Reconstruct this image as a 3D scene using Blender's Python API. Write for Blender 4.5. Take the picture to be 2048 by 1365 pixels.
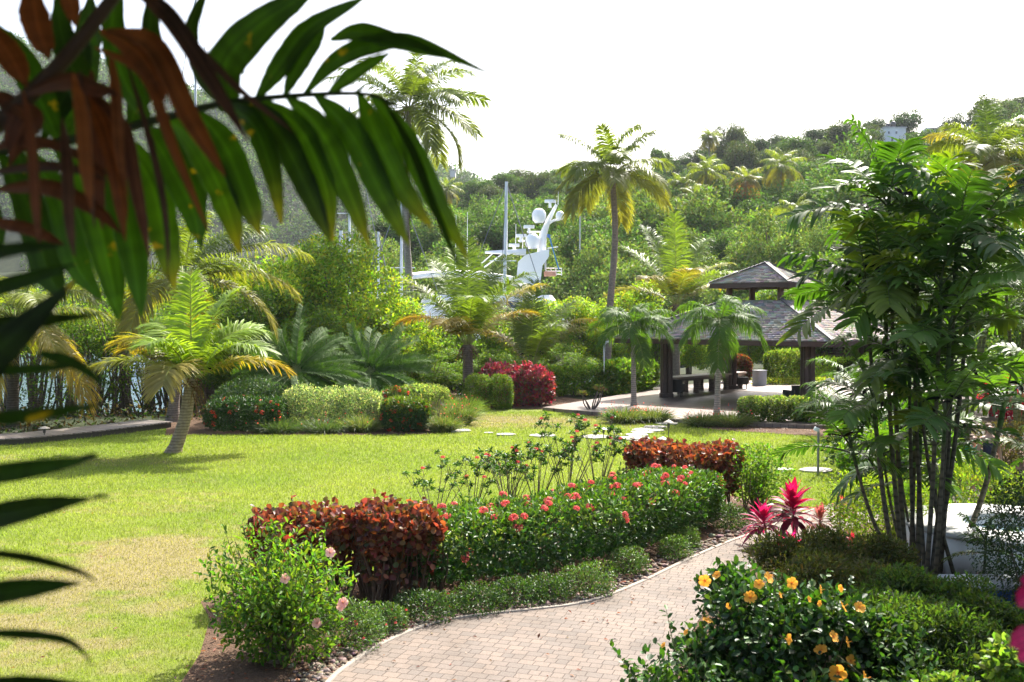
import bpy, bmesh, math, random
import numpy as np
from mathutils import Vector, Matrix
R = math.radians
PI = math.pi
scene = bpy.context.scene
COL = scene.collection
for o in list(bpy.data.objects):
    bpy.data.objects.remove(o)

# ------------------------------------------------------------------ camera, sky, sun, exposure
FP = 1991.0                    # focal length in pixels of the 2048-wide photograph (35 mm lens)
EYE = 4.0
PITCH = math.atan(50.5 / FP)
cd = bpy.data.cameras.new('camera')
cam = bpy.data.objects.new('camera', cd); COL.objects.link(cam)
cd.lens = 35.0; cd.sensor_width = 36.0
cd.clip_start = 0.05; cd.clip_end = 3000
cam.location = (0, 0, EYE); cam.rotation_euler = (R(90) - PITCH, 0, 0)
cd.dof.use_dof = True; cd.dof.focus_distance = 24.0; cd.dof.aperture_fstop = 3.8
scene.camera = cam

SUN_AZ, SUN_EL = R(27), R(47)
SUN = Vector((math.sin(SUN_AZ) * math.cos(SUN_EL), math.cos(SUN_AZ) * math.cos(SUN_EL), math.sin(SUN_EL)))
w = bpy.data.worlds.new('World'); scene.world = w; w.use_nodes = True
wn = w.node_tree; wn.nodes.clear()
sky = wn.nodes.new('ShaderNodeTexSky'); sky.sky_type = 'NISHITA'; sky.sun_disc = False
sky.sun_elevation = SUN_EL; sky.sun_rotation = SUN_AZ
sky.air_density = 1.0; sky.dust_density = 5.0; sky.ozone_density = 1.0; sky.altitude = 0
bgn = wn.nodes.new('ShaderNodeBackground'); bgn.inputs['Strength'].default_value = 0.135
wo = wn.nodes.new('ShaderNodeOutputWorld')
wn.links.new(sky.outputs[0], bgn.inputs[0]); wn.links.new(bgn.outputs[0], wo.inputs[0])
sd = bpy.data.lights.new('sun', 'SUN'); sd.energy = 4.8; sd.angle = R(0.5); sd.color = (1.0, 0.955, 0.87)
sun = bpy.data.objects.new('sun', sd); COL.objects.link(sun)
sun.rotation_euler = SUN.to_track_quat('Z', 'Y').to_euler(); sun.location = (20, 40, 60)
vs = scene.view_settings
vs.view_transform = 'Standard'; vs.look = 'None'; vs.gamma = 1.0; vs.exposure = 1.55
try: vs.use_curve_mapping = False
except Exception: pass
scene.cycles.max_bounces = 6; scene.cycles.transmission_bounces = 4
scene.cycles.diffuse_bounces = 3; scene.cycles.glossy_bounces = 2; scene.cycles.transparent_max_bounces = 4
scene.cycles.use_denoising = True

# ------------------------------------------------------------------ places: pixels of the photograph <-> metres
CP, SP = math.cos(PITCH), math.sin(PITCH)
def ray(px, py):
    v = 682.5 - py
    return px - 1024.0, FP * CP + v * SP, v * CP - FP * SP
def at(px, py, D):
    """the point seen at pixel (px, py) that lies D metres ahead"""
    x, f, z = ray(px, py)
    return np.array([x / f * D, D, EYE + z / f * D])
def G(px, py, z=0.0):
    """the point of the level z seen at pixel (px, py)"""
    x, f, zz = ray(px, py)
    D = (z - EYE) * f / zz
    return np.array([x / f * D, D, z])

# ------------------------------------------------------------------ mesh helpers
class MB:
    def __init__(s): s.V = []; s.C = []; s.F = []; s.n = 0
    def add(s, V, F, col, mat=0):
        V = np.asarray(V, float).reshape(-1, 3); F = np.asarray(F, np.int64)
        col = np.asarray(col, float)
        if col.ndim == 1: col = np.broadcast_to(col[:3], (len(V), 3))
        s.V.append(V); s.C.append(col[:, :3]); s.F.append((F + s.n, mat)); s.n += len(V)
    def mesh(s, name, mats, smooth=False):
        V = np.concatenate(s.V).astype(np.float32); C = np.concatenate(s.C)
        me = bpy.data.meshes.new(name)
        loops = np.concatenate([f.ravel() for f, m in s.F]).astype(np.int32)
        sizes = np.concatenate([np.full(len(f), f.shape[1]) for f, m in s.F])
        mi = np.concatenate([np.full(len(f), m) for f, m in s.F]).astype(np.int32)
        starts = (np.cumsum(sizes) - sizes).astype(np.int32)
        me.vertices.add(len(V)); me.vertices.foreach_set('co', V.ravel())
        me.loops.add(len(loops)); me.loops.foreach_set('vertex_index', loops)
        me.polygons.add(len(sizes)); me.polygons.foreach_set('loop_start', starts)
        try: me.polygons.foreach_set('loop_total', sizes.astype(np.int32))
        except Exception: pass
        me.polygons.foreach_set('material_index', mi)
        if smooth: me.polygons.foreach_set('use_smooth', np.ones(len(sizes), bool))
        me.update(calc_edges=True)
        ca = me.color_attributes.new('tint', 'FLOAT_COLOR', 'POINT')
        c4 = np.ones((len(V), 4), np.float32); c4[:, :3] = np.clip(C, 0, 1)
        ca.data.foreach_set('color', c4.ravel())
        for m in (mats if isinstance(mats, (list, tuple)) else [mats]): me.materials.append(m)
        return me
    def obj(s, name, mats, parent=None, smooth=False):
        return link(name, s.mesh(name, mats, smooth), parent)
def link(name, me, parent=None):
    o = bpy.data.objects.new(name, me); COL.objects.link(o)
    if parent is not None: o.parent = parent
    return o
def tag(o, label, cat, group=None, kind=None):
    if label: o['label'] = label
    if cat: o['category'] = cat
    if group: o['group'] = group
    if kind: o['kind'] = kind
    return o
def thing(name, label, cat, loc=(0, 0, 0), group=None):
    o = bpy.data.objects.new(name, None); COL.objects.link(o); o.location = tuple(loc); o.empty_display_size = .2
    return tag(o, label, cat, group)
def struct(o): o['kind'] = 'structure'; return o
def copy_tree(o, parent=None):
    c = o.copy(); COL.objects.link(c)
    if parent is not None: c.parent = parent
    for ch in list(o.children): copy_tree(ch, c)
    return c

def nrm(a): return a / np.maximum(np.linalg.norm(a, axis=-1, keepdims=True), 1e-9)
def bez(pts, n):
    """smooth polyline through pts (Catmull-Rom), n samples"""
    P = np.asarray(pts, float)
    if len(P) == 2: return P[0] + (P[1] - P[0]) * np.linspace(0, 1, n)[:, None]
    E = np.vstack([2 * P[0] - P[1], P, 2 * P[-1] - P[-2]])
    u = np.linspace(0, len(P) - 1 - 1e-6, n); i = u.astype(int); t = (u - i)[:, None]
    a, b, c, d = E[i], E[i + 1], E[i + 2], E[i + 3]
    return .5 * ((2 * b) + (c - a) * t + (2 * a - 5 * b + 4 * c - d) * t ** 2 + (3 * b - a - 3 * c + d) * t ** 3)
def tube(mb, pts, rad, sides=6, col=(.2, .15, .1), mat=0, n=None, cap=True):
    P = bez(pts, n) if n else np.asarray(pts, float)
    k = len(P); r = np.broadcast_to(np.interp(np.linspace(0, 1, k), np.linspace(0, 1, len(np.atleast_1d(rad))), np.atleast_1d(rad)), (k,))
    T = nrm(np.gradient(P, axis=0))
    ref = np.array([0, 0, 1.]) if abs(T[:, 2]).mean() < .8 else np.array([1., 0, 0])
    A = nrm(np.cross(T, ref)); B = np.cross(T, A)
    a = np.arange(sides) * 2 * PI / sides
    V = P[:, None] + r[:, None, None] * (np.cos(a)[None, :, None] * A[:, None] + np.sin(a)[None, :, None] * B[:, None])
    i = np.arange(k - 1)[:, None] * sides; j = np.arange(sides)[None]; j2 = (j + 1) % sides
    F = np.stack([i + j, i + j2, i + sides + j2, i + sides + j], -1).reshape(-1, 4)
    if np.ndim(col) == 2: col = np.repeat(np.asarray(col), sides, 0)
    mb.add(V, F, col, mat)
    if cap:
        base = V[-1]; mb.add(np.vstack([base, P[-1:]]), [(q, (q + 1) % sides, sides) for q in range(sides)], col if np.ndim(col) == 1 else col[-1], mat)
def box(mb, c, s, col=(.5, .5, .5), mat=0, M=None, bev=0.0, taper=1.0):
    """box centred at c, size s, optional chamfered vertical edges and taper towards the top, optional 3x3 rotation"""
    hx, hy, hz = np.array(s) / 2
    b = min(bev, hx * .45, hy * .45)
    prof = [(hx - b, -hy), (hx, -hy + b), (hx, hy - b), (hx - b, hy), (-hx + b, hy), (-hx, hy - b), (-hx, -hy + b), (-hx + b, -hy)] if b > 0 else [(hx, -hy), (hx, hy), (-hx, hy), (-hx, -hy)]
    k = len(prof)
    lv = [(-hz, 1), (hz, 1)] if b == 0 else [(-hz, 1), (hz - b, 1), (hz, 1)]
    V = []
    for li, (z, q) in enumerate(lv):
        f = 1 + (taper - 1) * (z + hz) / (2 * hz)
        if b > 0 and li == 2: f *= 1 - b / max(hx, hy) * .6
        V += [(x * f, y * f, z) for x, y in prof]
    V = np.array(V)
    if M is not None: V = V @ np.asarray(M).T
    V = V + np.array(c)
    for l in range(len(lv) - 1):
        mb.add(V[l * k:(l + 2) * k], [(q, (q + 1) % k, k + (q + 1) % k, k + q) for q in range(k)], col, mat)
    mb.add(V[-k:], [tuple(range(k))], col, mat); mb.add(V[:k], [tuple(range(k))[::-1]], col, mat)
def rotz(a): return np.array([[math.cos(a), -math.sin(a), 0], [math.sin(a), math.cos(a), 0], [0, 0, 1]])
def lathe(mb, prof, c=(0, 0, 0), sides=16, col=(.5, .5, .5), mat=0):
    prof = np.array(prof, float); k = len(prof); a = np.arange(sides) * 2 * PI / sides
    V = np.stack([prof[:, None, 0] * np.cos(a), prof[:, None, 0] * np.sin(a), np.repeat(prof[:, 1:2], sides, 1)], -1) + np.array(c)
    i = np.arange(k - 1)[:, None] * sides; j = np.arange(sides)[None]; j2 = (j + 1) % sides
    mb.add(V, np.stack([i + j, i + j2, i + sides + j2, i + sides + j], -1).reshape(-1, 4), col, mat)
def prism(mb, poly, z0, z1, col, mat=0):
    """upright prism over a convex or simple outline"""
    n = len(poly); V = np.array([(x, y, z0) for x, y in poly] + [(x, y, z1) for x, y in poly])
    mb.add(V, [(i, (i + 1) % n, n + (i + 1) % n, n + i) for i in range(n)], col, mat)
    mb.add(V[n:], [tuple(range(n))], col, mat); mb.add(V[:n], [tuple(range(n))[::-1]], col, mat)

# leaf templates: (along, across, out), faces
T_RH = (np.array([(0, 0, 0), (.45, .5, .10), (1, 0, -.06), (.45, -.5, .10)]), np.array([(0, 1, 2), (0, 2, 3)]))
T_HEX = (np.array([(0, 0, 0), (.3, .42, .09), (.68, .4, .07), (1, 0, -.10), (.68, -.4, .07), (.3, -.42, .09)]), np.array([(0, 1, 2, 3), (0, 3, 4, 5)]))
T_CUP = (np.array([(0, 0, 0), (.25, .5, .16), (.75, .52, .22), (1, 0, .1), (.75, -.52, .22), (.25, -.5, .16), (.5, 0, -.04)]),
         np.array([(0, 1, 6), (1, 2, 6), (2, 3, 6), (3, 4, 6), (4, 5, 6), (5, 0, 6)]))
T_QUAD = (np.array([(0, -.35, 0), (.5, -.5, .1), (1, 0, 0), (.5, .5, .1), (0, .35, 0)]), np.array([(0, 1, 2), (0, 2, 4), (4, 2, 3)]))
def leaves(mb, pos, d, up, L, W, col, T=T_RH, mat=0, tipcol=None):
    N = len(pos); d = nrm(d); s = nrm(np.cross(d, up)); n = np.cross(s, d)
    L = np.broadcast_to(np.asarray(L, float), (N,)); W = np.broadcast_to(np.asarray(W, float), (N,))
    t, F = T; k = len(t)
    V = pos[:, None] + (t[None, :, 0, None] * L[:, None, None]) * d[:, None] + (t[None, :, 1, None] * W[:, None, None]) * s[:, None] + (t[None, :, 2, None] * L[:, None, None]) * n[:, None]
    FF = (F[None] + (np.arange(N) * k)[:, None, None]).reshape(-1, F.shape[1])
    c = np.repeat(col, k, 0)
    if tipcol is not None:
        tt = np.tile(t[:, 0], N)[:, None]; c = c * (1 - tt) + np.repeat(tipcol, k, 0) * tt
    mb.add(V, FF, c, mat)
def pick(rng, pal, n, jit=.25):
    pal = np.asarray(pal); c = pal[rng.integers(0, len(pal), n)]
    return c * (1 - jit + 2 * jit * rng.random((n, 1))) * (1 + .12 * rng.standard_normal((n, 3))).clip(.6, 1.4)
def rdir(rng, n): return nrm(rng.standard_normal((n, 3)))
def blob(rng, c, rad, n, deep=.35, lump=.3, m=14, zmin=-9, power=2.0):
    d = rdir(rng, n)
    if power != 2.0:
        r = (np.abs(d) ** power).sum(1) ** (-1 / power)
    else: r = np.ones(n)
    b = rdir(rng, m); amp = rng.uniform(-.4, 1, m) * lump; kk = rng.uniform(5, 14, m)
    r = r * (1 + (amp[None] * np.exp(kk[None] * (d @ b.T - 1))).sum(1))
    k = 1 - deep * rng.random(n) ** 1.4
    p = np.array(c) + d * np.array(rad) * (r * k)[:, None]
    keep = p[:, 2] > zmin
    return p[keep], nrm(d / np.array(rad))[keep]
def hedge_pts(rng, line, wd, h, n, z0=.1, p=4.0, lump=.10, deep=.3, zb=0.0):
    line = np.asarray(line, float); fine = bez(line, 60) if len(line) > 2 else bez(line, 20)
    seg = np.linalg.norm(np.diff(fine, axis=0), axis=1); L = np.r_[0, np.cumsum(seg)]
    s = rng.random(n) * L[-1]
    m = int(n * wd * .45 / (L[-1] + wd)); cap = np.zeros(n, bool); cap[:m] = True
    s[:m] = np.where(rng.random(m) < .5, rng.random(m) * wd * .12, L[-1] - rng.random(m) * wd * .12)
    cx = np.stack([np.interp(s, L, fine[:, i]) for i in (0, 1)], 1)
    T = nrm(np.gradient(fine[:, :2], axis=0)); t = nrm(np.stack([np.interp(s, L, T[:, i]) for i in (0, 1)], 1))
    side = np.stack([t[:, 1], -t[:, 0]], 1)
    a = rng.random(n) * 2 * PI; c, sn = np.cos(a), np.sin(a)
    r = (np.abs(c) ** p + np.abs(sn) ** p) ** (-1 / p)
    k = 1 - deep * rng.random(n) ** 1.6
    k[:m] = rng.random(m) ** .5
    e = np.clip(np.minimum(s, L[-1] - s) / (wd * .5), 0, 1)
    k *= (1 - (1 - e) ** p * .35)
    ph = rng.random(6) * 6
    k *= 1 + lump * (np.sin(s * 3.1 + ph[0] + a * 2) * .4 + np.sin(s * 7.3 + ph[1] - a * 3) * .35 + np.sin(s * 1.3 + ph[2]) * .35 + .5 * rng.standard_normal(n) * .5)
    hh = (h - z0) / 2
    P = np.stack([cx[:, 0] + side[:, 0] * c * r * k * wd / 2, cx[:, 1] + side[:, 1] * c * r * k * wd / 2, zb + z0 + hh + sn * r * k * hh], 1)
    N = np.stack([side[:, 0] * c, side[:, 1] * c, sn], 1) ** 3
    N = nrm(N + 1e-6)
    sgn = np.where(s < L[-1] / 2, -1., 1.)
    N[:m, 0] = t[:m, 0] * sgn[:m]; N[:m, 1] = t[:m, 1] * sgn[:m]; N[:m, 2] = .1
    return P, N
def leafdirs(rng, N, up=.3, rnd=.8, out=.6):
    n = len(N); d = nrm(N * out + rdir(rng, n) * rnd + np.array([0, 0, up])); u = nrm(N + rdir(rng, n) * .6 + np.array([0, 0, .5]))
    return d, u

# ------------------------------------------------------------------ materials
def newmat(name):
    m = bpy.data.materials.new(name); m.use_nodes = True; nt = m.node_tree; nt.nodes.clear()
    return m, nt, lambda t, **k: _nd(nt, t, k)
def _nd(nt, t, k):
    n = nt.nodes.new('ShaderNode' + t)
    for a, b in k.items():
        if a in n.inputs: n.inputs[a].default_value = b
        else: setattr(n, a, b)
    return n
def mixrgb(nt, a, b, f, mode='MIX'):
    n = nt.nodes.new('ShaderNodeMix'); n.data_type = 'RGBA'; n.blend_type = mode
    for sock, v in ((n.inputs[6], a), (n.inputs[7], b), (n.inputs[0], f)):
        if hasattr(v, 'links') or hasattr(v, 'is_linked'): nt.links.new(v, sock)
        elif isinstance(v, (tuple, list)): sock.default_value = (*v[:3], 1)
        else: sock.default_value = v
    return n.outputs[2]
def ramp(nt, src, stops):
    n = nt.nodes.new('ShaderNodeValToRGB'); nt.links.new(src, n.inputs[0]); e = n.color_ramp.elements
    while len(e) < len(stops): e.new(.5)
    for q, (p, c) in zip(e, stops): q.position = p; q.color = (*c[:3], 1) if isinstance(c, (tuple, list)) else (c, c, c, 1)
    return n.outputs[0]
def tex(nt, kind, scale, coord='Object', **k):
    tc = nt.nodes.new('ShaderNodeTexCoord'); n = nt.nodes.new('ShaderNodeTex' + kind)
    nt.links.new(tc.outputs[coord], n.inputs['Vector'])
    if 'Scale' in n.inputs: n.inputs['Scale'].default_value = scale
    for a, b in k.items():
        if a in n.inputs: n.inputs[a].default_value = b
        else: setattr(n, a, b)
    return n
def finish(nt, bsdf_out):
    o = nt.nodes.new('ShaderNodeOutputMaterial'); nt.links.new(bsdf_out, o.inputs[0])
def bump(nt, h, bs, strength=.4, dist=.02):
    b = nt.nodes.new('ShaderNodeBump'); b.inputs['Strength'].default_value = strength; b.inputs['Distance'].default_value = dist
    nt.links.new(h, b.inputs['Height']); nt.links.new(b.outputs[0], bs.inputs['Normal'])
def leafmat(name, rough=.45, trans=.4, spec=.5, tcol=(1.25, 1.35, .45), spots=None):
    m, nt, N = newmat(name)
    a = N('Attribute', attribute_name='tint'); col = a.outputs['Color']
    nz = tex(nt, 'Noise', 2.2, Detail=2.0)
    col = mixrgb(nt, col, mixrgb(nt, (.72, .72, .72), (1.28, 1.28, 1.28), nz.outputs[0]), 1.0, 'MULTIPLY')
    if spots:
        nz2 = tex(nt, 'Noise', spots[0], Detail=3.0)
        col = mixrgb(nt, col, spots[1], ramp(nt, nz2.outputs[0], [(spots[2], 0.), (spots[2] + .05, 1.)]))
    p = N('BsdfPrincipled', Roughness=rough); p.inputs['Specular IOR Level'].default_value = spec
    nt.links.new(col, p.inputs['Base Color'])
    t = N('BsdfTranslucent'); nt.links.new(mixrgb(nt, col, tcol, 1.0, 'MULTIPLY'), t.inputs[0])
    x = N('MixShader'); x.inputs[0].default_value = trans
    nt.links.new(p.outputs[0], x.inputs[1]); nt.links.new(t.outputs[0], x.inputs[2]); finish(nt, x.outputs[0])
    return m
def solid(name, rough=.6, spec=.4, nscale=6.0, namp=.25, bstr=0.0, metallic=0.0, bscale=None):
    """tint attribute times a noise, optional bump"""
    m, nt, N = newmat(name)
    a = N('Attribute', attribute_name='tint')
    nz = tex(nt, 'Noise', nscale, Detail=5.0, Roughness=.65)
    col = mixrgb(nt, a.outputs['Color'], mixrgb(nt, (1 - namp,) * 3, (1 + namp,) * 3, nz.outputs[0]), 1.0, 'MULTIPLY')
    p = N('BsdfPrincipled', Roughness=rough, Metallic=metallic); p.inputs['Specular IOR Level'].default_value = spec
    nt.links.new(col, p.inputs['Base Color'])
    if bstr: bump(nt, tex(nt, 'Noise', bscale or nscale * 6, Detail=4.0).outputs[0], p, bstr, .02)
    finish(nt, p.outputs[0]); return m
def barkmat(name, rings=14.0, bstr=.6):
    m, nt, N = newmat(name)
    a = N('Attribute', attribute_name='tint')
    wv = tex(nt, 'Wave', rings, wave_type='BANDS', bands_direction='Z', Distortion=2.5, Detail=2.0); wv.inputs['Detail Scale'].default_value = 2.0
    nz = tex(nt, 'Noise', 9.0, Detail=5.0)
    f = mixrgb(nt, ramp(nt, wv.outputs['Color'], [(0, .62), (.3, 1.0), (1, 1.1)]), ramp(nt, nz.outputs[0], [(.25, .7), (.75, 1.25)]), 1.0, 'MULTIPLY')
    p = N('BsdfPrincipled', Roughness=.85); p.inputs['Specular IOR Level'].default_value = .2
    nt.links.new(mixrgb(nt, a.outputs['Color'], f, 1.0, 'MULTIPLY'), p.inputs['Base Color'])
    bump(nt, f, p, bstr, .03); finish(nt, p.outputs[0]); return m

M_PALM = leafmat('palm_leaf', .46, .48, .27, (1.5, 1.45, .35))
M_PALMD = leafmat('dark_palm_leaf', .48, .36, .22, (1.8, 2.1, .3))
M_CYCAD = leafmat('cycad_leaf', .6, .38, .12, (1.7, 1.9, .3))
M_TAIL = leafmat('tail_palm_leaf', .55, .42, .14, (1.6, 1.7, .35))
M_FORE = leafmat('shade_palm_leaf', .38, .46, .45, (1.7, 2.05, .25), spots=(22.0, (.34, .20, .02), .665))
M_DRY = leafmat('dry_palm_leaf', .5, .32, .35, (1.7, .95, .45))
M_BROAD = leafmat('broad_leaf', .5, .54, .22, (1.45, 1.5, .4))
M_HEDGE = leafmat('hedge_leaf', .45, .29, .28, (1.4, 1.55, .35))
M_COPPER = leafmat('copper_leaf', .45, .38, .35, (1.6, .95, .5))
M_PINKLEAF = leafmat('cordyline_leaf', .45, .5, .25, (1.8, .55, .9))
M_PETAL = leafmat('petal', .55, .4, .3, (1.15, 1.0, .9))
M_FOREST = leafmat('forest_leaf', .6, .36, .15, (1.25, 1.35, .5))
M_GRASS = leafmat('grass_blade', .5, .45, .35, (1.2, 1.3, .45))
M_BARK = barkmat('ringed_bark', 3.6); M_WOODBARK = barkmat('rough_bark', 3.0, .8); M_CANE = barkmat('ringed_cane', 2.4, .4)
M_STEM = solid('stem', .6, .3, 12)
M_STONE = solid('stone', .75, .3, 9, .3, .5)
M_CONC = solid('concrete', .8, .25, 5, .18, .25)
M_WHITE = solid('white_paint', .35, .5, 3, .06)
M_DARKWOOD = solid('dark_wood', .45, .4, 8, .35, .25)
M_WALLP = solid('painted_wall', .7, .3, 2, .12, .1)
M_METAL = solid('painted_metal', .4, .5, 4, .12)
M_DARK = solid('woven_black', .6, .35, 60, .4, .6)
M_CLOTH = solid('cloth', .85, .15, 14, .15, .1)
M_SKIN = solid('skin', .55, .35, 12, .08)
M_GLASSD = solid('window_glass', .08, .7, 2, .1)
# ------------------------------------------------------------------ the setting: terrain, water, lawn, beds, path
rng = np.random.default_rng(7)
def sstep(a, b, x): t = np.clip((x - a) / (b - a), 0, 1); return t * t * (3 - 2 * t)
SH_X = [-400, -60, -40, -20, -12, -3, 5, 12, 20, 27, 34, 60, 400]
SH_Y = [40, 40, 40, 41.5, 43, 50, 62, 76, 92, 130, 400, 900, 900]
def fbm(x, y): return (np.sin(x * .11 + 1.3) * np.cos(y * .09 + .4) + .5 * np.sin(x * .23 + y * .19) + .3 * np.sin(x * .05 - y * .43 + 2)) / 1.8
def terrain(x, y):
    x = np.asarray(x, float); y = np.asarray(y, float)
    u = x / np.maximum(y, 20)
    shore = np.interp(x, SH_X, SH_Y)
    land = np.where(x > 22, 0, -2.6 * sstep(-1.0, 5.0, y - shore))
    # far bank and the wooded hill
    far0 = np.interp(u, [-.6, -.2, 0, .2, .32, .55], [150, 120, 105, 98, 80, 70])
    zr = np.interp(u, [-.6, -.3, -.06, .02, .08, .14, .2, .3, .36, .42, .52, .7], [12, 18, 30, 33, 33, 33, 34.5, 36, 38, 39.5, 43, 46])
    far1 = np.interp(u, [-.6, -.1, .1, .3, .55], [260, 250, 235, 215, 205])
    h1 = zr * np.clip((y - far0) / (far1 - far0), 0, 1) ** .85 * (y > far0)
    h1 = h1 + sstep(far0, far0 + 14, y) * (2.8 + 1.3 * fbm(x, y)) + 2.2 * fbm(x * .5, y * .5) * sstep(far0 + 10, far0 + 60, y)
    h1 = h1 - np.clip(y - far1 - 15, 0, 300) * .12
    # the tall hill beyond the bay
    zf = np.interp(u, [-.8, -.5, -.4, -.3, -.2, -.12, -.06, -.02, .04, .2], [165, 172, 158, 138, 124, 112, 92, 82, 66, 30])
    h2 = zf * sstep(330, 640, y) * (1 + .05 * fbm(x * .2, y * .2))
    return np.maximum(np.maximum(land, np.where(y > far0, h1 - 2.0, -9)), np.where(y > 330, h2 - 3, -9))
def grid(xs, ys, fn, col):
    X, Y = np.meshgrid(xs, ys); Z = fn(X, Y); V = np.stack([X, Y, Z], -1).reshape(-1, 3)
    nx, ny = len(xs), len(ys); i = np.arange(ny - 1)[:, None] * nx; j = np.arange(nx - 1)[None]
    F = np.stack([i + j, i + j + 1, i + nx + j + 1, i + nx + j], -1).reshape(-1, 4)
    mb = MB(); mb.add(V, F, col); return mb, X, Y
def soilmat(name, c0, c1, sc=3.0, bs=.8):
    m, nt, N = newmat(name)
    a = tex(nt, 'Noise', sc, Detail=8.0, Roughness=.7); b = tex(nt, 'Noise', sc * 14, Detail=5.0)
    p = N('BsdfPrincipled', Roughness=.95); p.inputs['Specular IOR Level'].default_value = .15
    nt.links.new(mixrgb(nt, ramp(nt, a.outputs[0], [(.3, c0), (.7, c1)]), ramp(nt, b.outputs[0], [(.3, .65), (.7, 1.3)]), 1.0, 'MULTIPLY'), p.inputs['Base Color'])
    bump(nt, b.outputs[0], p, bs, .05); finish(nt, p.outputs[0]); return m
M_SOIL = soilmat('garden_soil', (.07, .042, .027), (.13, .08, .05))
M_UNDER = soilmat('undergrowth_soil', (.014, .022, .009), (.035, .045, .016), .35)
xs = np.unique(np.concatenate([np.linspace(-620, -90, 40), np.linspace(-90, 120, 130), np.linspace(120, 560, 34)]))
ys = np.unique(np.concatenate([np.linspace(-40, 30, 16), np.linspace(30, 120, 70), np.linspace(120, 300, 70), np.linspace(300, 900, 60)]))
mb, _, _ = grid(xs, ys, terrain, (.05, .07, .02)); struct(mb.obj('terrain', M_UNDER, smooth=True))
# water
m, nt, N = newmat('bay_water')
p = N('BsdfPrincipled', Roughness=.12); p.inputs['Base Color'].default_value = (.10, .16, .19, 1)
nz = tex(nt, 'Noise', .9, Detail=4.0); bump(nt, nz.outputs[0], p, .6, .25); finish(nt, p.outputs[0]); M_WATER = m
mb = MB(); mb.add([(-620, 36, -1.2), (560, 36, -1.2), (560, 900, -1.2), (-620, 900, -1.2)], [(0, 1, 2, 3)], (.1, .15, .2)); struct(mb.obj('water', M_WATER))

def inpoly(P, poly):
    x, y = P[..., 0], P[..., 1]; r = np.zeros(x.shape, bool); n = len(poly)
    for i in range(n):
        x0, y0 = poly[i][:2]; x1, y1 = poly[(i + 1) % n][:2]
        c = (y0 > y) != (y1 > y)
        with np.errstate(divide='ignore', invalid='ignore'): r ^= c & (x < (x1 - x0) * (y - y0) / (y1 - y0) + x0)
    return r
# kerb line (near edge of the bed) and the far edge of the paving
KERB = np.array([G(*q)[:2] for q in [(560, 1520), (612, 1430), (665, 1365), (700, 1335), (750, 1302), (800, 1277), (850, 1257), (900, 1244), (980, 1232), (1080, 1222), (1150, 1213), (1210, 1198), (1285, 1168), (1380, 1122), (1455, 1089), (1530, 1062), (1600, 1032), (1690, 1006), (1800, 990), (1960, 980)]])
KERBF = bez(np.c_[KERB, np.zeros(len(KERB))], 160)[:, :2]
PEDGE = np.array([G(*q)[:2] for q in [(2060, 1030), (1860, 1030), (1720, 1050), (1640, 1078), (1560, 1105), (1480, 1150), (1425, 1200), (1380, 1270), (1350, 1365), (1340, 1520)]])
PATH = np.vstack([KERBF, PEDGE])
BACK = np.array([G(1600, 1030)[:2], (5.3, 21.3), (4.5, 22.6), (2.9, 22.7), (2.35, 21.0), (2.3, 19.7), (1.5, 18.4), (.5, 17.2), (-.7, 16.2), (-2.0, 15.3), (-3.8, 14.8), (-4.35, 13.8)] + [G(*q)[:2] for q in [(420, 1240), (400, 1310), (340, 1400), (250, 1520)]])
BED = np.vstack([KERBF[:int(160 * 16 / 19)], BACK])
LBED = np.array([G(*q)[:2] for q in [(330, 872), (420, 871), (600, 871), (760, 871), (860, 870), (905, 862), (930, 845), (925, 800), (900, 775), (780, 765), (560, 770), (400, 800), (340, 830)]])
RBED = np.array([G(*q)[:2] for q in [(1095, 812), (1150, 828), (1210, 838), (1260, 848), (1335, 848), (1342, 830), (1300, 815), (1200, 800)]])
RBED2 = np.array([G(*q)[:2] for q in [(1372, 853), (1440, 862), (1540, 868), (1660, 876), (1760, 880), (1780, 850), (1600, 835), (1420, 830)]])
DBED = np.array([G(*q)[:2] for q in [(915, 815), (1100, 820), (1220, 828), (1230, 812), (1100, 790), (930, 790)]])
RGARD = np.array([G(*q)[:2] for q in [(1340, 1520), (1350, 1365), (1380, 1270), (1425, 1200), (1480, 1150), (1560, 1105), (1640, 1078), (1720, 1050), (1860, 1030), (2060, 1030), (2300, 1030), (2700, 1520)]])
RFAR = np.array([G(*q)[:2] for q in [(1745, 985), (1720, 930), (1800, 880), (2000, 860), (2200, 870), (2300, 975)]])
def sheet(name, poly, z, mat, col=(.1, .07, .04)):
    bm = bmesh.new(); vs_ = [bm.verts.new((q[0], q[1], z)) for q in poly]; bm.faces.new(vs_); bmesh.ops.triangulate(bm, faces=bm.faces[:])
    bmesh.ops.recalc_face_normals(bm, faces=bm.faces[:])
    if sum(f.normal.z for f in bm.faces) < 0: bmesh.ops.reverse_faces(bm, faces=bm.faces[:])
    me = bpy.data.meshes.new(name); bm.to_mesh(me); bm.free(); me.materials.append(mat)
    return struct(link(name, me))
for zi, (nm_, po) in enumerate((('garden_soil', BED), ('bed_soil', LBED), ('bed_soil', RBED), ('bed_soil', RBED2), ('bed_soil', DBED), ('garden_soil', RGARD), ('garden_soil', RFAR))):
    sheet(nm_, po, .0105 + .0035 * zi if zi < 5 else .0105, M_SOIL)
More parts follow.
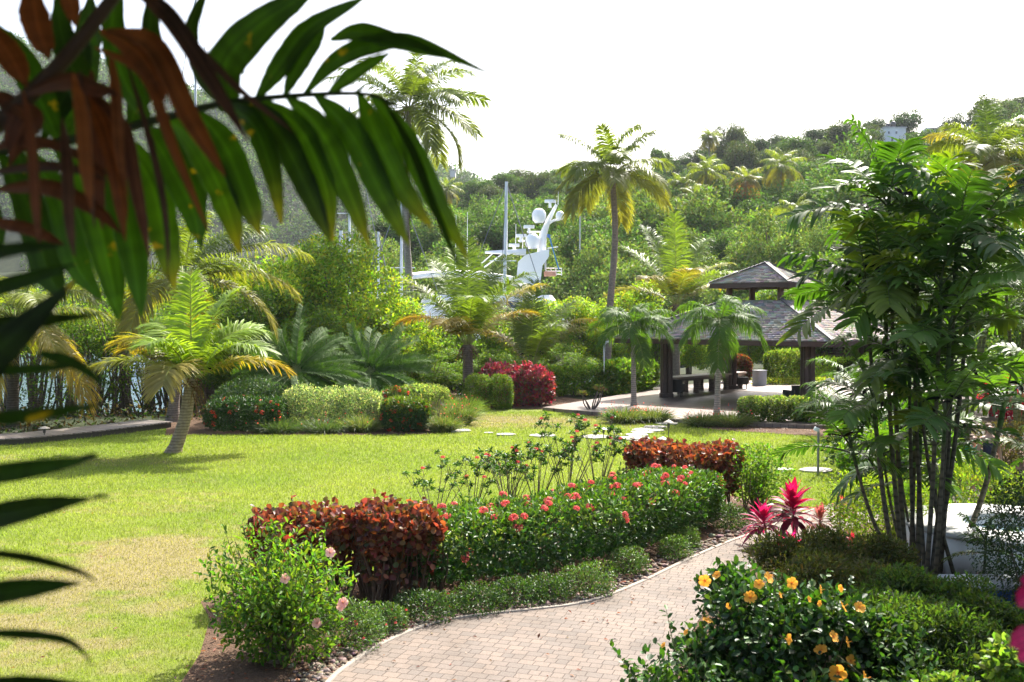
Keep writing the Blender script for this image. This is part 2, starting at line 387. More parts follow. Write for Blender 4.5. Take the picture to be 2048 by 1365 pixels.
# lawn: albedo field of green and worn straw-coloured patches
def g2(x, y, c, sx, sy): return np.exp(-((x - c[0]) / sx) ** 2 - ((y - c[1]) / sy) ** 2)
def vnoise(x, y, s, seed):
    r = np.random.default_rng(seed); T = r.random((64, 64)); X = x * s; Y = y * s
    i = np.floor(X).astype(int); j = np.floor(Y).astype(int); fx = X - i; fy = Y - j; fx = fx * fx * (3 - 2 * fx); fy = fy * fy * (3 - 2 * fy)
    q = lambda a, b: T[(i + a) % 64, (j + b) % 64]
    return q(0, 0) * (1 - fx) * (1 - fy) + q(1, 0) * fx * (1 - fy) + q(0, 1) * (1 - fx) * fy + q(1, 1) * fx * fy
def dry(x, y):
    d = .95 * g2(x, y, G(180, 1150)[:2], 3.6, 2.6) + .75 * g2(x, y, G(60, 1290)[:2], 2.2, 1.5) + .8 * g2(x, y, G(380, 1100)[:2], 2.0, 1.6)
    d += 1.25 * g2(x, y, G(1060, 842)[:2], 4.2, 2.6) + .55 * g2(x, y, G(120, 925)[:2], 4.0, 1.5) + .5 * g2(x, y, G(300, 1000)[:2], 3, 2)
    n = .36 * vnoise(x * .7, y * 1.3, .9, 1) + .34 * vnoise(x * .7, y * 1.3, 2.7, 2) + .3 * vnoise(x, y, 7.0, 3)
    return np.clip((d * .62 + n * 1.5 - .98) * 2.6, 0, 1) * np.clip(.25 + .5 * d, 0, .72)
GREEN0, GREEN1, STRAW = np.array([.185, .25, .042]), np.array([.25, .295, .056]), np.array([.33, .25, .15])
def lawncol(x, y):
    k = vnoise(x, y, .5, 5)[..., None]; d = dry(x, y)[..., None]
    return (GREEN0 * (1 - k) + GREEN1 * k) * (1 - d) + STRAW * d
lx = np.arange(-30, 16.01, .16); ly = np.arange(5, 45.01, .16)
X, Y = np.meshgrid(lx, ly); cl = lawncol(X, Y).reshape(-1, 3) * .62
mb, _, _ = grid(lx, ly, lambda a, b: np.full(a.shape, .004), cl)
M_LAWN = solid('lawn_turf', .95, .1, 30, .4, .7, bscale=90)
V_ = mb.V[0]; F_ = mb.F[0][0]; LEDGE = lambda x: np.interp(x, [-30, -19, -15.7, -13.8, -12.1, -10, 0, 1.3, 12, 20], [28.2, 29.9, 30.8, 32.8, 35.7, 37, 44, 46, 44, 44])
mb.F[0] = (F_[(V_[F_][:, :, 1].max(1) < LEDGE(V_[F_][:, :, 0].mean(1)))], 0); struct(mb.obj('lawn', M_LAWN))
# grass blades
NB = 620000
D = 8.5 * (44.5 / 8.5) ** (rng.random(NB) ** .8); xx = (rng.random(NB) * 1.16 - .58) * D
P = np.stack([xx, D], 1)
ok = ~(inpoly(P, BED) | inpoly(P, LBED) | inpoly(P, PATH) | inpoly(P, RGARD) | inpoly(P, RBED) | inpoly(P, RBED2) | inpoly(P, DBED) | inpoly(P, RFAR))
ok &= (P[:, 1] < np.interp(P[:, 0], [-30, -19, -15.7, -13.8, -12.1, -10, -2, -1, 1.3, 6, 12, 20], [28, 29.9, 30.7, 32.7, 35, 33.6, 33.6, 41, 41.5, 37.5, 34.2, 34]))
P = P[ok]; n = len(P); dr = dry(P[:, 0], P[:, 1])
sc = np.clip(P[:, 1] / 14, .8, 2.6)
h = rng.uniform(.025, .06, n) * (1 - .55 * dr) * np.where(rng.random(n) < .06, 1.7, 1) * sc ** .4
a = rng.random(n) * 2 * PI; lean = rng.uniform(.1, .8, n); b = rng.random(n) * 2 * PI
wv = np.stack([np.cos(a), np.sin(a), np.zeros(n)], 1) * (.0045 * sc)[:, None]
base = np.c_[P, np.full(n, .004)]; tip = base + np.stack([np.cos(b) * lean, np.sin(b) * lean, np.ones(n)], 1) * h[:, None]
V = np.stack([base - wv, base + wv, tip], 1).reshape(-1, 3)
c = lawncol(P[:, 0], P[:, 1]) * rng.uniform(.65, 1.35, (n, 1))
mb = MB(); mb.add(V, np.arange(3 * n).reshape(-1, 3), np.repeat(c, 3, 0))
tag(mb.obj('grass', M_GRASS), 'short bright green lawn grass with worn straw patches', 'grass', kind='stuff')
# paving
m, nt, N = newmat('clay_pavers')
tc = N('TexCoord'); mp = N('Mapping'); mp.inputs['Rotation'].default_value = (0, 0, R(19)); nt.links.new(tc.outputs['Object'], mp.inputs[0])
nzv = N('TexNoise', Scale=1.6); nt.links.new(mp.outputs[0], nzv.inputs['Vector'])
warp = N('VectorMath', operation='MULTIPLY_ADD'); warp.inputs[1].default_value = (.035, .035, 0)
nt.links.new(nzv.outputs['Color'], warp.inputs[0]); nt.links.new(mp.outputs[0], warp.inputs[2])
bk = N('TexBrick', Scale=1.0); bk.offset = .5; bk.offset_frequency = 2; bk.squash = .72; bk.squash_frequency = 3
for k_, v_ in (('Brick Width', .185), ('Row Height', .145), ('Mortar Size', .0055), ('Mortar Smooth', .25), ('Bias', 0.0)): bk.inputs[k_].default_value = v_
bk.inputs['Color1'].default_value = (.165, .132, .108, 1); bk.inputs['Color2'].default_value = (.122, .104, .09, 1); bk.inputs['Mortar'].default_value = (.06, .043, .032, 1)
nt.links.new(warp.outputs[0], bk.inputs['Vector'])
n1 = tex(nt, 'Noise', .9, Detail=4.0); n2 = tex(nt, 'Noise', 45, Detail=3.0)
cc = mixrgb(nt, bk.outputs[0], ramp(nt, n1.outputs[0], [(.3, (.70, .66, .61)), (.5, (1.0, .97, .95)), (.7, (1.12, 1.08, 1.04))]), 1.0, 'MULTIPLY')
cc = mixrgb(nt, cc, ramp(nt, n2.outputs[0], [(.3, .82), (.7, 1.15)]), 1.0, 'MULTIPLY')
p = N('BsdfPrincipled', Roughness=.8); p.inputs['Specular IOR Level'].default_value = .3; nt.links.new(cc, p.inputs['Base Color'])
inv = N('Math', operation='SUBTRACT'); inv.inputs[0].default_value = 1.0; nt.links.new(bk.outputs['Fac'], inv.inputs[1]); bump(nt, inv.outputs[0], p, .7, .012)
finish(nt, p.outputs[0]); M_PAVE = m
sheet('brick_path', PATH, .02, M_PAVE)
# kerb: a low concrete edging following the bed
T = nrm(np.gradient(KERBF, axis=0)); Nn = np.stack([-T[:, 1], T[:, 0]], 1)
prof = [(0, -.02), (0, .03), (.01, .038), (.06, .038), (.07, .028), (.07, -.02)]
V = np.concatenate([np.c_[KERBF + Nn * o_, np.full(len(KERBF), z_)] for o_, z_ in prof]); k = len(KERBF)
F = [(a * k + i, a * k + i + 1, (a + 1) * k + i + 1, (a + 1) * k + i) for a in range(len(prof) - 1) for i in range(k - 1)]
mb = MB(); mb.add(V, F, (.27, .235, .195)); struct(mb.obj('kerb', M_CONC))
mb = MB(); n = 26000; q = np.c_[rng.uniform(-34, 2, n), rng.uniform(30, 70, n)]; k = (q[:, 1] > np.interp(q[:, 0], [-30, -19, -15.7, -13.8, -12.1, -10, -3, 3], [30.5, 31.8, 32.6, 34.6, 37.4, 41, 43, 50])) & (q[:, 1] < np.interp(q[:, 0], SH_X, SH_Y) + .5); q = q[k]; n = len(q)
P3 = np.c_[q, rng.random(n) ** 2 * .55 + np.maximum(terrain(q[:, 0], q[:, 1]), -1.3) + .02]; leaves(mb, P3, rdir(rng, n), rdir(rng, n), rng.uniform(.1, .3, n), .09, pick(rng, [(.022, .045, .014), (.035, .065, .018), (.055, .038, .026), (.035, .028, .02), (.07, .05, .035)], n))
tag(mb.obj('undergrowth', M_BROAD), 'dark leafy undergrowth and litter between the garden and the water', 'undergrowth', kind='stuff')
# loose stones along the kerb
ico = bmesh.new(); bmesh.ops.create_icosphere(ico, subdivisions=1, radius=1); IV = np.array([v.co[:] for v in ico.verts]); IF = np.array([[v.index for v in f.verts] for f in ico.faces]); ico.free()
mb = MB(); n = 2600
i = rng.integers(0, 136, n); off = .10 + np.abs(rng.standard_normal(n)) * .17
pos = KERBF[i] + Nn[i] * off[:, None] + rng.standard_normal((n, 2)) * .05; s = rng.uniform(.012, .045, n) * np.where(rng.random(n) < .1, 1.5, 1)
jit = 1 + .28 * rng.standard_normal((n, len(IV), 1))
V = np.c_[pos, s * .3 + .012][:, None] + IV[None] * jit * s[:, None, None] * np.array([1, 1, .65])
c = pick(rng, [(.16, .12, .09), (.11, .08, .06), (.22, .18, .14), (.13, .075, .045)], n)
mb.add(V, (IF[None] + (np.arange(n) * len(IV))[:, None, None]).reshape(-1, 3), np.repeat(c, len(IV), 0))
tag(mb.obj('gravel', M_STONE), 'strip of loose brown stones between the bed and the kerb', 'gravel', kind='stuff')
# fallen leaves and mulch on the bare soil
mb = MB(); n = 7000; q = np.c_[rng.uniform(-4.5, 5.5, n), rng.uniform(9.5, 22, n)]; q = q[inpoly(q, BED)]
q2 = np.c_[rng.uniform(0, 13, n), rng.uniform(34, 45, n)]; q2 = q2[inpoly(q2, RBED2) | inpoly(q2, RBED) | inpoly(q2, DBED)]; q3 = np.c_[rng.uniform(-2, 6, 900), rng.uniform(9, 24, 900)]; q3 = q3[inpoly(q3, PATH)][:150]; q4 = np.c_[rng.uniform(-14, 5, 420), rng.uniform(9, 33, 420)]; q4 = q4[~(inpoly(q4, PATH) | inpoly(q4, RGARD) | inpoly(q4, BED))]; q = np.vstack([q, q2, q3, q4]); n = len(q)
d = rdir(rng, n) * np.array([1, 1, .25]); leaves(mb, np.c_[q, np.full(n, .032)], d, nrm(rdir(rng, n) * .4 + np.array([0, 0, 1])), rng.uniform(.03, .09, n), rng.uniform(.015, .04, n), pick(rng, [(.16, .08, .04), (.09, .05, .03), (.22, .13, .06), (.2, .07, .03)], n))
tag(mb.obj('fallen_leaves', M_DRY), 'dry brown leaf litter lying on the bare soil of the beds', 'leaf litter', kind='stuff')
# ------------------------------------------------------------------ plant builders
def part(t, mb, name, mats, smooth=False):
    org = np.array(t.location)
    mb.V = [v - org for v in mb.V]
    return mb.obj(name, mats, t, smooth)
def ribbon(mb, base, d, wv, L, W, hang, prof, col, tip, st=3, fold=0.0, mat=0, curl=0.0):
    """strip leaves: base, unit direction d, unit width vector wv per leaf; colours run from col to tip"""
    n = len(base); q = np.linspace(0, 1, st + 1); pr = np.interp(q, np.linspace(0, 1, len(prof)), prof)
    L = np.broadcast_to(np.asarray(L, float), (n,)); W = np.broadcast_to(np.asarray(W, float), (n,)); hang = np.broadcast_to(np.asarray(hang, float), (n,))
    C = base[:, None] + d[:, None] * (L[:, None] * q * (1 - .25 * np.minimum(np.abs(hang), 1.6)[:, None] * q))[..., None]
    C = C - np.array([0, 0, 1.]) * (hang[:, None] * L[:, None] * q ** 2)[..., None]
    w = wv[:, None] * (W[:, None] * pr * .5)[..., None]
    up = nrm(np.cross(wv, d)); up = up * np.where(up[:, 2:] < 0, -1, 1)
    cc = col[:, None] * (1 - q)[None, :, None] + tip[:, None] * q[None, :, None]
    if fold:
        f = up[:, None] * (W[:, None] * pr * fold)[..., None]
        V = np.stack([C - w + f, C, C + w + f], 2); k = 3
    else: V = np.stack([C - w, C + w], 2); k = 2
    cc = np.repeat(cc[:, :, None], k, 2)
    a = np.arange(st) * k; F = []
    for s in range(k - 1): F.append(np.stack([a + s, a + s + 1, a + k + s + 1, a + k + s], -1))
    F = np.concatenate(F); F = (F[None] + (np.arange(n) * (st + 1) * k)[:, None, None]).reshape(-1, 4)
    mb.add(V.reshape(-1, 3), F, cc.reshape(-1, 3), mat)
COCO = (.45, 1, .8, .06); BLUNT = (.35, .85, 1.0, .85, .35)
def frond(mb, rng, base, az, el, L, droop, npair, ll, lw, hang, colA, colB, vee=.35, st=3, prof=COCO, roll=0., pet=.18, rr=.022, curl=0., fold=0., fwd=(.25, 1.0), rcol=(.20, .22, .05), jit=.18, lprof='coco', ragged=.0):
    K = 14; t = np.linspace(0, 1, K); e = el - droop * t ** 1.4; A = az + curl * t
    D = np.stack([np.sin(A) * np.cos(e), np.cos(A) * np.cos(e), np.sin(e)], 1)
    p = np.array(base, float) + np.vstack([np.zeros(3), np.cumsum((D[1:] + D[:-1]) / 2 * L / (K - 1), 0)])
    tube(mb, p, [rr * 1.5, rr, rr * .6, rr * .2], 5, rcol, 1, cap=False)
    ti = np.tile(pet + (1 - pet) * (np.linspace(0, 1, npair) ** .95), 2); sg = np.repeat([1., -1.], npair)
    ti = np.clip(ti + rng.standard_normal(len(ti)) * .004, pet * .9, .998); n = len(ti)
    if ragged: keep = rng.random(n) > ragged; ti = ti[keep]; sg = sg[keep]; n = len(ti)
    P_ = np.stack([np.interp(ti, t, p[:, i]) for i in range(3)], 1); d_ = nrm(np.stack([np.interp(ti, t, D[:, i]) for i in range(3)], 1))
    Ai = np.interp(ti, t, A); side = np.stack([np.cos(Ai), -np.sin(Ai), np.zeros(n)], 1)
    up = nrm(np.cross(side, d_))
    if roll: side, up = side * math.cos(roll) + up * math.sin(roll), up * math.cos(roll) - side * math.sin(roll)
    x = (ti - pet) / (1 - pet)
    fa = fwd[0] + (fwd[1] - fwd[0]) * x
    vv = vee + .10 * rng.standard_normal(n)
    d = nrm(sg[:, None] * side * np.cos(vv)[:, None] + up * np.sin(vv)[:, None] + d_ * fa[:, None] + .05 * rng.standard_normal((n, 3)))
    wv = nrm(d_ - (d_ * d).sum(1, keepdims=True) * d + .12 * rng.standard_normal((n, 3)))
    ln = ll * ((.45 + .55 * np.sin(PI * np.clip(x * .82 + .15, 0, 1))) if lprof == 'coco' else (.75 + .25 * np.sin(PI * (x * .8 + .1)))) * rng.uniform(.85, 1.1, n)
    cA = np.asarray(colA) * rng.uniform(1 - jit, 1 + jit, (n, 1)); mixt = (x ** 1.5)[:, None]
    cB = np.asarray(colB) * rng.uniform(1 - jit, 1 + jit, (n, 1))
    c0 = cA * (1 - .5 * mixt) + cB * .5 * mixt
    ribbon(mb, P_, d, wv, ln, lw * rng.uniform(.8, 1.15, n), hang * rng.uniform(.6, 1.4, n), prof, c0, c0 * .45 + cB * .55, st, fold, 0)
    return p
GA = 2.39996
def palm(name, label, cat, base, top, r0, r1, fronds, seed, trunkcol=(.23, .19, .15), bend=None, mat=M_PALM, tmat=M_BARK, group=None, fp={}, shaft=None, nuts=0, fibre=True, flare=1.5, tn=18):
    """palm: trunk, a part per frond; fronds = list of dicts for frond()"""
    rg = np.random.default_rng(seed); base = np.array(base, float); top = np.array(top, float)
    t = thing(name, label, cat, base, group)
    mb = MB(); mid = [] if bend is None else [base + (top - base) * f + np.array(o) for f, o in bend]
    P_ = bez([base - np.array([0, 0, .05])] + mid + [top], tn)
    tt = np.linspace(0, 1, tn); rad = (r0 + (r1 - r0) * tt) * (1 + (flare - 1) * np.exp(-tt * 14)) * (1 + .03 * np.sin(np.arange(tn) * 2.1))
    tube(mb, P_, rad, 12, trunkcol, 0)
    if shaft: tube(mb, [top - np.array([0, 0, shaft[0]]), top - np.array([0, 0, shaft[0] * .6]), top + np.array([0, 0, .1])], [shaft[1] * .9, shaft[1], shaft[1] * .45], 10, shaft[2], 0)
    if fibre:
        n = 70; d = rdir(rg, n); d[:, 2] = d[:, 2] * .6 - .1
        ribbon(mb, np.repeat(top[None], n, 0) + rdir(rg, n) * r1 * .9 - np.array([0, 0, .1]), nrm(d), nrm(np.cross(d, rdir(rg, n))), rg.uniform(.2, .55, n) * r1 / .13, .05, .9, (1, .8, .2), pick(rg, [(.13, .075, .04), (.2, .12, .06), (.08, .05, .03)], n), pick(rg, [(.2, .11, .05)], n), 2)
    part(t, mb, 'trunk', tmat, True)
    for f in fronds:
        f = dict(fp, **f); mb = MB(); off = f.pop('off', 0)
        frond(mb, rg, top + np.array([0, 0, off]) + np.array([math.sin(f['az']) * r1 * .6, math.cos(f['az']) * r1 * .6, 0]), **f)
        part(t, mb, 'frond', [mat, M_STEM])
    for i in range(nuts):
        mb = MB(); a = rg.random() * 6.28; rr = .11
        lathe(mb, [(0, -rr * 1.2), (rr * .7, -rr * .8), (rr, 0), (rr * .75, rr * .8), (0, rr * 1.15)], top + np.array([math.cos(a) * .24, math.sin(a) * .24, -.12 - .18 * rg.random()]), 8, (.18, .17, .04))
        part(t, mb, 'coconut', M_STEM, True)
    return t
def coco_fronds(rg, nf, L, az0=0., elhi=1.45, ello=-.25, droop=(.9, 1.5), green=(.085, .13, .025), young=(.15, .22, .03), old=(.20, .17, .035), yel=(.32, .23, .04), **k):
    out = []
    for i in range(nf):
        r = i / max(nf - 1, 1); r = r + rg.uniform(-.05, .05)
        g = np.array(young) * (1 - r) + np.array(green) * r if r < .6 else np.array(green) * (1 - (r - .6) / .5) + np.array(old) * ((r - .6) / .5)
        out.append(dict(az=az0 + i * GA + rg.uniform(-.25, .25), el=elhi + (ello - elhi) * r ** .85, L=L * rg.uniform(.86, 1.06) * (.85 + .15 * min(1, r * 3)), droop=droop[0] + (droop[1] - droop[0]) * rg.random(),
                        colA=g, colB=g * .8 + np.array(yel) * (.2 if r < .6 else .5), roll=rg.uniform(-.4, .4), **k))
    return out

def hedge(name, label, cat, line, wd, h, n, ls, pal, mat, seed, z0=.1, T=T_HEX, up=.3, out=.6, rnd=.8, toppal=None, stems=0, stemcol=(.10, .07, .045), lump=.1, deep=.3, group=None, lw=.45, extra=None, p=4.0, partname='foliage'):
    rg = np.random.default_rng(seed); line = np.asarray(line, float); c = line.mean(0)
    t = thing(name, label, cat, (c[0], c[1], 0), group)
    P_, N_ = hedge_pts(rg, line, wd, h, n, z0, p, lump, deep)
    d, u = leafdirs(rg, N_, up, rnd, out); cl = pick(rg, pal, n)
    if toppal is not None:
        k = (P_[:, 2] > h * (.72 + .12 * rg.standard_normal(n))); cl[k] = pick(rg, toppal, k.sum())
    mb = MB(); leaves(mb, P_, d, u, ls * rg.uniform(.65, 1.3, n), ls * lw * rg.uniform(.8, 1.2, n), cl, T)
    part(t, mb, partname, mat)
    if stems:
        mb = MB(); fl = bez(np.c_[line, np.zeros(len(line))], 40)
        for i in range(stems):
            b = fl[rg.integers(0, 40)].copy(); b[:2] += rg.uniform(-.25, .25, 2) * wd
            for j in range(3):
                e = b + np.array([rg.uniform(-.25, .25), rg.uniform(-.25, .25), h * rg.uniform(.55, .9)])
                tube(mb, [b, (b + e) / 2 + rg.uniform(-.06, .06, 3), e], [.016, .012, .006], 4, stemcol, n=5, cap=False)
        part(t, mb, 'stems', M_STEM)
    t['_n'] = 0
    return t, P_, N_
def bush(name, label, cat, c, rad, n, ls, pal, mat, seed, T=T_HEX, lw=.45, lump=.3, deep=.45, stems=8, up=.3, rnd=.8, out=.6, group=None, power=2.2, toppal=None, zc=None, m=16, stemcol=(.10, .075, .05)):
    rg = np.random.default_rng(seed); zc = rad[2] if zc is None else zc
    t = thing(name, label, cat, (c[0], c[1], 0), group)
    P_, N_ = blob(rg, (c[0], c[1], zc), rad, n, deep, lump, m, .03, power); n = len(P_)
    d, u = leafdirs(rg, N_, up, rnd, out); cl = pick(rg, pal, n)
    if toppal is not None:
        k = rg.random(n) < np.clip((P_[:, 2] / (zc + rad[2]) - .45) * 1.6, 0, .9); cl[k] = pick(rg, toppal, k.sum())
    mb = MB(); leaves(mb, P_, d, u, ls * rg.uniform(.6, 1.3, n), ls * lw * rg.uniform(.8, 1.2, n), cl, T); part(t, mb, 'foliage', mat)
    if stems:
        mb = MB()
        for i in range(stems):
            a = rg.random() * 6.28; b = np.array([c[0] + .12 * math.cos(a), c[1] + .12 * math.sin(a), 0]); e = P_[rg.integers(0, n)]
            tube(mb, [b, (b * .6 + e * .4) + np.array([0, 0, .08]), e], [.018, .012, .004], 5, stemcol, n=6, cap=False)
        part(t, mb, 'stems', M_STEM)
    return t, P_, N_
def sprigs(t, P_, N_, k, ln, ls, pal, mat, T, lw, seed, up=.5, per=9):
    rg = np.random.default_rng(seed); ok = np.where(N_[:, 2] > -.1)[0]; ii = rg.choice(ok, k); lb, sb = MB(), MB()
    for i in ii:
        p = P_[i]; d = nrm(N_[i] * .7 + rdir(rg, 1)[0] * .5 + np.array([0, 0, up])); L = rg.uniform(*ln); e = p + d * L; tube(sb, [p - d * L * .6, p, e], [.006, .005, .002], 4, (.13, .12, .05), cap=False)
        q = np.linspace(.1, 1, per)[:, None]; dd = nrm(rdir(rg, per) * .8 + d * .6); leaves(lb, p + d * L * q, dd, nrm(rdir(rg, per) * .5 + np.array([0, 0, 1.])), ls * rg.uniform(.6, 1.15, per), ls * lw, pick(rg, pal, per), T)
    part(t, lb, 'shoot_foliage', mat); part(t, sb, 'twigs', M_STEM)
def ixora_flower_mesh(rg, r, pal, n=40, name='flower_cluster'):
    mb = MB(); d = rdir(rg, n); d[:, 2] = np.abs(d[:, 2]) * .9 - .15; d = nrm(d)
    for k in range(4):
        t1 = nrm(np.cross(d, rdir(rg, n))); 
        leaves(mb, d * r * np.array([1, 1, .75]), nrm(t1 + d * .2), d, r * .42, r * .26, pick(rg, pal, n, .2), T_RH)
    leaves(mb, np.zeros((n, 3)), d, rdir(rg, n), r * .95, r * .05, pick(rg, pal, n) * .7, T_RH)
    return mb.mesh(name, M_PETAL)
def put_flowers(t, P_, N_, me, k, rg, cond=None, rad=.03, name='flower_cluster', smin=.7, smax=1.25, out=.04):
    ok = np.where(cond)[0] if cond is not None else np.arange(len(P_))
    ii = rg.choice(ok, min(k, len(ok)), replace=False)
    for i in ii:
        o = link(name, me, t); o.location = Vector(P_[i] + N_[i] * out) - t.location
        q = nrm(N_[i] + np.array([0, 0, .6]) + .3 * rg.standard_normal(3)); o.rotation_euler = Vector(q).to_track_quat('Z', 'Y').to_euler()
        s = rg.uniform(smin, smax); o.scale = (s, s, s)

def tree_meshes(seed, h, cr, nb, nl, ls, pal, mat=None, trunk=.16, nst=1, zlo=.35, flat=.8, lw=.55, brad=.38, T=T_RH, bark=(.16, .12, .09), topbias=.0):
    rg = np.random.default_rng(seed); tb = MB(); cb = MB()
    ends = []
    for i in range(nb):
        d = rdir(rg, 1)[0]; r = rg.random() ** .45
        e = np.array([d[0] * cr * r, d[1] * cr * r, 0]); zz = (.5 + .5 * d[2] * r)
        e[2] = h * (zlo + (1 - zlo) * (zz * .9)) ; ends.append(e)
    roots = [np.array([rg.uniform(-.12, .12) * cr * (nst > 1), rg.uniform(-.12, .12) * cr * (nst > 1), 0]) for _ in range(nst)]
    forks = []
    for b in roots:
        f = b + np.array([rg.uniform(-.12, .12) * cr, rg.uniform(-.12, .12) * cr, h * rg.uniform(.35, .5)]); forks.append(f)
        tube(tb, [b, (b + f) / 2 + rg.uniform(-.08, .08, 3) * cr * .4, f], [trunk * 1.25, trunk, trunk * .7], 7, bark, n=7, cap=False)
    for e in ends:
        f = forks[rg.integers(0, nst)]; mdl = (f + e) / 2 + np.array([0, 0, .08 * h])
        tube(tb, [f * .97, mdl, e], [trunk * .55, trunk * .35, trunk * .08], 5, bark, n=6, cap=False)
    for e in ends:
        br = cr * brad * rg.uniform(.7, 1.2); k = int(nl * rg.uniform(.75, 1.25))
        P_, N_ = blob(rg, e, (br, br, br * flat), k, .5, .35, 10); k = len(P_)
        d, u = leafdirs(rg, N_, .15, .8, .5)
        c = pick(rg, pal, k, .28) * rg.uniform(.78, 1.22)
        leaves(cb, P_, d, u, ls * rg.uniform(.6, 1.35, k), ls * lw * rg.uniform(.7, 1.2, k), c, T)
    return tb.mesh('trunk', M_WOODBARK, True), cb.mesh('crown', mat or M_BROAD)
def plant(tm, name, label, cat, loc, rz=0., sc=1.0, group=None, sz=None):
    t = thing(name, label, cat, loc, group); t.rotation_euler = (0, 0, rz); t.scale = (sc, sc, sz or sc)
    link('trunk', tm[0], t); link('crown', tm[1], t); return t
# ------------------------------------------------------------------ the garden bed along the path
rg = np.random.default_rng(21)
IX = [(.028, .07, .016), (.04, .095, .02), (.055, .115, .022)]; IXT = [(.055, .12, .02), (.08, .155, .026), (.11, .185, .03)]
COP = [(.20, .068, .034), (.14, .05, .034), (.26, .11, .045), (.09, .036, .034), (.22, .06, .055), (.17, .09, .04), (.09, .09, .03)]
GRN = [(.06, .13, .02), (.09, .17, .026), (.12, .21, .032)]
CORAL = [(.80, .16, .15), (.75, .11, .13), (.85, .26, .24), (.7, .09, .12)]
M_FLOW = ixora_flower_mesh(rg, .062, CORAL)
def W(*q): return [G(*a)[:2] for a in q]
# clipped ixora hedge
hl = np.array([(-1.75, 14.6), (.2, 15.5), (1.6, 16.9), (2.6, 18.2), (3.45, 19.5)])
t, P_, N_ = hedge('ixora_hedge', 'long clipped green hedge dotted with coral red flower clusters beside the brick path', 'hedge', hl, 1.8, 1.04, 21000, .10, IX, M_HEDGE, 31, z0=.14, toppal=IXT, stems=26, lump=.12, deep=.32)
sprigs(t, P_, N_, 130, (.06, .2), .10, IXT, M_HEDGE, T_HEX, .42, 901, .8, 7)
front = (N_[:, 2] > .5) | ((P_[:, 2] > .55) & (rg.random(len(P_)) < .22))
put_flowers(t, P_, N_, M_FLOW, 92, rg, front & (rg.random(len(P_)) < .9), out=.085)
# copper leaf shrubs, near end and far end of the hedge
def copper(label, line, wd, h, n, seed, ls=.095):
    t, P_, N_ = hedge('copperleaf_shrub', label, 'shrub', line, wd, h, n, ls, COP, M_COPPER, seed, z0=h * .6, T=T_CUP, lw=.85, stems=40, stemcol=(.12, .075, .05), lump=.36, deep=.6)
    rg_ = np.random.default_rng(seed + 1)
    P2, N2 = hedge_pts(rg_, line, wd * .92, h * .66, int(n * .22), .25, 4, .25, .6)
    d, u = leafdirs(rg_, N2, -.2); mb = MB()
    leaves(mb, P2, d, u, ls * rg_.uniform(.5, 1.1, len(P2)), ls * .8, pick(rg_, COP, len(P2)), T_CUP); part(t, mb, 'lower_foliage', M_COPPER); k_ = P_[:, 2] > h * .8; sprigs(t, P_[k_], N_[k_], 34, (.06, .24), ls, COP, M_COPPER, T_CUP, .85, seed + 7, .9, 6)
copper('brown red copperleaf shrub standing between the flowering hedge and the brick kerb', W((715, 1205), (860, 1185)), 1.05, 1.22, 2300, 41)
copper('rusty copperleaf shrub showing its top behind the pink flowered bush', np.array([(-3.65, 14.1), (-2.2, 14.2)]), .95, 1.16, 1900, 43)
copper('orange brown copperleaf hedge at the far end of the flowering hedge', np.array([(2.7, 21.9), (4.6, 20.5)]), 1.4, 1.22, 3200, 45, .105)
# pink hibiscus bush at the near corner
c = G(556, 1322); PB = [(.05, .12, .02), (.075, .155, .024), (.10, .19, .03), (.16, .24, .035)]
t, P_, N_ = bush('pink_hibiscus_bush', 'loose bright green bush with pale pink flowers at the near corner of the bed', 'bush', c, (.72, .66, .60), 4300, .085, PB, M_BROAD, 51, lump=.5, deep=.85, stems=60, power=2.6, zc=.62, stemcol=(.17, .13, .09))
sprigs(t, P_, N_, 70, (.1, .34), .08, PB, M_BROAD, T_HEX, .45, 902)
def hib_mesh(rg, r, pal, cen, name='flower'):
    mb = MB(); a = np.arange(5) * 2 * PI / 5; d = np.stack([np.cos(a), np.sin(a), np.full(5, .35)], 1)
    for i in range(5):
        dd = nrm(d[i]); s = nrm(np.cross([0, 0, 1.], dd)); L = r
        q = np.array([(0, .06), (.3, .26), (.62, .44), (.9, .40), (1.04, .12)])
        rows = []
        for k, (x, wd) in enumerate(q):
            for y in (-1, -.5, 0, .5, 1): rows.append(dd * L * x + s * L * wd * y + np.array([0, 0, 1]) * L * (.16 * abs(y) ** 2 * x - .22 * x * x + .03 * math.sin(7 * y + i)))
        F = [(k * 5 + j, k * 5 + j + 1, (k + 1) * 5 + j + 1, (k + 1) * 5 + j) for k in range(4) for j in range(4)]
        cc = np.repeat(np.array([cen, pal[0], pal[0], pal[1], pal[1]]), 5, 0); mb.add(np.array(rows), F, cc)
    tube(mb, [(0, 0, 0), (0, .03 * r, .5 * r), (0, .1 * r, .95 * r)], [.035 * r, .03 * r, .04 * r], 5, pal[1])
    n = 14; leaves(mb, np.c_[rg.standard_normal((n, 2)) * .03 * r, rg.uniform(.55, .95, n) * r], rdir(rg, n), rdir(rg, n), .09 * r, .07 * r, pick(rg, [(.8, .5, .08)], n))
    return mb.mesh(name, M_PETAL)
HPINK = hib_mesh(rg, .06, [(.8, .45, .42), (.85, .55, .5)], (.6, .1, .12)); HYEL = hib_mesh(rg, .068, [(.80, .40, .045), (.85, .46, .07)], (.62, .10, .02))
for px, py, z in ((683, 1213, .62), (686, 1206, .68), (634, 1247, .50), (570, 1158, 1.0), (660, 1106, 1.28)):
    o = link('flower', HPINK, t); q = at(px, py, c[1] - .35); o.location = Vector(q) - t.location; o.rotation_euler = Vector((rg.uniform(-.5, .5), -1, .5)).to_track_quat('Z', 'Y').to_euler()
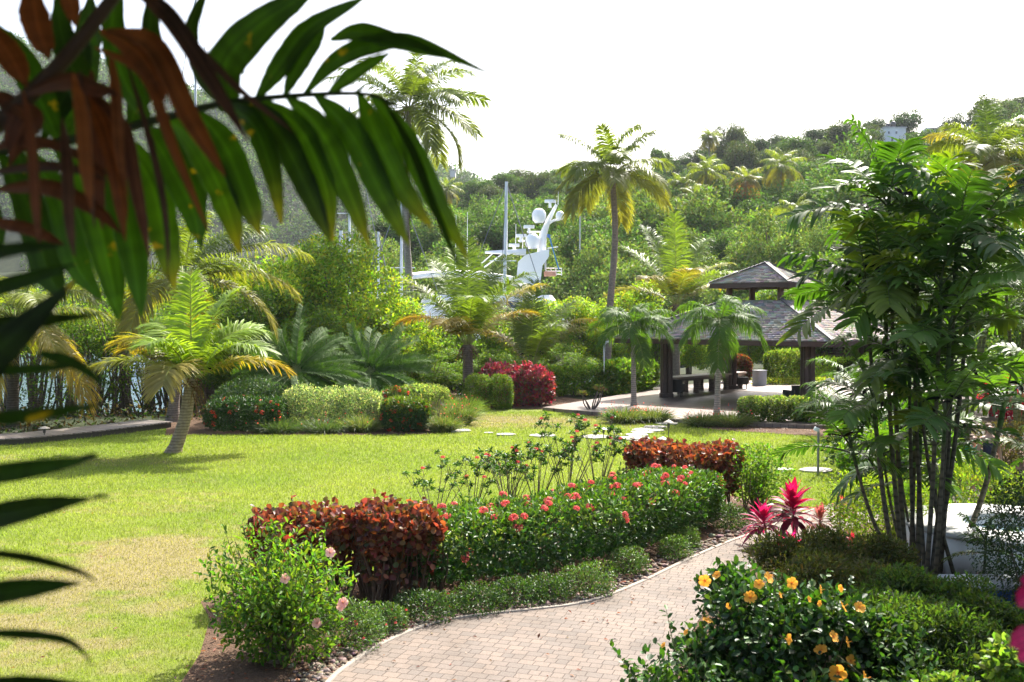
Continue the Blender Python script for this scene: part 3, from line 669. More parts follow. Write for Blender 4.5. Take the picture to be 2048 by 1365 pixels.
# leggy shrubs behind the hedge: thin bare stems with leaf tufts on top
def leggy(label, px, py, D, h, n, seed, spread=.55):
    rg_ = np.random.default_rng(seed); b = at(px, py, D); b[2] = 0
    t = thing('leggy_shrub', label, 'shrub', b, 'leggy shrubs rising behind the hedge'); sb = MB(); lb = MB(); fl = []
    for i in range(n):
        e = b + np.array([rg_.uniform(-1, 1) * spread, rg_.uniform(-1, 1) * spread * .7, h * rg_.uniform(.72, 1.05)])
        mdl = b + (e - b) * np.array([.35, .35, .5]); tube(sb, [b + rg_.uniform(-.08, .08, 3) * np.array([1, 1, 0]), mdl, e], [.011, .008, .004], 4, (.13, .10, .07), n=7, cap=False)
        for q in range(3):
            e2 = e + rg_.uniform(-.14, .14, 3) - np.array([0, 0, .08 * q]); tube(sb, [e - np.array([0, 0, .15]), e2], [.005, .003], 4, (.13, .11, .06), cap=False)
            k = 17; d = rdir(rg_, k); d[:, 2] = d[:, 2] * .5 + .25
            leaves(lb, e2 + rdir(rg_, k) * .025, d, nrm(rdir(rg_, k) * .4 + np.array([0, 0, 1.])), rg_.uniform(.06, .11, k), .036, pick(rg_, [(.05, .12, .02), (.08, .16, .026), (.035, .085, .018)], k), T_HEX)
        if rg_.random() < .35: fl.append(e)
    part(t, sb, 'stems', M_STEM); part(t, lb, 'foliage', M_HEDGE)
    for e in fl:
        o = link('flower_cluster', M_FLOW, t); o.location = Vector(e + np.array([0, 0, .03])) - t.location; o.scale = (.6,) * 3
for i, (px, D, h, n, lb) in enumerate([(870, 17.2, 1.58, 7, 'small leggy green shrub, the most isolated one behind the hedge'), (945, 17.7, 1.42, 9, 'low leggy shrub between the isolated small one and the taller ones behind the hedge'), (1020, 18.2, 1.5, 12, 'leggy wide shrub of thin bare stems behind the hedge middle'),
                                     (1075, 18.6, 1.66, 12, 'tall leggy shrub with stems fanning over the hedge top'), (1135, 18.9, 1.98, 13, 'tallest leggy shrub with small red blooms at its tips'), (1195, 19.3, 1.9, 12, 'leggy shrub nearest the orange brown copperleaf hedge'), (1010, 19.6, 1.35, 9, 'short leggy shrub standing behind the wide leggy shrub')]):
    leggy(lb, px, 1000, D, h, n, 60 + i)
c = at(1515, 1000, 20.6)
bush('green_bush', 'airy light green bush between the orange brown hedge and the magenta cordyline', 'bush', c, (.62, .6, .68), 2600, .08, GRN, M_BROAD, 71, lump=.4, deep=.8, stems=26, zc=.68)
# ground cover mounds in front of the hedge
MND = [(.085, .15, .035), (.12, .19, .055), (.06, .115, .028)]
DK = [(.035, .08, .018), (.05, .10, .022), (.07, .125, .028)]
for i, (px, py, rx, h, pal, lb) in enumerate([
    (1348, 1118, .30, .36, MND, 'silvery green mound in the bed, the near one of the touching pair'), (1372, 1098, .30, .34, MND, 'silvery green mound in the bed, the far one of the touching pair'),
    (1258, 1148, .34, .38, MND, 'single silvery green mound between the touching pair and the row of spreading plants'), (1172, 1188, .48, .40, MND, 'large pale mound at the end of the spreading ground cover row'),
    (1095, 1200, .40, .30, DK, 'dark feathery ground cover clump beside the large pale mound'), (1030, 1208, .42, .34, DK, 'mid green ground cover clump in shade below the hedge'), (955, 1222, .42, .32, DK, 'dark shaded ground cover clump nearest where the kerb straightens'),
    (850, 1238, .46, .34, DK, 'dark ground cover patch with tiny pink blooms in front of the copperleaf'), (770, 1262, .36, .32, MND, 'small leafed clump with pink blooms beside the gravel strip'), (705, 1292, .46, .50, MND, 'dense small leafed bush with tiny pink blooms next to the pale pink hibiscus'),
    (1455, 1058, .42, .46, DK, 'low speckled shrub at the kerb before the magenta cordyline')]):
    c = G(px, py); rx *= .86; n = int(2600 * rx / .4)
    t, P_, N_ = bush('ground_cover_mound', lb, 'ground cover', c, (rx, rx * .85, h * .62), n, .045, pal, M_HEDGE, 80 + i, lump=.3, deep=.5, stems=5, zc=h * .42, lw=.42, T=T_RH)
    if i in (7, 8, 9):
        fm = M_FLOW
        for q in rg.choice(len(P_), 8, replace=False):
            o = link('flower', fm, t); o.location = Vector(P_[q] + N_[q] * .02) - t.location; o.scale = (.28,) * 3

# ------------------------------------------------------------------ magenta cordylines
def cordyline(label, base, h, n, L, Wd, cin, cout, seed, lean=(0, 0), heads=1):
    rg_ = np.random.default_rng(seed); t = thing('cordyline', label, 'plant', base); sb = MB()
    for hd in range(heads):
        top = np.array(base) + np.array([lean[0] + rg_.uniform(-.12, .12) * (hd > 0), lean[1] + rg_.uniform(-.1, .1) * (hd > 0), h * (1 - .25 * hd)])
        tube(sb, [base, (np.array(base) + top) / 2 + rg_.uniform(-.03, .03, 3), top], [.018, .016, .012], 6, (.16, .10, .08), n=6)
        i = np.arange(n); f = i / n
        az = i * GA + rg_.uniform(-.2, .2, n); el = 1.45 - 1.55 * f ** .8 + rg_.uniform(-.1, .1, n)
        d = np.stack([np.cos(az) * np.cos(el), np.sin(az) * np.cos(el), np.sin(el)], 1); b = top - np.c_[np.zeros((n, 2)), f * h * .45]
        wv = nrm(np.stack([-np.sin(az), np.cos(az), np.zeros(n)], 1) + .15 * rg_.standard_normal((n, 3)))
        m = (f ** .8)[:, None]; cc = np.array(cin) * (1 - m) + np.array(cout) * m; cc = cc * rg_.uniform(.7, 1.3, (n, 1)); alt = rg_.random(n) < .22; cc[alt] = np.array(cin) * .9
        lb = MB(); ribbon(lb, b, d, wv, L * rg_.uniform(.75, 1.1, n) * (.8 + .3 * np.minimum(f * 2, 1)), Wd * rg_.uniform(.85, 1.15, n), .12 + .4 * f, (.22, .7, 1, .85, .5, .04), cc, cc * .9, 6, .14)
        part(t, lb, 'leaf_rosette', M_PINKLEAF)
    part(t, sb, 'stem', M_STEM, True)
PK, MR = (.48, .015, .105), (.055, .010, .022)
cordyline('tallest cordyline with bright magenta upright top leaves over maroon ones', G(1585, 1094), .82, 46, .60, .14, PK, MR, 101)
cordyline('spreading pink cordyline beside the path, lower than the tall magenta one', G(1532, 1092), .50, 36, .52, .11, (.42, .025, .13), (.14, .015, .05), 102, (-.05, 0), 1)
cordyline('small hot pink cordyline in front of the tall magenta one', G(1583, 1118), .24, 15, .40, .10, (.75, .03, .25), (.30, .02, .08), 103)
CRT = [(.10, .09, .03), (.35, .12, .06), (.05, .06, .02)]
cordyline('dark broad leafed cordyline with cream and green streaks', G(1640, 1078), .42, 20, .36, .13, (.42, .28, .16), (.03, .05, .016), 104)
cordyline('thin stemmed cordyline with salmon leaf tips over the paving', G(1682, 1070), .62, 18, .34, .085, (.62, .20, .13), (.06, .035, .028), 105)
cordyline('small salmon pink cordyline low among the feathery shrubs', G(1702, 1108), .22, 14, .30, .06, (.65, .12, .12), (.20, .04, .05), 106)

# ------------------------------------------------------------------ yellow hibiscus and feathery shrubs in the near garden
YH = [(.018, .048, .014), (.025, .062, .017), (.036, .08, .02), (.014, .04, .013)]
def multi_bush(name, label, cat, blobs, n, ls, pal, mat, seed, T, lw, deep=.5, lump=.35, up=.3, stems=30, toppal=None, out=.6, sub=6, core=.72):
    rg_ = np.random.default_rng(seed); c = np.mean([b[0] for b in blobs], 0); nb_ = []
    for bc, br in blobs:
        br = np.array(br); nb_.append((bc, br * core))
        for _ in range(sub):
            q = rdir(rg_, 1)[0]; q[2] = abs(q[2]) * .9 - .1; q[1] = -abs(q[1]) if rg_.random() < .7 else q[1]; nb_.append((bc + q * br * .72, br * rg_.uniform(.3, .5)))
    blobs = nb_; t = thing(name, label, cat, (c[0], c[1], 0)); lb = MB(); sb = MB(); AP, AN = [], []
    vol = np.array([b[1][0] * b[1][1] + b[1][0] * b[1][2] for b in blobs]); vol = vol / vol.sum()
    for (bc, br), f in zip(blobs, vol):
        P_, N_ = blob(rg_, bc, br, int(n * f), deep, lump, 16, .04, 2.3); AP.append(P_); AN.append(N_); k = len(P_)
        d, u = leafdirs(rg_, N_, up, .8, out); cl = pick(rg_, pal, k, .3)
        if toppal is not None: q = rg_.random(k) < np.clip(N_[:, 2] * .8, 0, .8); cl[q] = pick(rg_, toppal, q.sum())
        leaves(lb, P_, d, u, ls * rg_.uniform(.55, 1.3, k), ls * lw * rg_.uniform(.8, 1.2, k), cl, T)
        for s in range(max(1, stems // len(blobs))):
            e = P_[rg_.integers(0, k)]; b = np.array([bc[0] + rg_.uniform(-.25, .25) * br[0], bc[1] + rg_.uniform(-.25, .25) * br[1], 0]); tube(sb, [b, (b + e) / 2 + np.array([0, 0, .06]), e], [.014, .009, .003], 4, (.10, .075, .05), n=5, cap=False)
    part(t, lb, 'foliage', mat); part(t, sb, 'stems', M_STEM)
    return t, np.concatenate(AP), np.concatenate(AN)
def B_(px, py, D, r): return (at(px, py, D), r)
t, P_, N_ = multi_bush('yellow_hibiscus_bush', 'dark green hibiscus bush covered with orange yellow flowers beside the path', 'bush',
    [B_(1560, 1265, 9.4, (.72, .6, .55)), B_(1450, 1340, 9.3, (.62, .55, .5)), B_(1690, 1300, 9.5, (.62, .55, .5)), B_(1335, 1395, 8.8, (.45, .45, .35)), B_(1600, 1440, 8.8, (.9, .6, .55)), B_(1790, 1400, 8.9, (.5, .5, .5)), B_(1480, 1200, 9.8, (.4, .4, .35))],
    13500, .078, YH, M_HEDGE, 111, T_HEX, .68, deep=.62, core=.86, toppal=[(.05, .115, .022), (.07, .145, .028)])
sprigs(t, P_, N_, 110, (.08, .3), .075, [(.04, .10, .02), (.055, .125, .024), (.03, .07, .018)], M_HEDGE, T_HEX, .66, 903)
def surf_D(P_, px, py, tol=14):
    x, f, z = ray(px, py); s = P_[:, 1] / f; qx = 1024 + P_[:, 0] / P_[:, 1] * f
    e = np.hypot(P_[:, 0] / P_[:, 1] * f - x, (P_[:, 2] - EYE) / P_[:, 1] * f - z); k = e < tol
    return P_[k, 1].min() if k.any() else np.median(P_[:, 1])
for i, (px, py, q, dirn) in enumerate([(1417, 1162, 1, 0), (1532, 1146, 1, .4), (1513, 1170, .8, -.5), (1567, 1168, .9, .2), (1620, 1157, .7, 1), (1685, 1165, .6, -1), (1493, 1202, 1, -.2), (1548, 1201, .5, .9), (1455, 1220, .5, -.6), (1410, 1245, .8, .4), (1671, 1214, .9, 1.1), (1715, 1213, .9, .3), (1657, 1272, .9, .5), (1630, 1300, 1, -.1), (1571, 1287, .8, -.9), (1688, 1289, .8, .9), (1703, 1320, 1, .1), (1673, 1354, 1.3, 0), (1714, 1357, 1, .3), (1332, 1230, .5, -.8), (1437, 1157, .7, -.3), (1610, 1205, .5, .4), (1632, 1210, .5, -.4), (1312, 1290, .45, -.7)]):
    o = link('flower', HYEL, t); x_, f_, z_ = ray(px, py); e_ = np.hypot(P_[:, 0] / P_[:, 1] * f_ - x_, (P_[:, 2] - EYE) / P_[:, 1] * f_ - z_); q_ = np.argsort(e_)[:14]; q_ = q_[np.argmin(P_[q_, 1])]; o.location = Vector(P_[q_] + N_[q_] * .03 + np.array([0, -.09, .03])) - t.location; s = q * .95; o.scale = (s, s, s)
    o.rotation_euler = Vector((dirn * 1.5 + rg.uniform(-.5, .5), -rg.uniform(.2, 1), rg.uniform(-.1, 1.1))).to_track_quat('Z', 'Y').to_euler()
ARL = [(.032, .06, .015), (.042, .075, .018), (.055, .09, .024), (.025, .048, .013)]; ARB = [(.10, .105, .04), (.075, .08, .03), (.055, .07, .022)]
ART = [(.055, .105, .024), (.07, .125, .028)]
multi_bush('feathery_shrub', 'olive brown feathery shrub between the yellow hibiscus and the magenta cordylines', 'shrub', [B_(1555, 1110, 13.4, (.5, .45, .32)), B_(1660, 1120, 13.0, (.6, .5, .42)), B_(1740, 1118, 13.2, (.5, .45, .42)), B_(1620, 1180, 12.2, (.7, .5, .4)), B_(1720, 1190, 12.0, (.55, .5, .4))], 19000, .072, ARB, M_BROAD, 121, T_RH, .34)
multi_bush('feathery_shrub', 'deep green feathery shrub at the foot of the slender palm trunks', 'shrub', [B_(1800, 1190, 11.6, (.5, .45, .38)), B_(1900, 1205, 11.4, (.5, .45, .35)), B_(1745, 1240, 11.0, (.45, .45, .35)), B_(1850, 1250, 10.8, (.6, .5, .4))], 17000, .072, ARL, M_BROAD, 122, T_RH, .34, toppal=ART)
multi_bush('feathery_shrub', 'largest feathery green shrub, bulging over the shaded hibiscus leaves', 'shrub', [B_(1830, 1275, 9.7, (.6, .5, .42)), B_(1760, 1310, 9.5, (.42, .45, .4)), B_(1910, 1295, 9.6, (.45, .5, .4)), B_(1850, 1380, 9.2, (.75, .5, .45))], 21000, .07, ARL, M_BROAD, 123, T_RH, .32, toppal=ART)
multi_bush('feathery_shrub', 'dark feathery shrub under the blue panel by the curved white wall', 'shrub', [B_(1980, 1260, 10.2, (.45, .45, .38)), B_(2030, 1330, 9.9, (.5, .45, .5)), B_(1950, 1350, 9.8, (.4, .4, .4))], 11000, .07, ARL, M_BROAD, 124, T_RH, .34)
multi_bush('variegated_shrub', 'pale lime leafed shrub in the near corner under the bougainvillea', 'shrub', [B_(2020, 1330, 7.4, (.24, .25, .17)), B_(1890, 1395, 7.6, (.3, .25, .15))], 1500, .07, [(.12, .20, .045), (.17, .25, .07), (.07, .14, .03)], M_BROAD, 125, T_HEX, .7)
# ------------------------------------------------------------------ slender clumping palms in front of the curved wall
def clump(label, stems, seed, cane=(.085, .075, .05)):
    rg_ = np.random.default_rng(seed); b0 = np.array(stems[0][0]); t = thing('clumping_palm', label, 'palm', (b0[0], b0[1], 0))
    for base, top, r, nf, L, hi in stems:
        base = np.array(base); top = np.array(top); mb = MB()
        lean = (top - base) * np.array([1, 1, 0]); P_ = bez([base, base + (top - base) * .35 + lean * .14, base + (top - base) * .7 + lean * .1, top], 22)
        c = np.array(cane) * rg_.uniform(.7, 1.4) * np.ones((22, 3)); c[17:] = (.05, .085, .025)
        rad = r * (1.15 - .4 * np.linspace(0, 1, 22)); rad[17:20] *= 1.25
        tube(mb, P_, rad, 8, c, 0); part(t, mb, 'trunk', M_CANE, True)
        a0 = rg_.random() * 6.28
        nf += 1
        for i in range(nf):
            f = (i + .5) / nf; mb = MB(); az = a0 + i * GA + rg_.uniform(-.2, .2); el = hi - 1.35 * f ** .9
            g = np.array([(.028, .066, .017), (.042, .092, .02), (.075, .14, .024)][rg_.integers(0, 3)]); yel = (.30, .27, .03) if rg_.random() < .14 else (.05, .10, .02)
            frond(mb, rg_, P_[-1] - np.array([0, 0, .25 * f]), az, el, L * .96 * rg_.uniform(.8, 1.1), .42 + .6 * rg_.random(), 17, L * .32, .074 * L / 1.4, .16 + .35 * rg_.random(), g, g * .7 + np.array(yel) * .4, vee=.25, st=4, prof=BLUNT, pet=.22, rr=.012, fold=.10, fwd=(.35, .9), rcol=(.05, .07, .02), lprof='flat', roll=rg_.uniform(-.5, .5), jit=.25)
            part(t, mb, 'frond', [M_PALMD, M_STEM])
def S(bx, by, tx, ty, D, dt=0., r=.035, nf=7, L=1.35, hi=1.35): b = G(bx, by); return (b, at(tx, ty, b[1] + dt), r, nf, L, hi)
clump('thick clump of slender dark palm trunks nearest the magenta cordylines', [
    S(1790, 1146, 1733, 575, 0, .2, .034, 8, 1.45), S(1806, 1140, 1768, 545, 0, -.2, .036, 8, 1.5), S(1812, 1136, 1778, 400, 0, .3, .038, 9, 1.55, 1.45), S(1800, 1142, 1700, 880, 0, -.4, .028, 6, 1.1),
    S(1830, 1150, 1818, 700, 0, -.5, .03, 7, 1.25), S(1822, 1130, 1838, 430, 0, .5, .034, 8, 1.45, 1.45), S(1795, 1150, 1745, 790, 0, -.6, .026, 6, 1.1), S(1836, 1138, 1840, 860, 0, .3, .04, 6, 1.2), S(1815, 1130, 1765, 905, 0, .5, .024, 6, 1.05, 1.2), S(1842, 1132, 1800, 940, 0, .6, .024, 6, 1.0, 1.1)], 131)
clump('clump of slender palm trunks crossing in front of the curved white wall', [
    S(1862, 1172, 1915, 470, 0, .2, .038, 9, 1.5), S(1852, 1170, 1882, 560, 0, -.2, .034, 7, 1.4), S(1872, 1168, 1900, 640, 0, -.5, .032, 7, 1.3), S(1868, 1176, 1890, 820, 0, -.7, .03, 7, 1.2), S(1912, 1165, 1835, 760, 0, .2, .03, 6, 1.2), S(1866, 1166, 1948, 470, 0, .5, .034, 8, 1.5, 1.4), S(1880, 1150, 1870, 900, 0, .6, .024, 6, 1.0, 1.1), S(1880, 1160, 1905, 720, 0, .1, .03, 7, 1.3), S(1850, 1160, 1825, 560, 0, .4, .032, 7, 1.35)], 132)
clump('single leaning slender palm rising behind the white wall top', [S(1908, 1130, 2012, 790, 0, -.2, .045, 7, 1.2, 1.35)], 133)
clump('small young palm with fresh bright fronds before the curved white wall', [S(1965, 1180, 1972, 1075, 0, 0, .02, 6, .55)], 134, (.05, .06, .03))
clump('low palm with arching fronds near the walking pair', [S(2075, 1010, 2085, 900, 0, 0, .03, 8, 1.0, 1.3), S(2085, 1000, 2110, 740, 0, 0, .04, 8, 1.5, 1.3)], 135)
# broad fresh leaf seedling
b = at(1832, 1160, 13.8); b[2] = max(0, b[2] - .35); t = thing('broadleaf_seedling', 'single fresh plant with three broad glossy leaves at the palm clump', 'plant', b)
mb = MB(); d = nrm(np.array([(.12, -.1, 1.), (.85, -.2, .42), (.7, -.4, .1)])); ribbon(mb, np.repeat(b[None], 3, 0), d, nrm(np.cross(d, [[0.3, 1, 0]] * 3)), [.62, .55, .45], [.2, .2, .15], .1, (.15, .7, 1, .9, .5, .04), np.array([(.09, .22, .02)] * 3), np.array([(.10, .24, .02)] * 3), 8, .1); part(t, mb, 'leaves', M_PALM)
# curved white wall with a pale coping, blue panel, lamp and stump beside it
cx, cy, r0, r1 = G(1995, 1050, 1.0)[0] + .35, 15.9, 1.62, 2.25
cen = np.array([8.1, 16.15])
t = thing('curved_wall', 'low curved white wall with wide pale coping behind the palm trunks', 'wall', (cen[0], cen[1], 0))
def arc_wall(ri, ro, z0, z1, a0, a1, col, bev=.0, n=40):
    a = np.linspace(a0, a1, n); mb = MB(); pr = [(ri, z0), (ri, z1), (ro, z1), (ro, z0)]
    V = np.concatenate([np.c_[cen[0] + np.cos(a) * r, cen[1] + np.sin(a) * r, np.full(n, z)] for r, z in pr])
    mb.add(V, [((q) * n + i, q * n + i + 1, ((q + 1) % 4) * n + i + 1, ((q + 1) % 4) * n + i) for q in range(4) for i in range(n - 1)], col)
    for e in (0, n - 1): mb.add(V[[e, n + e, 2 * n + e, 3 * n + e]], [(0, 1, 2, 3)], col)
    return mb
part(t, arc_wall(.72, 1.62, 0, .58, R(0), R(360), (.8, .79, .76)), 'wall_body', M_WALLP)
part(t, arc_wall(.70, 1.66, .583, .63, R(0), R(360), (.42, .42, .40)), 'coping', M_CONC)
mb = MB(); lathe(mb, [(.0, .46), (.71, .46)], (cen[0], cen[1], 0), 28, (.02, .16, .20)); part(t, mb, 'basin_water', M_WATER)
b = G(1990, 1230); t = thing('blue_panel', 'low grey ledge with a blue tiled face below the white wall', 'pool ledge', (b[0] + .2, b[1], 0))
mb = MB(); box(mb, (b[0] + .25, b[1] + .25, .17), (1.5, .5, .34), (.03, .09, .26), bev=.02); part(t, mb, 'tile_face', M_METAL)
mb = MB(); box(mb, (b[0] + .25, b[1] + .25, .375), (1.6, .6, .06), (.34, .36, .38), bev=.02); part(t, mb, 'ledge', M_CONC)
b = G(1995, 1186); t = thing('spotlight', 'small black garden spotlight on the ground below the white wall', 'spotlight', b)
mb = MB(); box(mb, b + np.array([0, 0, .05]), (.12, .1, .1), (.02, .02, .022), bev=.015); box(mb, b + np.array([.0, 0, .14]), (.17, .15, .1), (.02, .02, .022), bev=.03, M=np.array(Matrix.Rotation(.5, 3, 'X'))); part(t, mb, 'housing', M_METAL)
b = G(1956, 1180); mb = MB(); tube(mb, [b, b + np.array([.0, 0, .12]), b + np.array([.01, 0, .25])], [.05, .045, .045], 9, (.15, .12, .10)); o = mb.obj('tree_stump', M_WOODBARK); tag(o, 'short grey cut stump standing before the white wall', 'stump')
# shrubs filling the garden behind the slender palms
YG = [(.15, .22, .03), (.20, .27, .035), (.11, .18, .028)]
c = G(1762, 1092); bush('golden_shrub', 'soft yellow green shrub glowing behind the slender palm trunks', 'shrub', c + np.array([.15, .3, 0]), (.95, .8, .62), 8500, .07, YG, M_BROAD, 141, T=T_RH, lw=.34, zc=.55)
c = at(1945, 985, 19.5); bush('golden_shrub', 'yellow green shrub behind the curved white wall', 'shrub', c, (1.1, .9, .6), 7000, .085, YG, M_BROAD, 142, T=T_RH, lw=.4, zc=.6)
c = at(1790, 960, 21.8); bush('green_shrub', 'leafy mid green shrub glimpsed between the palm trunks', 'shrub', c, (1.2, 1.0, .75), 5200, .14, GRN, M_BROAD, 143, zc=.8)
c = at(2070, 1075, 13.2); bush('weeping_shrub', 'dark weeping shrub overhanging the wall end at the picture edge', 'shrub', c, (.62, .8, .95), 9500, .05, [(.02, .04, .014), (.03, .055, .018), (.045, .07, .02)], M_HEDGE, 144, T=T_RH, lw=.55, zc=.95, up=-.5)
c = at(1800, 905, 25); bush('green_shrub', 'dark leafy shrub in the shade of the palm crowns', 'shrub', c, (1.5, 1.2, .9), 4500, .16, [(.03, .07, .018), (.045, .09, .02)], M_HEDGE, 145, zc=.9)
c = at(2035, 770, 36); bush('red_shrub', 'crimson leafed shrub by the pale paving beyond the palms', 'shrub', c, (1.3, 1.0, .75), 2600, .13, [(.34, .02, .045), (.22, .015, .035), (.4, .05, .05)], M_PINKLEAF, 146, zc=.7 + c[2] * 0 + .3)
c = at(2010, 905, 27); bush('brown_shrub', 'dry brownish shrub beside the walking pair', 'shrub', c, (.9, .8, .55), 2600, .08, [(.10, .085, .04), (.12, .10, .05), (.07, .07, .03)], M_BROAD, 147, zc=.55)
# ------------------------------------------------------------------ flower bed at the far side of the lawn
rg = np.random.default_rng(303)
M_REDFL = ixora_flower_mesh(rg, .085, [(.80, .085, .05), (.85, .13, .07), (.7, .06, .05)], 22)
VAR = [(.16, .22, .13), (.26, .31, .21), (.08, .14, .07), (.36, .40, .31)]
IXD = [(.022, .055, .014), (.032, .075, .018), (.045, .09, .02)]
def ixbed(label, line, wd, h, n, seed, k, top=None):
    t, P_, N_ = hedge('ixora_hedge', label, 'hedge', line, wd, h, n, .12, IXD, M_HEDGE, seed, z0=.06, toppal=top, lump=.09, stems=6)
    r_ = np.random.default_rng(seed + 5); put_flowers(t, P_, N_, M_REDFL, k, r_, (N_[:, 1] < .3) & (P_[:, 2] > .12), smin=.45, smax=.9)
ixbed('dark rounded hedge with scattered red flowers behind the young coconut palm', np.array([(-10.6, 34.8), (-8.0, 34.8)]), 1.9, 1.1, 8500, 151, 60)
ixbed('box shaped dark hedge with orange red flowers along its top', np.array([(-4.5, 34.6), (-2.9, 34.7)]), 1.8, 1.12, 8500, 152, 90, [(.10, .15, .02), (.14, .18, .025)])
ixbed('thin strip of red flowered hedge between the two pale variegated hedges', np.array([(-4.8, 37.4), (-3.9, 37.6)]), 1.0, 1.25, 2200, 153, 30, [(.09, .13, .02)])
hedge('variegated_hedge', 'white and green variegated hedge in the middle of the flower bed', 'hedge', np.array([(-8.3, 36.1), (-6.6, 36.3), (-4.8, 36.4)]), 1.7, 1.28, 16000, .085, VAR, M_BROAD, 154, z0=.08, lump=.34, stems=8)
hedge('variegated_hedge', 'flat topped pale variegated hedge behind the strip of red flowers', 'hedge', np.array([(-6.4, 40.8), (-4.5, 40.6), (-2.9, 39.6)]), 2.2, 1.2, 13000, .09, [(.24, .31, .12), (.33, .38, .18), (.15, .22, .07)], M_BROAD, 155, z0=.08, lump=.08, stems=6)
c = at(500, 800, 37.5); bush('grey_green_shrub', 'dusky low shrub behind the dark red flowered hedge', 'shrub', c, (1.4, .9, .75), 3600, .11, [(.05, .095, .04), (.07, .12, .05)], M_HEDGE, 156, zc=.85)
# fine stemmed coral plants (weeping wiry clumps)
def wiry(label, c, rx, ry, h, n, seed, pal, fl=0, flc=(.8, .12, .09)):
    r_ = np.random.default_rng(seed); t = thing('coral_plant', label, 'plant', (c[0], c[1], 0)); mb = MB()
    a = r_.random(n) * 6.28; q = np.sqrt(r_.random(n)); b = np.c_[c[0] + np.cos(a) * q * rx * .6, c[1] + np.sin(a) * q * ry * .6, np.full(n, .01)]
    d = nrm(np.c_[np.cos(a) * q * rx / h * .9, np.sin(a) * q * ry / h * .9, np.ones(n)] + .25 * r_.standard_normal((n, 3)))
    cl = pick(r_, pal, n); ribbon(mb, b, d, nrm(np.cross(d, r_.standard_normal((n, 3)))), h * r_.uniform(.7, 1.35, n), .014, .25 + .3 * r_.random(n), (1, 1, .8, .3), cl * .8, cl * 1.2, 4)
    part(t, mb, 'foliage', M_GRASS)
    if fl:
        i = r_.integers(0, n, fl); mb = MB(); p = b[i] + d[i] * (h * r_.uniform(.6, 1.0, fl))[:, None]
        leaves(mb, p, rdir(r_, fl), rdir(r_, fl), .06, .045, pick(r_, [flc], fl)); part(t, mb, 'blossom', M_PETAL)
WG = [(.10, .14, .035), (.14, .17, .05), (.08, .12, .03), (.17, .17, .07)]; WD = [(.05, .085, .025), (.07, .105, .03)]
for i, (px, py, D, rx, h, pal, fl, lb) in enumerate([
    (560, 866, 34.0, .95, .75, WD, 14, 'dark wispy grass like plant below the variegated hedge, nearest the dark rounded hedge'), (650, 866, 34.1, 1.0, .72, WD, 10, 'dark wispy plant at the middle foot of the variegated hedge'), (725, 866, 34.3, .8, .8, WG, 10, 'wispy green plant between the variegated hedge and the box shaped flowering hedge'),
    (885, 866, 34.2, .6, .85, WG, 14, 'wispy plant with small red flowers at the end of the box shaped hedge'), (915, 850, 36.5, .7, 1.15, WG, 34, 'tall wispy plant topped with coral red flowers beside the first stepping stone'), (925, 815, 40.0, .75, 1.1, [(.12, .19, .03), (.16, .23, .04)], 0, 'clump of arching green lily leaves before the green globe shrubs'),
    (1245, 848, 37.0, .72, .85, WG, 34, 'wispy coral plant at the edge of the deck, before the slim fan tailed palm'), (1305, 845, 37.3, .75, .8, WG, 26, 'wispy coral plant next to the stepping stones, on the deck side'), (1405, 858, 35.9, .7, .72, WG, 26, 'wispy coral plant beside the path light at the deck step'), (1462, 858, 35.8, .75, .82, WG, 18, 'wispy coral plant at the foot of the palm before the pavilion roof')]):
    c = at(px, py, D); wiry(lb, c, rx, rx * .8, h, 1500, 160 + i, pal, fl)
b = at(755, 806, 38.6); b[2] = 0; t = thing('agave', 'blue green agave leaf rosette among the pale hedges', 'plant', b); mb = MB(); n = 12; a = np.arange(n) * GA; d = nrm(np.c_[np.cos(a) * .45, np.sin(a) * .45, np.ones(n)])
ribbon(mb, np.repeat(b[None], n, 0), d, nrm(np.c_[-np.sin(a), np.cos(a), np.zeros(n)]), 1.5, .22, .1, (.6, .9, 1, .7, .05), np.array([(.10, .2, .09)] * n), np.array([(.12, .22, .1)] * n), 5, .2); part(t, mb, 'leaves', M_PALM)
# cycads
def cycad(label, px, D, crown_z, L, seed, nf, hgt):
    r_ = np.random.default_rng(seed); b = at(px, 800, D); b[2] = 0; t = thing('cycad', label, 'cycad', b); mb = MB()
    tube(mb, [b, b + np.array([0, 0, crown_z * .5]), b + np.array([0, 0, crown_z])], [.34, .30, .26], 12, (.06, .048, .04), n=10); part(t, mb, 'trunk', M_WOODBARK, True)
    tm = []
    for v in range(4):
        mb = MB(); frond(mb, r_, (0, 0, 0), 0., 0., L, .75 + .25 * v, 84, .32, .030, .12, (.04, .095, .02), (.085, .15, .03), vee=.55, st=1, prof=(1, .5), pet=.08, rr=.016, fwd=(.35, .7), rcol=(.10, .13, .03), lprof='flat')
        tm.append(mb.mesh('frond', [M_CYCAD, M_STEM]))
    for i in range(nf):
        f = i / nf; o = link('frond', tm[r_.integers(0, 4)], t); o.location = (0, 0, crown_z + .12 * (1 - f)); o.rotation_mode = 'ZXY'
        el = 1.4 - 1.35 * f ** 1.0 + r_.uniform(-.08, .08); s = r_.uniform(.88, 1.08)
        o.rotation_euler = (el, r_.uniform(-.3, .3), i * GA + r_.uniform(-.15, .15)); o.scale = (s, s, s)
cycad('large dark green cycad, the bigger and nearer of the two, with upright feathery fronds', 592, 39.0, 1.75, 3.0, 171, 100, 4)
cycad('smaller cycad partly behind the large one with fronds reaching the tall palm trunk', 738, 40.5, 1.6, 2.7, 172, 98, 4)

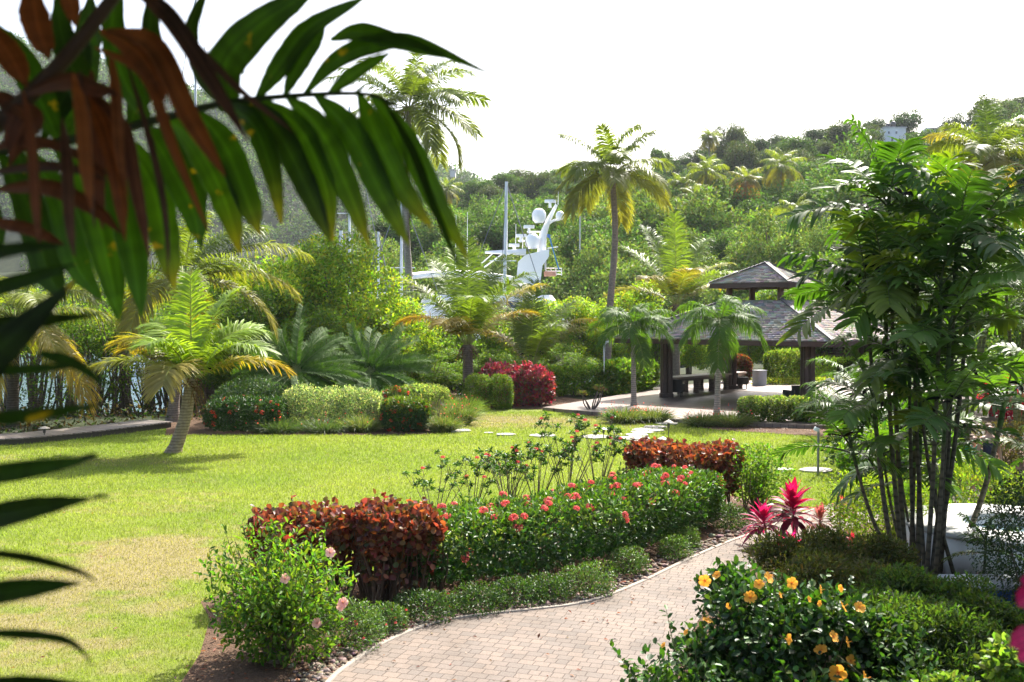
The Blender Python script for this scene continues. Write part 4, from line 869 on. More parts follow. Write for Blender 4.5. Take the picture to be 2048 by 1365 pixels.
# ------------------------------------------------------------------ coconut palms
rg = np.random.default_rng(404)
b = G(346, 906); tp = at(383, 758, b[1] - .1)
YL, YO = (.22, .33, .035), (.36, .26, .045); GR = (.10, .16, .028)
A = lambda d: R(d * .72 if abs(d) <= 100 else d)
palm('young_coconut_palm', 'young leaning coconut palm standing alone on the lawn with glowing yellow green fronds', 'palm', b, tp, .2, .17, [
    dict(az=A(-25), el=1.5, L=3.1, droop=.35, colA=YL, colB=YL, roll=.4), dict(az=A(50), el=1.38, L=3.15, droop=.85, colA=YL, colB=(.26, .36, .04), roll=.2), dict(az=A(75), el=1.2, L=2.6, droop=1.35, colA=YL, colB=YL, roll=-.35),
    dict(az=A(-70), el=1.2, L=2.7, droop=1.2, colA=(.17, .26, .03), colB=YL, roll=.4), dict(az=A(-95), el=.95, L=2.9, droop=1.35, colA=GR, colB=YO), dict(az=A(-80), el=.72, L=3.0, droop=1.05, colA=(.16, .18, .035), colB=YO), dict(az=A(-120), el=.55, L=2.8, droop=1.0, colA=GR, colB=(.3, .26, .08)),
    dict(az=A(185), el=.75, L=2.1, droop=1.9, colA=(.22, .21, .06), colB=(.38, .30, .12)), dict(az=A(88), el=.55, L=2.75, droop=1.1, colA=(.2, .22, .03), colB=(.42, .27, .03)), dict(az=A(110), el=.9, L=2.7, droop=1.3, colA=GR, colB=YL), dict(az=A(20), el=1.0, L=2.8, droop=1.2, colA=GR, colB=GR), dict(az=A(-160), el=1.15, L=2.3, droop=1.5, colA=YL, colB=YL)],
    11, (.27, .21, .15), [(.45, (.10, 0, 0))], fp=dict(npair=96, ll=1.12, lw=.056, hang=.38, pet=.12), flare=1.35)
b = at(345, 850, 37.5); b[2] = 0
palm('coconut_palm', 'coconut palm just behind the leaning young palm, its fronds arching over the water side shrubs', 'palm', b, at(368, 560, 37.5), .2, .16, [
    dict(az=A(90), el=.75, L=5.0, droop=1.25, colA=GR, colB=(.24, .24, .05)), dict(az=A(97), el=.35, L=4.3, droop=1.1, colA=(.14, .17, .04), colB=(.3, .26, .08)), dict(az=A(75), el=1.1, L=4.0, droop=1.2, colA=GR, colB=GR)] + coco_fronds(rg, 13, 4.0, 2.4),
    12, (.2, .16, .13), fp=dict(npair=84, ll=1.15, lw=.05, hang=.55), nuts=3)
b = at(24, 868, 36); b[2] = 0
palm('coconut_palm', 'yellowing coconut palm by the boardwalk, mostly behind the dark foreground leaflets', 'palm', b, at(30, 640, 35.5), .21, .17, coco_fronds(rg, 17, 3.9, .8, 1.3, -.35, green=(.15, .17, .03), old=(.26, .19, .035), yel=(.45, .30, .04)), 13, (.10, .08, .065), fp=dict(npair=84, ll=1.15, lw=.05, hang=.6), nuts=4)
b = at(836, 770, 56.5); b[2] = 0
palm('tall_coconut_palm', 'tallest coconut palm, rising behind the cycads with its crown against the sky', 'palm', b, at(818, 215, 56.5), .24, .17, coco_fronds(rg, 27, 4.8, .3, 1.5, -.45, (.8, 1.4), old=(.13, .15, .035), yel=(.22, .22, .06)), 14, (.33, .29, .26), [(.3, (-.25, 0, 0)), (.65, (-.38, 0, 0))], fp=dict(npair=96, ll=1.3, lw=.064, hang=.5), nuts=6, flare=1.6, tn=40)
b = at(1212, 770, 58); b[2] = 0
palm('tall_coconut_palm', 'tall coconut palm rising in front of the wooded hill, between the yacht and the pavilion', 'palm', b, at(1224, 345, 58), .22, .16, coco_fronds(rg, 19, 3.9, 1.2, 1.5, -.35, (.7, 1.35), old=(.15, .155, .035), yel=(.34, .30, .06)), 15, (.27, .21, .17), [(.35, (.1, 0, 0)), (.7, (.28, 0, 0))], fp=dict(npair=96, ll=1.25, lw=.064, hang=.55), nuts=8, flare=1.5, tn=40)
b = at(938, 775, 46); b[2] = 0
palm('young_coconut_palm', 'young coconut palm with steep feathery fronds beside the red hedge', 'palm', b, at(935, 690, 46), .26, .22, [
    dict(az=A(a_), el=e_, L=l_ * 1.1, droop=d_ * .85, colA=c_, colB=q_) for a_, e_, l_, d_, c_, q_ in [(0, 1.5, 4.6, .3, GR, GR), (-60, 1.3, 4.4, .8, GR, YL), (60, 1.3, 4.5, .75, GR, GR), (-88, 1.05, 4.3, .9, GR, (.24, .26, .06)), (85, 1.0, 4.4, 1.0, (.14, .18, .03), YO), (75, .75, 3.6, 1.0, (.2, .17, .03), YO), (-95, .85, 3.3, 1.5, (.19, .15, .03), (.34, .2, .04)), (170, 1.2, 3.4, 1.5, GR, YL), (120, 1.2, 4.2, 1.1, GR, GR), (-30, 1.35, 4.5, .5, YL, YL), (-130, 1.1, 3.8, 1.3, GR, GR), (30, 1.2, 4.4, .9, GR, GR), (200, .9, 3, 1.6, (.18, .16, .03), YO)]],
    16, (.17, .13, .10), fp=dict(npair=96, ll=1.35, lw=.056, hang=.42))
b = at(1062, 775, 48); b[2] = 0
palm('young_coconut_palm', 'young coconut palm rising out of the red hedge top, fronds bending towards the white pole', 'palm', b, at(1062, 735, 48), .24, .2, [
    dict(az=A(a_), el=e_, L=l_ * 1.1, droop=d_ * .85, colA=c_, colB=q_) for a_, e_, l_, d_, c_, q_ in [(10, 1.45, 4.0, .5, GR, GR), (70, 1.2, 4.0, 1.0, GR, YL), (88, .95, 3.9, 1.35, (.13, .19, .03), (.3, .3, .06)), (80, 1.1, 4.2, 1.55, GR, (.38, .28, .04)), (-60, 1.25, 3.4, .8, GR, GR), (-90, 1.0, 2.9, 1.1, (.15, .16, .03), YO), (150, 1.2, 3.0, 1.3, GR, GR), (-20, 1.35, 4.0, .6, GR, GR)]],
    17, (.15, .12, .09), fp=dict(npair=90, ll=1.25, lw=.056, hang=.45))
b = at(1352, 770, 60); b[2] = 0
palm('coconut_palm', 'coconut palm behind the pavilion roof with silvery upswept fronds', 'palm', b, at(1352, 610, 60), .25, .2, [
    dict(az=A(a_), el=e_, L=l_ * 1.1, droop=d_ * .85, colA=c_, colB=q_) for a_, e_, l_, d_, c_, q_ in [(5, 1.5, 5.2, .35, (.16, .25, .035), YL), (-50, 1.3, 5.0, .6, GR, GR), (-85, 1.1, 4.6, .8, GR, GR), (60, 1.2, 4.8, .8, GR, YL), (88, .95, 4.3, 1.0, (.13, .18, .03), (.26, .27, .08)), (85, .6, 3.8, .9, (.18, .2, .03), YO), (-100, .6, 3.8, 1.2, GR, YO), (170, 1.1, 3.4, 1.4, (.16, .2, .03), YO), (130, .9, 4, 1.3, GR, YL), (-140, .9, 3.6, 1.4, GR, YO), (40, .8, 3.6, .9, GR, GR)]],
    18, (.2, .16, .12), fp=dict(npair=94, ll=1.4, lw=.062, hang=.35))
b = at(1990, 640, 56); b[2] = 0
palm('coconut_palm', 'big coconut palm at the picture edge below the hilltop houses', 'palm', b, at(1978, 315, 56), .26, .2, [dict(az=A(10), el=1.45, L=3.9, droop=.4, colA=GR, colB=GR), dict(az=A(40), el=1.3, L=4.2, droop=.5, colA=YL, colB=GR), dict(az=A(-60), el=.95, L=3.9, droop=1.2, colA=GR, colB=YO), dict(az=A(80), el=.8, L=3.8, droop=1.2, colA=GR, colB=GR)] + coco_fronds(rg, 14, 3.6, 2., 1.3, -.2), 19, (.24, .18, .15), fp=dict(npair=80, ll=1.15, lw=.062, hang=.55), nuts=6)
# christmas palms in front of the pavilion
for px, py, D, ty, tx, sd, lb in ((1268, 806, 42.8, 655, 1266, 21, 'slim palm with drooping tail like fronds, the one nearer the white bent pole'), (1433, 842, 38.0, 648, 1440, 22, 'slim grey trunked palm with drooping tail like fronds in front of the pavilion roof')):
    b = at(px, py, D); b[2] = 0; r_ = np.random.default_rng(sd)
    palm('tail_palm', lb, 'palm', b, at(tx, ty, D), .12, .085, [dict(az=i * GA + .6, el=1.25 - 1.15 * (i / 13) ** .9, L=1.9 * r_.uniform(.9, 1.1), droop=1.35 + .5 * r_.random(), colA=(.055, .115, .022), colB=(.08, .15, .03), roll=r_.uniform(-.3, .3)) for i in range(14)] + [dict(az=A(165 + 30 * (sd - 21)), el=-.5, L=1.9, droop=.9, colA=(.06, .12, .022), colB=(.10, .16, .04), off=-.2)],
         sd, (.30, .26, .22), fp=dict(npair=62, ll=.74, lw=.042, hang=.75, vee=.5, pet=.14, fwd=(.3, .8), rr=.016), shaft=(.75, .10, (.14, .22, .05)), fibre=False, flare=1.7, mat=M_TAIL)
# areca palms in the shade beyond the slender palms
for px, D, tops, sd, lb in ((1930, 27, [(1905, 600), (1945, 560), (1985, 590), (1960, 680)], 31, 'dense dark feathery palm clump behind the single tall slender trunk'), (2035, 29, [(2010, 560), (2050, 600), (2075, 650)], 32, 'feathery palm clump at the picture edge above the pale paving'), (1830, 30, [(1800, 640), (1850, 610), (1815, 720)], 33, 'shaded feathery palm clump behind the thick group of slender trunks'), (1690, 33, [(1700, 830), (1720, 790)], 34, 'low feathery palm beside the pavilion deck')):
    b = at(px, 900, D); b[2] = 0; r_ = np.random.default_rng(sd); t = thing('areca_palm', lb, 'palm', b)
    for tx, ty in tops:
        tp = at(tx, ty, D + r_.uniform(-.5, .5)); mb = MB(); tube(mb, [b, (b + tp) / 2 + r_.uniform(-.1, .1, 3), tp], [.06, .05, .04], 6, (.14, .14, .06), n=10); part(t, mb, 'trunk', M_CANE, True)
        for i in range(9):
            mb = MB(); frond(mb, r_, tp, i * GA + sd, 1.35 - 1.1 * i / 9, 2.1 * r_.uniform(.85, 1.1), 1.2 + .4 * r_.random(), 46, .55, .034, .5, (.04, .085, .02), (.06, .11, .025), vee=.5, st=2, rr=.012, lprof='flat'); part(t, mb, 'frond', [M_PALMD, M_STEM])

# ------------------------------------------------------------------ deck, pavilion and its furniture
m, nt, N = newmat('deck_boards')
tc = N('TexCoord'); bk = N('TexBrick', Scale=1.0); bk.offset = .37
mp = N('Mapping'); mp.inputs['Rotation'].default_value = (0, 0, R(52)); nt.links.new(tc.outputs['Object'], mp.inputs[0]); nt.links.new(mp.outputs[0], bk.inputs['Vector'])
for k_, v_ in (('Brick Width', 2.4), ('Row Height', .145), ('Mortar Size', .006), ('Bias', 0.)): bk.inputs[k_].default_value = v_
bk.inputs['Color1'].default_value = (.15, .10, .08, 1); bk.inputs['Color2'].default_value = (.19, .14, .115, 1); bk.inputs['Mortar'].default_value = (.05, .035, .03, 1)
nz = tex(nt, 'Noise', 3.0, Detail=6.0); p = N('BsdfPrincipled', Roughness=.42); nt.links.new(mixrgb(nt, bk.outputs[0], ramp(nt, nz.outputs[0], [(.3, .75), (.7, 1.2)]), 1., 'MULTIPLY'), p.inputs['Base Color'])
p.inputs['Specular IOR Level'].default_value = .6; finish(nt, p.outputs[0]); M_DECK = m
DK_ = [G(1085, 815, .15)[:2], G(1150, 821, .15)[:2], G(1240, 828, .15)[:2], (5.2, 37.6), (7.2, 36.2), (10.5, 35.0), (15.0, 34.6), (22, 37), (24, 62), (12.4, 58.5), (7.6, 53.5), (5.0, 48.0)]
def prismo(name, poly, z0, z1, mat, col): 
    mb = MB(); prism(mb, [tuple(q) for q in poly], z0, z1, col); return mb.obj(name, mat)
bm = bmesh.new(); vv = [bm.verts.new((q[0], q[1], .15)) for q in DK_]; fc = bm.faces.new(vv); r_ = bmesh.ops.extrude_face_region(bm, geom=[fc]); bmesh.ops.translate(bm, vec=(0, 0, -.16), verts=[v for v in r_['geom'] if isinstance(v, bmesh.types.BMVert)]); bmesh.ops.triangulate(bm, faces=bm.faces[:]); bmesh.ops.recalc_face_normals(bm, faces=bm.faces[:])
me = bpy.data.meshes.new('deck'); bm.to_mesh(me); bm.free(); me.materials.append(M_DECK); tag(link('deck', me), 'low reddish wooden deck around the open pavilion', 'deck')
PC = np.array([12.1, 47.5]); bb = R(7); DIRS = [np.array([-math.cos(bb), -math.sin(bb)]), np.array([math.sin(bb), -math.cos(bb)]), np.array([math.cos(bb), math.sin(bb)]), np.array([-math.sin(bb), math.cos(bb)])]
t = thing('pavilion', 'open sided wooden pavilion with two tier grey shingle roof and dark posts', 'pavilion', (PC[0], PC[1], .15))
M_SHING = solid('wood_shingle', .7, .3, 14, .3, .5)
def roof_tier(hd0, z0, hd1, z1, rows, name, seed, ww=.22):
    r_ = np.random.default_rng(seed); mb = MB(); cp = MB()
    for i in range(4):
        a0, a1 = [PC + DIRS[j % 4] * hd0 for j in (i, i + 1)]; b0, b1 = [PC + DIRS[j % 4] * hd1 for j in (i, i + 1)]
        A0, A1, B0, B1 = [np.array([*q, z]) for q, z in ((a0, z0), (a1, z0), (b0, z1), (b1, z1))]
        nl = nrm(np.cross(A1 - A0, B0 - A0)); nl = nl * np.sign(nl[2])
        mb.add([A0 - nl * .05, A1 - nl * .05, B1 - nl * .05, B0 - nl * .05], [(0, 1, 2, 3)], (.05, .035, .03), 0)
        for k in range(rows):
            f0, f1 = k / rows, min((k + 1.25) / rows, 1); L0, R0, L1, R1 = A0 + (B0 - A0) * f0, A1 + (B1 - A1) * f0, A0 + (B0 - A0) * f1, A1 + (B1 - A1) * f1
            m_ = max(2, int(np.linalg.norm(R0 - L0) / ww)); e = np.linspace(0, 1, m_ + 1); e[1:-1] += r_.uniform(-.25, .25, m_ - 1) / m_
            q0, q1 = e[:-1, None], e[1:, None]; li = (.03 + .012 * r_.random((m_, 1))) * nl
            j0 = (B0 - A0) / rows * r_.uniform(-.10, .10, (m_, 1))
            V = np.stack([L0 + (R0 - L0) * q0 + li + j0, L0 + (R0 - L0) * q1 + li + j0, L1 + (R1 - L1) * q1 + nl * .006, L1 + (R1 - L1) * q0 + nl * .006, L0 + (R0 - L0) * q0 - nl * .01 + j0, L0 + (R0 - L0) * q1 - nl * .01 + j0], 1).reshape(-1, 3)
            F = np.concatenate([np.array([(0, 1, 2, 3), (4, 5, 1, 0)])[None] + (np.arange(m_) * 6)[:, None, None]]).reshape(-1, 4)
            c = pick(r_, [(.34, .29, .245), (.28, .235, .2), (.39, .335, .285), (.23, .19, .16)], m_, .15); mb.add(V, F, np.repeat(c, 6, 0), 0)
    ro = part(t, mb, name, M_SHING)
    for i in range(4):
        a, b_ = np.array([*(PC + DIRS[i] * (hd0 + .03)), z0 + .05]), np.array([*(PC + DIRS[i] * hd1), z1 + .05]); n = int(np.linalg.norm(b_ - a) / .2)
        for k in range(n):
            c = a + (b_ - a) * (k + .5) / n; d = nrm(b_ - a); s = nrm(np.cross(d, [0, 0, 1.])); u = np.cross(s, d); box(cp, c + u * .012, (.20, .3, .035), (.13, .115, .115), M=np.stack([s, nrm(d + u * .12), u], 1))
        org = np.array(t.location); cp.V = [v - org for v in cp.V]; cp.obj('ridge_cap', M_SHING, ro); cp = MB()
    fb = MB()
    for i in range(4):
        a, b_ = PC + DIRS[i] * hd0, PC + DIRS[(i + 1) % 4] * hd0; c = (a + b_) / 2; L = np.linalg.norm(b_ - a); an = math.atan2(b_[1] - a[1], b_[0] - a[0])
        box(fb, (c[0], c[1], z0 - .12), (L - .02, .06, .2), (.075, .04, .032), M=rotz(an))
    part(t, fb, 'fascia', M_DARKWOOD)
roof_tier(7.35, 2.95, 1.95, 4.72, 24, 'roof', 1); roof_tier(2.75, 5.52, .02, 6.5, 13, 'upper_roof', 2)
for i in range(4):
    q = PC + DIRS[i] * 4.85; mb = MB(); a = rotz(bb)
    for ox in (-.13, .13):
        for oy in (-.13, .13): o_ = a @ np.array([ox, oy, 0]); box(mb, (q[0] + o_[0], q[1] + o_[1], 1.5), (.22, .22, 2.7), (.06, .034, .028), M=a, bev=.015)
    box(mb, (q[0], q[1], .25), (.55, .55, .2), (.05, .03, .025), M=a, bev=.02); part(t, mb, 'post', M_DARKWOOD)
    q = PC + DIRS[i] * 1.8; mb = MB(); box(mb, (q[0], q[1], 5.06), (.24, .24, .9), (.11, .05, .035), M=a, bev=.015); part(t, mb, 'cupola_post', M_DARKWOOD)
mb = MB()
for i in range(4):
    for hd, z, sz in ((4.85, 2.78, .22), (1.8, 4.66, .14), (1.8, 5.4, .12)):
        a, b_ = PC + DIRS[i] * hd, PC + DIRS[(i + 1) % 4] * hd; c = (a + b_) / 2; box(mb, (c[0], c[1], z), (np.linalg.norm(b_ - a) - sz, sz * .7, sz), (.07, .04, .03), M=rotz(math.atan2(b_[1] - a[1], b_[0] - a[0])))
part(t, mb, 'beam', M_DARKWOOD)
# long plank table on log legs
a_, b_ = at(1340, 795, 48.6), at(1478, 780, 53.6); c = (a_ + b_) / 2; c[2] = .15; t = thing('plank_table', 'long thick plank table on rough log legs under the pavilion', 'table', c); an = math.atan2(b_[1] - a_[1], b_[0] - a_[0]); L = np.linalg.norm((b_ - a_)[:2]); mb = MB()
box(mb, c + np.array([0, 0, .80]), (L, .95, .10), (.22, .16, .13), M=rotz(an), bev=.03); box(mb, c + np.array([0, 0, .69]), (L - .2, .75, .12), (.13, .09, .07), M=rotz(an)); part(t, mb, 'table_top', M_DARKWOOD)
for k in range(5):
    for s in (-1, 1): q = c + rotz(an) @ np.array([(k - 2) * L / 4.6, s * .3, 0]); mb = MB(); tube(mb, [q, q + np.array([0, 0, .3]), q + np.array([0, 0, .63])], [.15, .13, .14], 9, (.17, .13, .11)); part(t, mb, 'leg', M_WOODBARK, True)
def armchair(label, loc, rz, group='black woven armchairs by the pavilion posts'):
    t = thing('armchair', label, 'chair', loc, group); t.rotation_euler = (0, 0, rz)
    def pc(name, boxes, mat=M_DARK):
        mb = MB()
        for c_, s_ in boxes: box(mb, c_, s_, (.03, .026, .025), bev=.03)
        return mb.obj(name, mat, t)
    pc('seat', [((0, 0, .32), (.62, .6, .18))]); pc('backrest', [((0, .29, .58), (.66, .1, .52))]); mb = MB(); box(mb, (0, -.02, .45), (.52, .5, .09), (.60, .58, .54), bev=.04); mb.obj('cushion', M_CLOTH, t)
    for s in (-1, 1):
        pc('armrest', [((s * .34, 0, .45), (.1, .62, .36))])
        for q in (-1, 1): mb = MB(); tube(mb, [(s * .28, q * .24, 0), (s * .28, q * .24, .24)], [.022, .03], 6, (.03, .026, .025)); mb.obj('leg', M_DARK, t)
armchair('black woven armchair with pale cushion at the pavilion post nearest the table start', (*at(1352, 795, 47.2)[:2], .15), R(160)); armchair('black woven armchair beside the far pavilion post, past the plank table', (*at(1480, 780, 52.6)[:2], .15), R(100))
armchair('black woven armchair against the pavilion post behind the low clipped shrubs', (*at(1588, 795, 43.2)[:2], .15), R(200))
q = at(1519, 765, 55); q[2] = .15; t = thing('pedestal', 'plain pale grey pedestal standing on the sunlit deck', 'pedestal', q); mb = MB(); box(mb, q + np.array([0, 0, .4]), (.62, .5, .8), (.36, .37, .38), M=rotz(.5), bev=.02); part(t, mb, 'body', M_CONC); mb = MB(); box(mb, q + np.array([0, 0, .825]), (.66, .54, .045), (.34, .35, .36), M=rotz(.5), bev=.01); part(t, mb, 'cap', M_CONC)
# hedges round the deck
M_REDL = leafmat('crimson_leaf', .4, .32, .5, (1.5, .7, .8))
GH = [(.07, .14, .022), (.10, .18, .028), (.14, .22, .035)]; GHD = [(.04, .085, .02), (.06, .11, .022)]
hedge('red_hedge', 'bright crimson leafed hedge at the corner of the deck', 'hedge', np.array([(-1.3, 44.8), (1.75, 44.0)]), 1.6, 1.62, 6200, .17, [(.32, .03, .055), (.22, .02, .04), (.32, .08, .035), (.26, .04, .08), (.07, .02, .022), (.10, .12, .03), (.16, .09, .03)], M_REDL, 181, z0=.1, T=T_HEX, lw=.6, lump=.36, toppal=[(.36, .035, .08), (.30, .06, .05), (.42, .12, .15), (.18, .02, .04), (.14, .12, .04)], stems=14)
for i, (px, r, lb) in enumerate([(958, .56, 'rounded olive green shrub at the outer end of the red hedge'), (1004, .48, 'rounded olive green shrub standing against the front of the red hedge')]):
    c = at(px, 815, 42.6); bush('globe_shrub', lb, 'shrub', c, (r, r, .72), 4800, .085, [(.06, .11, .02), (.09, .14, .025), (.12, .17, .03)], M_BROAD, 182 + i, T=T_RH, zc=.74, lump=.12, deep=.3, power=3)
hedge('clipped_hedge', 'clipped mid green hedge running behind the red hedge to the white bent pole', 'hedge', np.array([(1.6, 49.2), (3.3, 50.0), (4.4, 50.2)]), 1.5, 1.42, 5200, .15, GH, M_BROAD, 184, z0=.1, stems=12, lump=.12)
hedge('leafy_hedge', 'loose bright leafed hedge between the white bent pole and the pavilion table', 'hedge', np.array([(4.9, 49.6), (6.2, 51.5), (7.2, 53.2)]), 1.6, 1.6, 4600, .22, GH, M_BROAD, 185, z0=.05, lump=.2, lw=.55)
hedge('rust_hedge', 'rust red hedge behind the far pavilion post', 'hedge', np.array([(12.3, 57.5), (13.7, 57.9)]), 1.3, 1.65, 3200, .15, [(.20, .065, .03), (.14, .045, .03), (.14, .11, .03), (.1, .12, .03)], M_COPPER, 186, z0=.1, T=T_CUP, lw=.8)
hedge('clipped_hedge', 'tall rounded clipped hedge behind the grey pedestal', 'hedge', np.array([(14.6, 57.5), (16.6, 57.0)]), 1.7, 1.95, 6500, .15, [(.10, .16, .03), (.13, .19, .04), (.17, .22, .06)], M_BROAD, 187, z0=.1, lump=.15)
hedge('lime_hedge', 'low lime green hedge across the sunlit end of the deck', 'hedge', np.array([(18.0, 60), (20.5, 58.5), (23.5, 57)]), 1.6, 1.5, 6000, .15, [(.15, .25, .03), (.19, .29, .035)], M_BROAD, 188, z0=.1, lump=.1)
hedge('yellow_groundcover', 'low yellow green border along the far edge of the deck', 'ground cover', np.array([(13.6, 55.6), (17.0, 56.0), (21.0, 55.2)]), 1.0, .45, 2600, .14, [(.22, .28, .04), (.28, .31, .06)], M_BROAD, 189, z0=.02)
for i, (px, lb) in enumerate([(1504, 'clipped low shrub before the pavilion, the one beside the wispy coral plant'), (1551, 'middle one of three clipped low shrubs before the pavilion'), (1596, 'clipped low shrub before the pavilion, nearest the slender palm fronds')]):
    c = at(px, 850, 36.2); bush('clipped_shrub', lb, 'shrub', c, (.46, .5, .42), 3600, .085, [(.05, .10, .022), (.075, .13, .028), (.17, .19, .09)], M_BROAD, 190 + i, zc=.62, stems=16, power=4, lump=.12, deep=.35, T=T_RH, lw=.6, toppal=[(.20, .25, .10), (.14, .20, .06)])
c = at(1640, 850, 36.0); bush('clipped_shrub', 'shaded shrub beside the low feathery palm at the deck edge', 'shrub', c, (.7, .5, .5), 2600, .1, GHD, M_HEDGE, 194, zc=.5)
b = at(1183, 826, 41.0); b[2] = 0; t = thing('frangipani', 'small bare branched frangipani with pale leaf tufts at the deck edge', 'plant', b); r_ = np.random.default_rng(9); sb, lb_ = MB(), MB()
for i in range(7):
    e = b + np.array([r_.uniform(-.6, .6), r_.uniform(-.3, .3), r_.uniform(.6, 1.15)]); tube(sb, [b, b * .5 + e * .5 + np.array([r_.uniform(-.15, .15), 0, -.05]), e], [.035, .028, .018], 6, (.12, .09, .075), n=6); k = 22; d = rdir(r_, k); d[:, 2] = abs(d[:, 2]) * .6; leaves(lb_, np.repeat(e[None], k, 0), d, nrm(rdir(r_, k) + [0, 0, .6]), .24, .09, pick(r_, [(.13, .18, .05), (.2, .22, .1), (.24, .15, .09)], k), T_HEX)
part(t, sb, 'branch', M_STEM); part(t, lb_, 'foliage', M_BROAD)
# bent white pole, lamp post, path lights, stepping stones, rock, boardwalk
b = at(1208, 792, 48.5); b[2] = .0; mb = MB(); tube(mb, [b, b + [0, 0, 1.2], b + [0, 0, 2.45], b + [.03, 0, 2.62], b + [.12, 0, 2.72], b + [.26, 0, 2.74]], [.05] * 6, 10, (.68, .70, .72)); tag(mb.obj('bent_pole', M_WHITE, smooth=True), 'slim white pole with bent top before the tall palm trunk', 'pole')
b = G(1636, 951); t = thing('lamp_post', 'thin grey post with a small white lamp head on the lawn beside the slender palms', 'lamp post', b); mb = MB(); tube(mb, [b, b + [0, 0, 1.12]], [.032, .03], 8, (.22, .22, .21)); part(t, mb, 'post', M_METAL); mb = MB(); box(mb, b + [-.05, -.02, 1.16], (.13, .1, .1), (.7, .7, .68), bev=.02, M=np.array(Matrix.Rotation(.4, 3, 'Y'))); part(t, mb, 'lamp_head', M_WHITE)
for px, py, h, lb in ((1207, 880, .40, 'mushroom shaped path light on the lawn between the round stones and the dry patch'), (1337, 878, .62, 'tall path light standing where the stepping stones meet the deck'), (1325, 912, .55, 'path light rising behind the orange brown hedge'), (89, 884, .50, 'pale topped path light at the boardwalk edge')):
    b = G(px, py); t = thing('path_light', lb, 'path light', b); mb = MB(); tube(mb, [b, b + [0, 0, h * .6]], [.014, .014], 6, (.05, .045, .04)); part(t, mb, 'stake', M_METAL); mb = MB(); lathe(mb, [(.03, h * .55), (.045, h * .62), (.045, h * .85), (.03, h * .87)], b, 10, (.06, .055, .05)); part(t, mb, 'lamp', M_METAL); mb = MB(); lathe(mb, [(.005, h * 1.0), (.08, h * .95), (.17, h * .86), (.175, h * .845), (.02, h * .86)], b, 18, (.42, .36, .28)); part(t, mb, 'cap', M_METAL, True)
r_ = np.random.default_rng(5)
SS = [(920, 863, 46), (977, 868, 20), (1012, 871, 40), (1085, 873, 54), (1192, 876, 60), (1352, 842, 52), (1333, 849, 46), (1311, 856, 46), (1298, 862, 60), (1284, 867, 48), (1272, 872, 46), (1270, 879, 60), (1283, 886, 44), (1292, 894, 62), (1302, 903, 42), (1632, 943, 66), (1568, 942, 36), (1706, 952, 60)]
SL = ['pale stepping stone nearest the flower bed end', 'tiny stepping stone second from the flower bed end', 'stepping stone third from the flower bed end', 'large oval stepping stone in the lawn before the dry patch', 'stepping stone under the mushroom path light', 'stepping stone touching the deck step', 'stepping stone second from the deck step', 'stepping stone third from the deck step', 'wide stepping stone fourth from the deck step', 'stepping stone fifth from the deck step', 'stepping stone sixth from the deck step', 'wide stepping stone beside the dark rock', 'small stepping stone two before the orange brown hedge', 'wide stepping stone nearest but one to the orange brown hedge', 'stepping stone half hidden by the orange brown hedge', 'stepping stone at the foot of the thin lamp post', 'small stepping stone between the cordyline and the lamp post', 'stepping stone beyond the lamp post beside the shrubs']
for (px, py, wpx), lb in zip(SS, SL):
    b = G(px, py); s = b[1] / FP * wpx / 2; a = np.arange(14) * 2 * PI / 14; rr = s * (1 + .09 * r_.standard_normal(14)); q = np.stack([b[0] + np.cos(a) * rr, b[1] + np.sin(a) * rr * r_.uniform(.75, 1.1)], 1); mb = MB(); prism(mb, [tuple(v) for v in q], -.02, .05, np.array((.33, .31, .28)) * r_.uniform(.85, 1.1)); tag(mb.obj('stepping_stone', M_STONE), lb, 'stepping stone', 'round stepping stones in the lawn')
b = G(1236, 884); mb = MB(); mb.add(b + IV * np.array([.16, .13, .13]) * (1 + .1 * r_.standard_normal((len(IV), 1))) + [0, 0, .08], IF, (.06, .055, .05)); tag(mb.obj('rock', M_STONE), 'small dark rock on the lawn beside the stepping stones', 'rock')
BWp = [G(-250, 900)[:2], G(0, 893)[:2], G(180, 877)[:2], G(345, 856)[:2]]; fl = bez(np.c_[np.array(BWp), np.zeros(4)], 60)[:, :2]; tg = nrm(np.gradient(fl, axis=0)); nn = np.stack([-tg[:, 1], tg[:, 0]], 1); t = thing('boardwalk', 'low weathered wooden boardwalk along the edge of the lawn', 'boardwalk', (fl[30][0], fl[30][1], 0)); mb = MB(); sb = MB(); seg = np.r_[0, np.cumsum(np.linalg.norm(np.diff(fl, axis=0), axis=1))]
for s in np.arange(.1, seg[-1], .17):
    c = np.array([np.interp(s, seg, fl[:, i]) for i in (0, 1)]); n_ = nrm(np.array([np.interp(s, seg, nn[:, i]) for i in (0, 1)])); c = c + n_ * .75; box(mb, (c[0], c[1], .2 + .004 * r_.random()), (.155, 1.5, .04), np.array((.17, .14, .125)) * r_.uniform(.75, 1.2), M=rotz(math.atan2(-n_[0], n_[1])))
part(t, mb, 'planks', M_DARKWOOD)
V = np.concatenate([np.c_[fl + nn * .06, np.full(60, .005)], np.c_[fl + nn * .06, np.full(60, .17)]]); sb.add(V, [(i, i + 1, 61 + i, 60 + i) for i in range(59)], (.05, .04, .033)); part(t, sb, 'skirt', M_DARKWOOD)
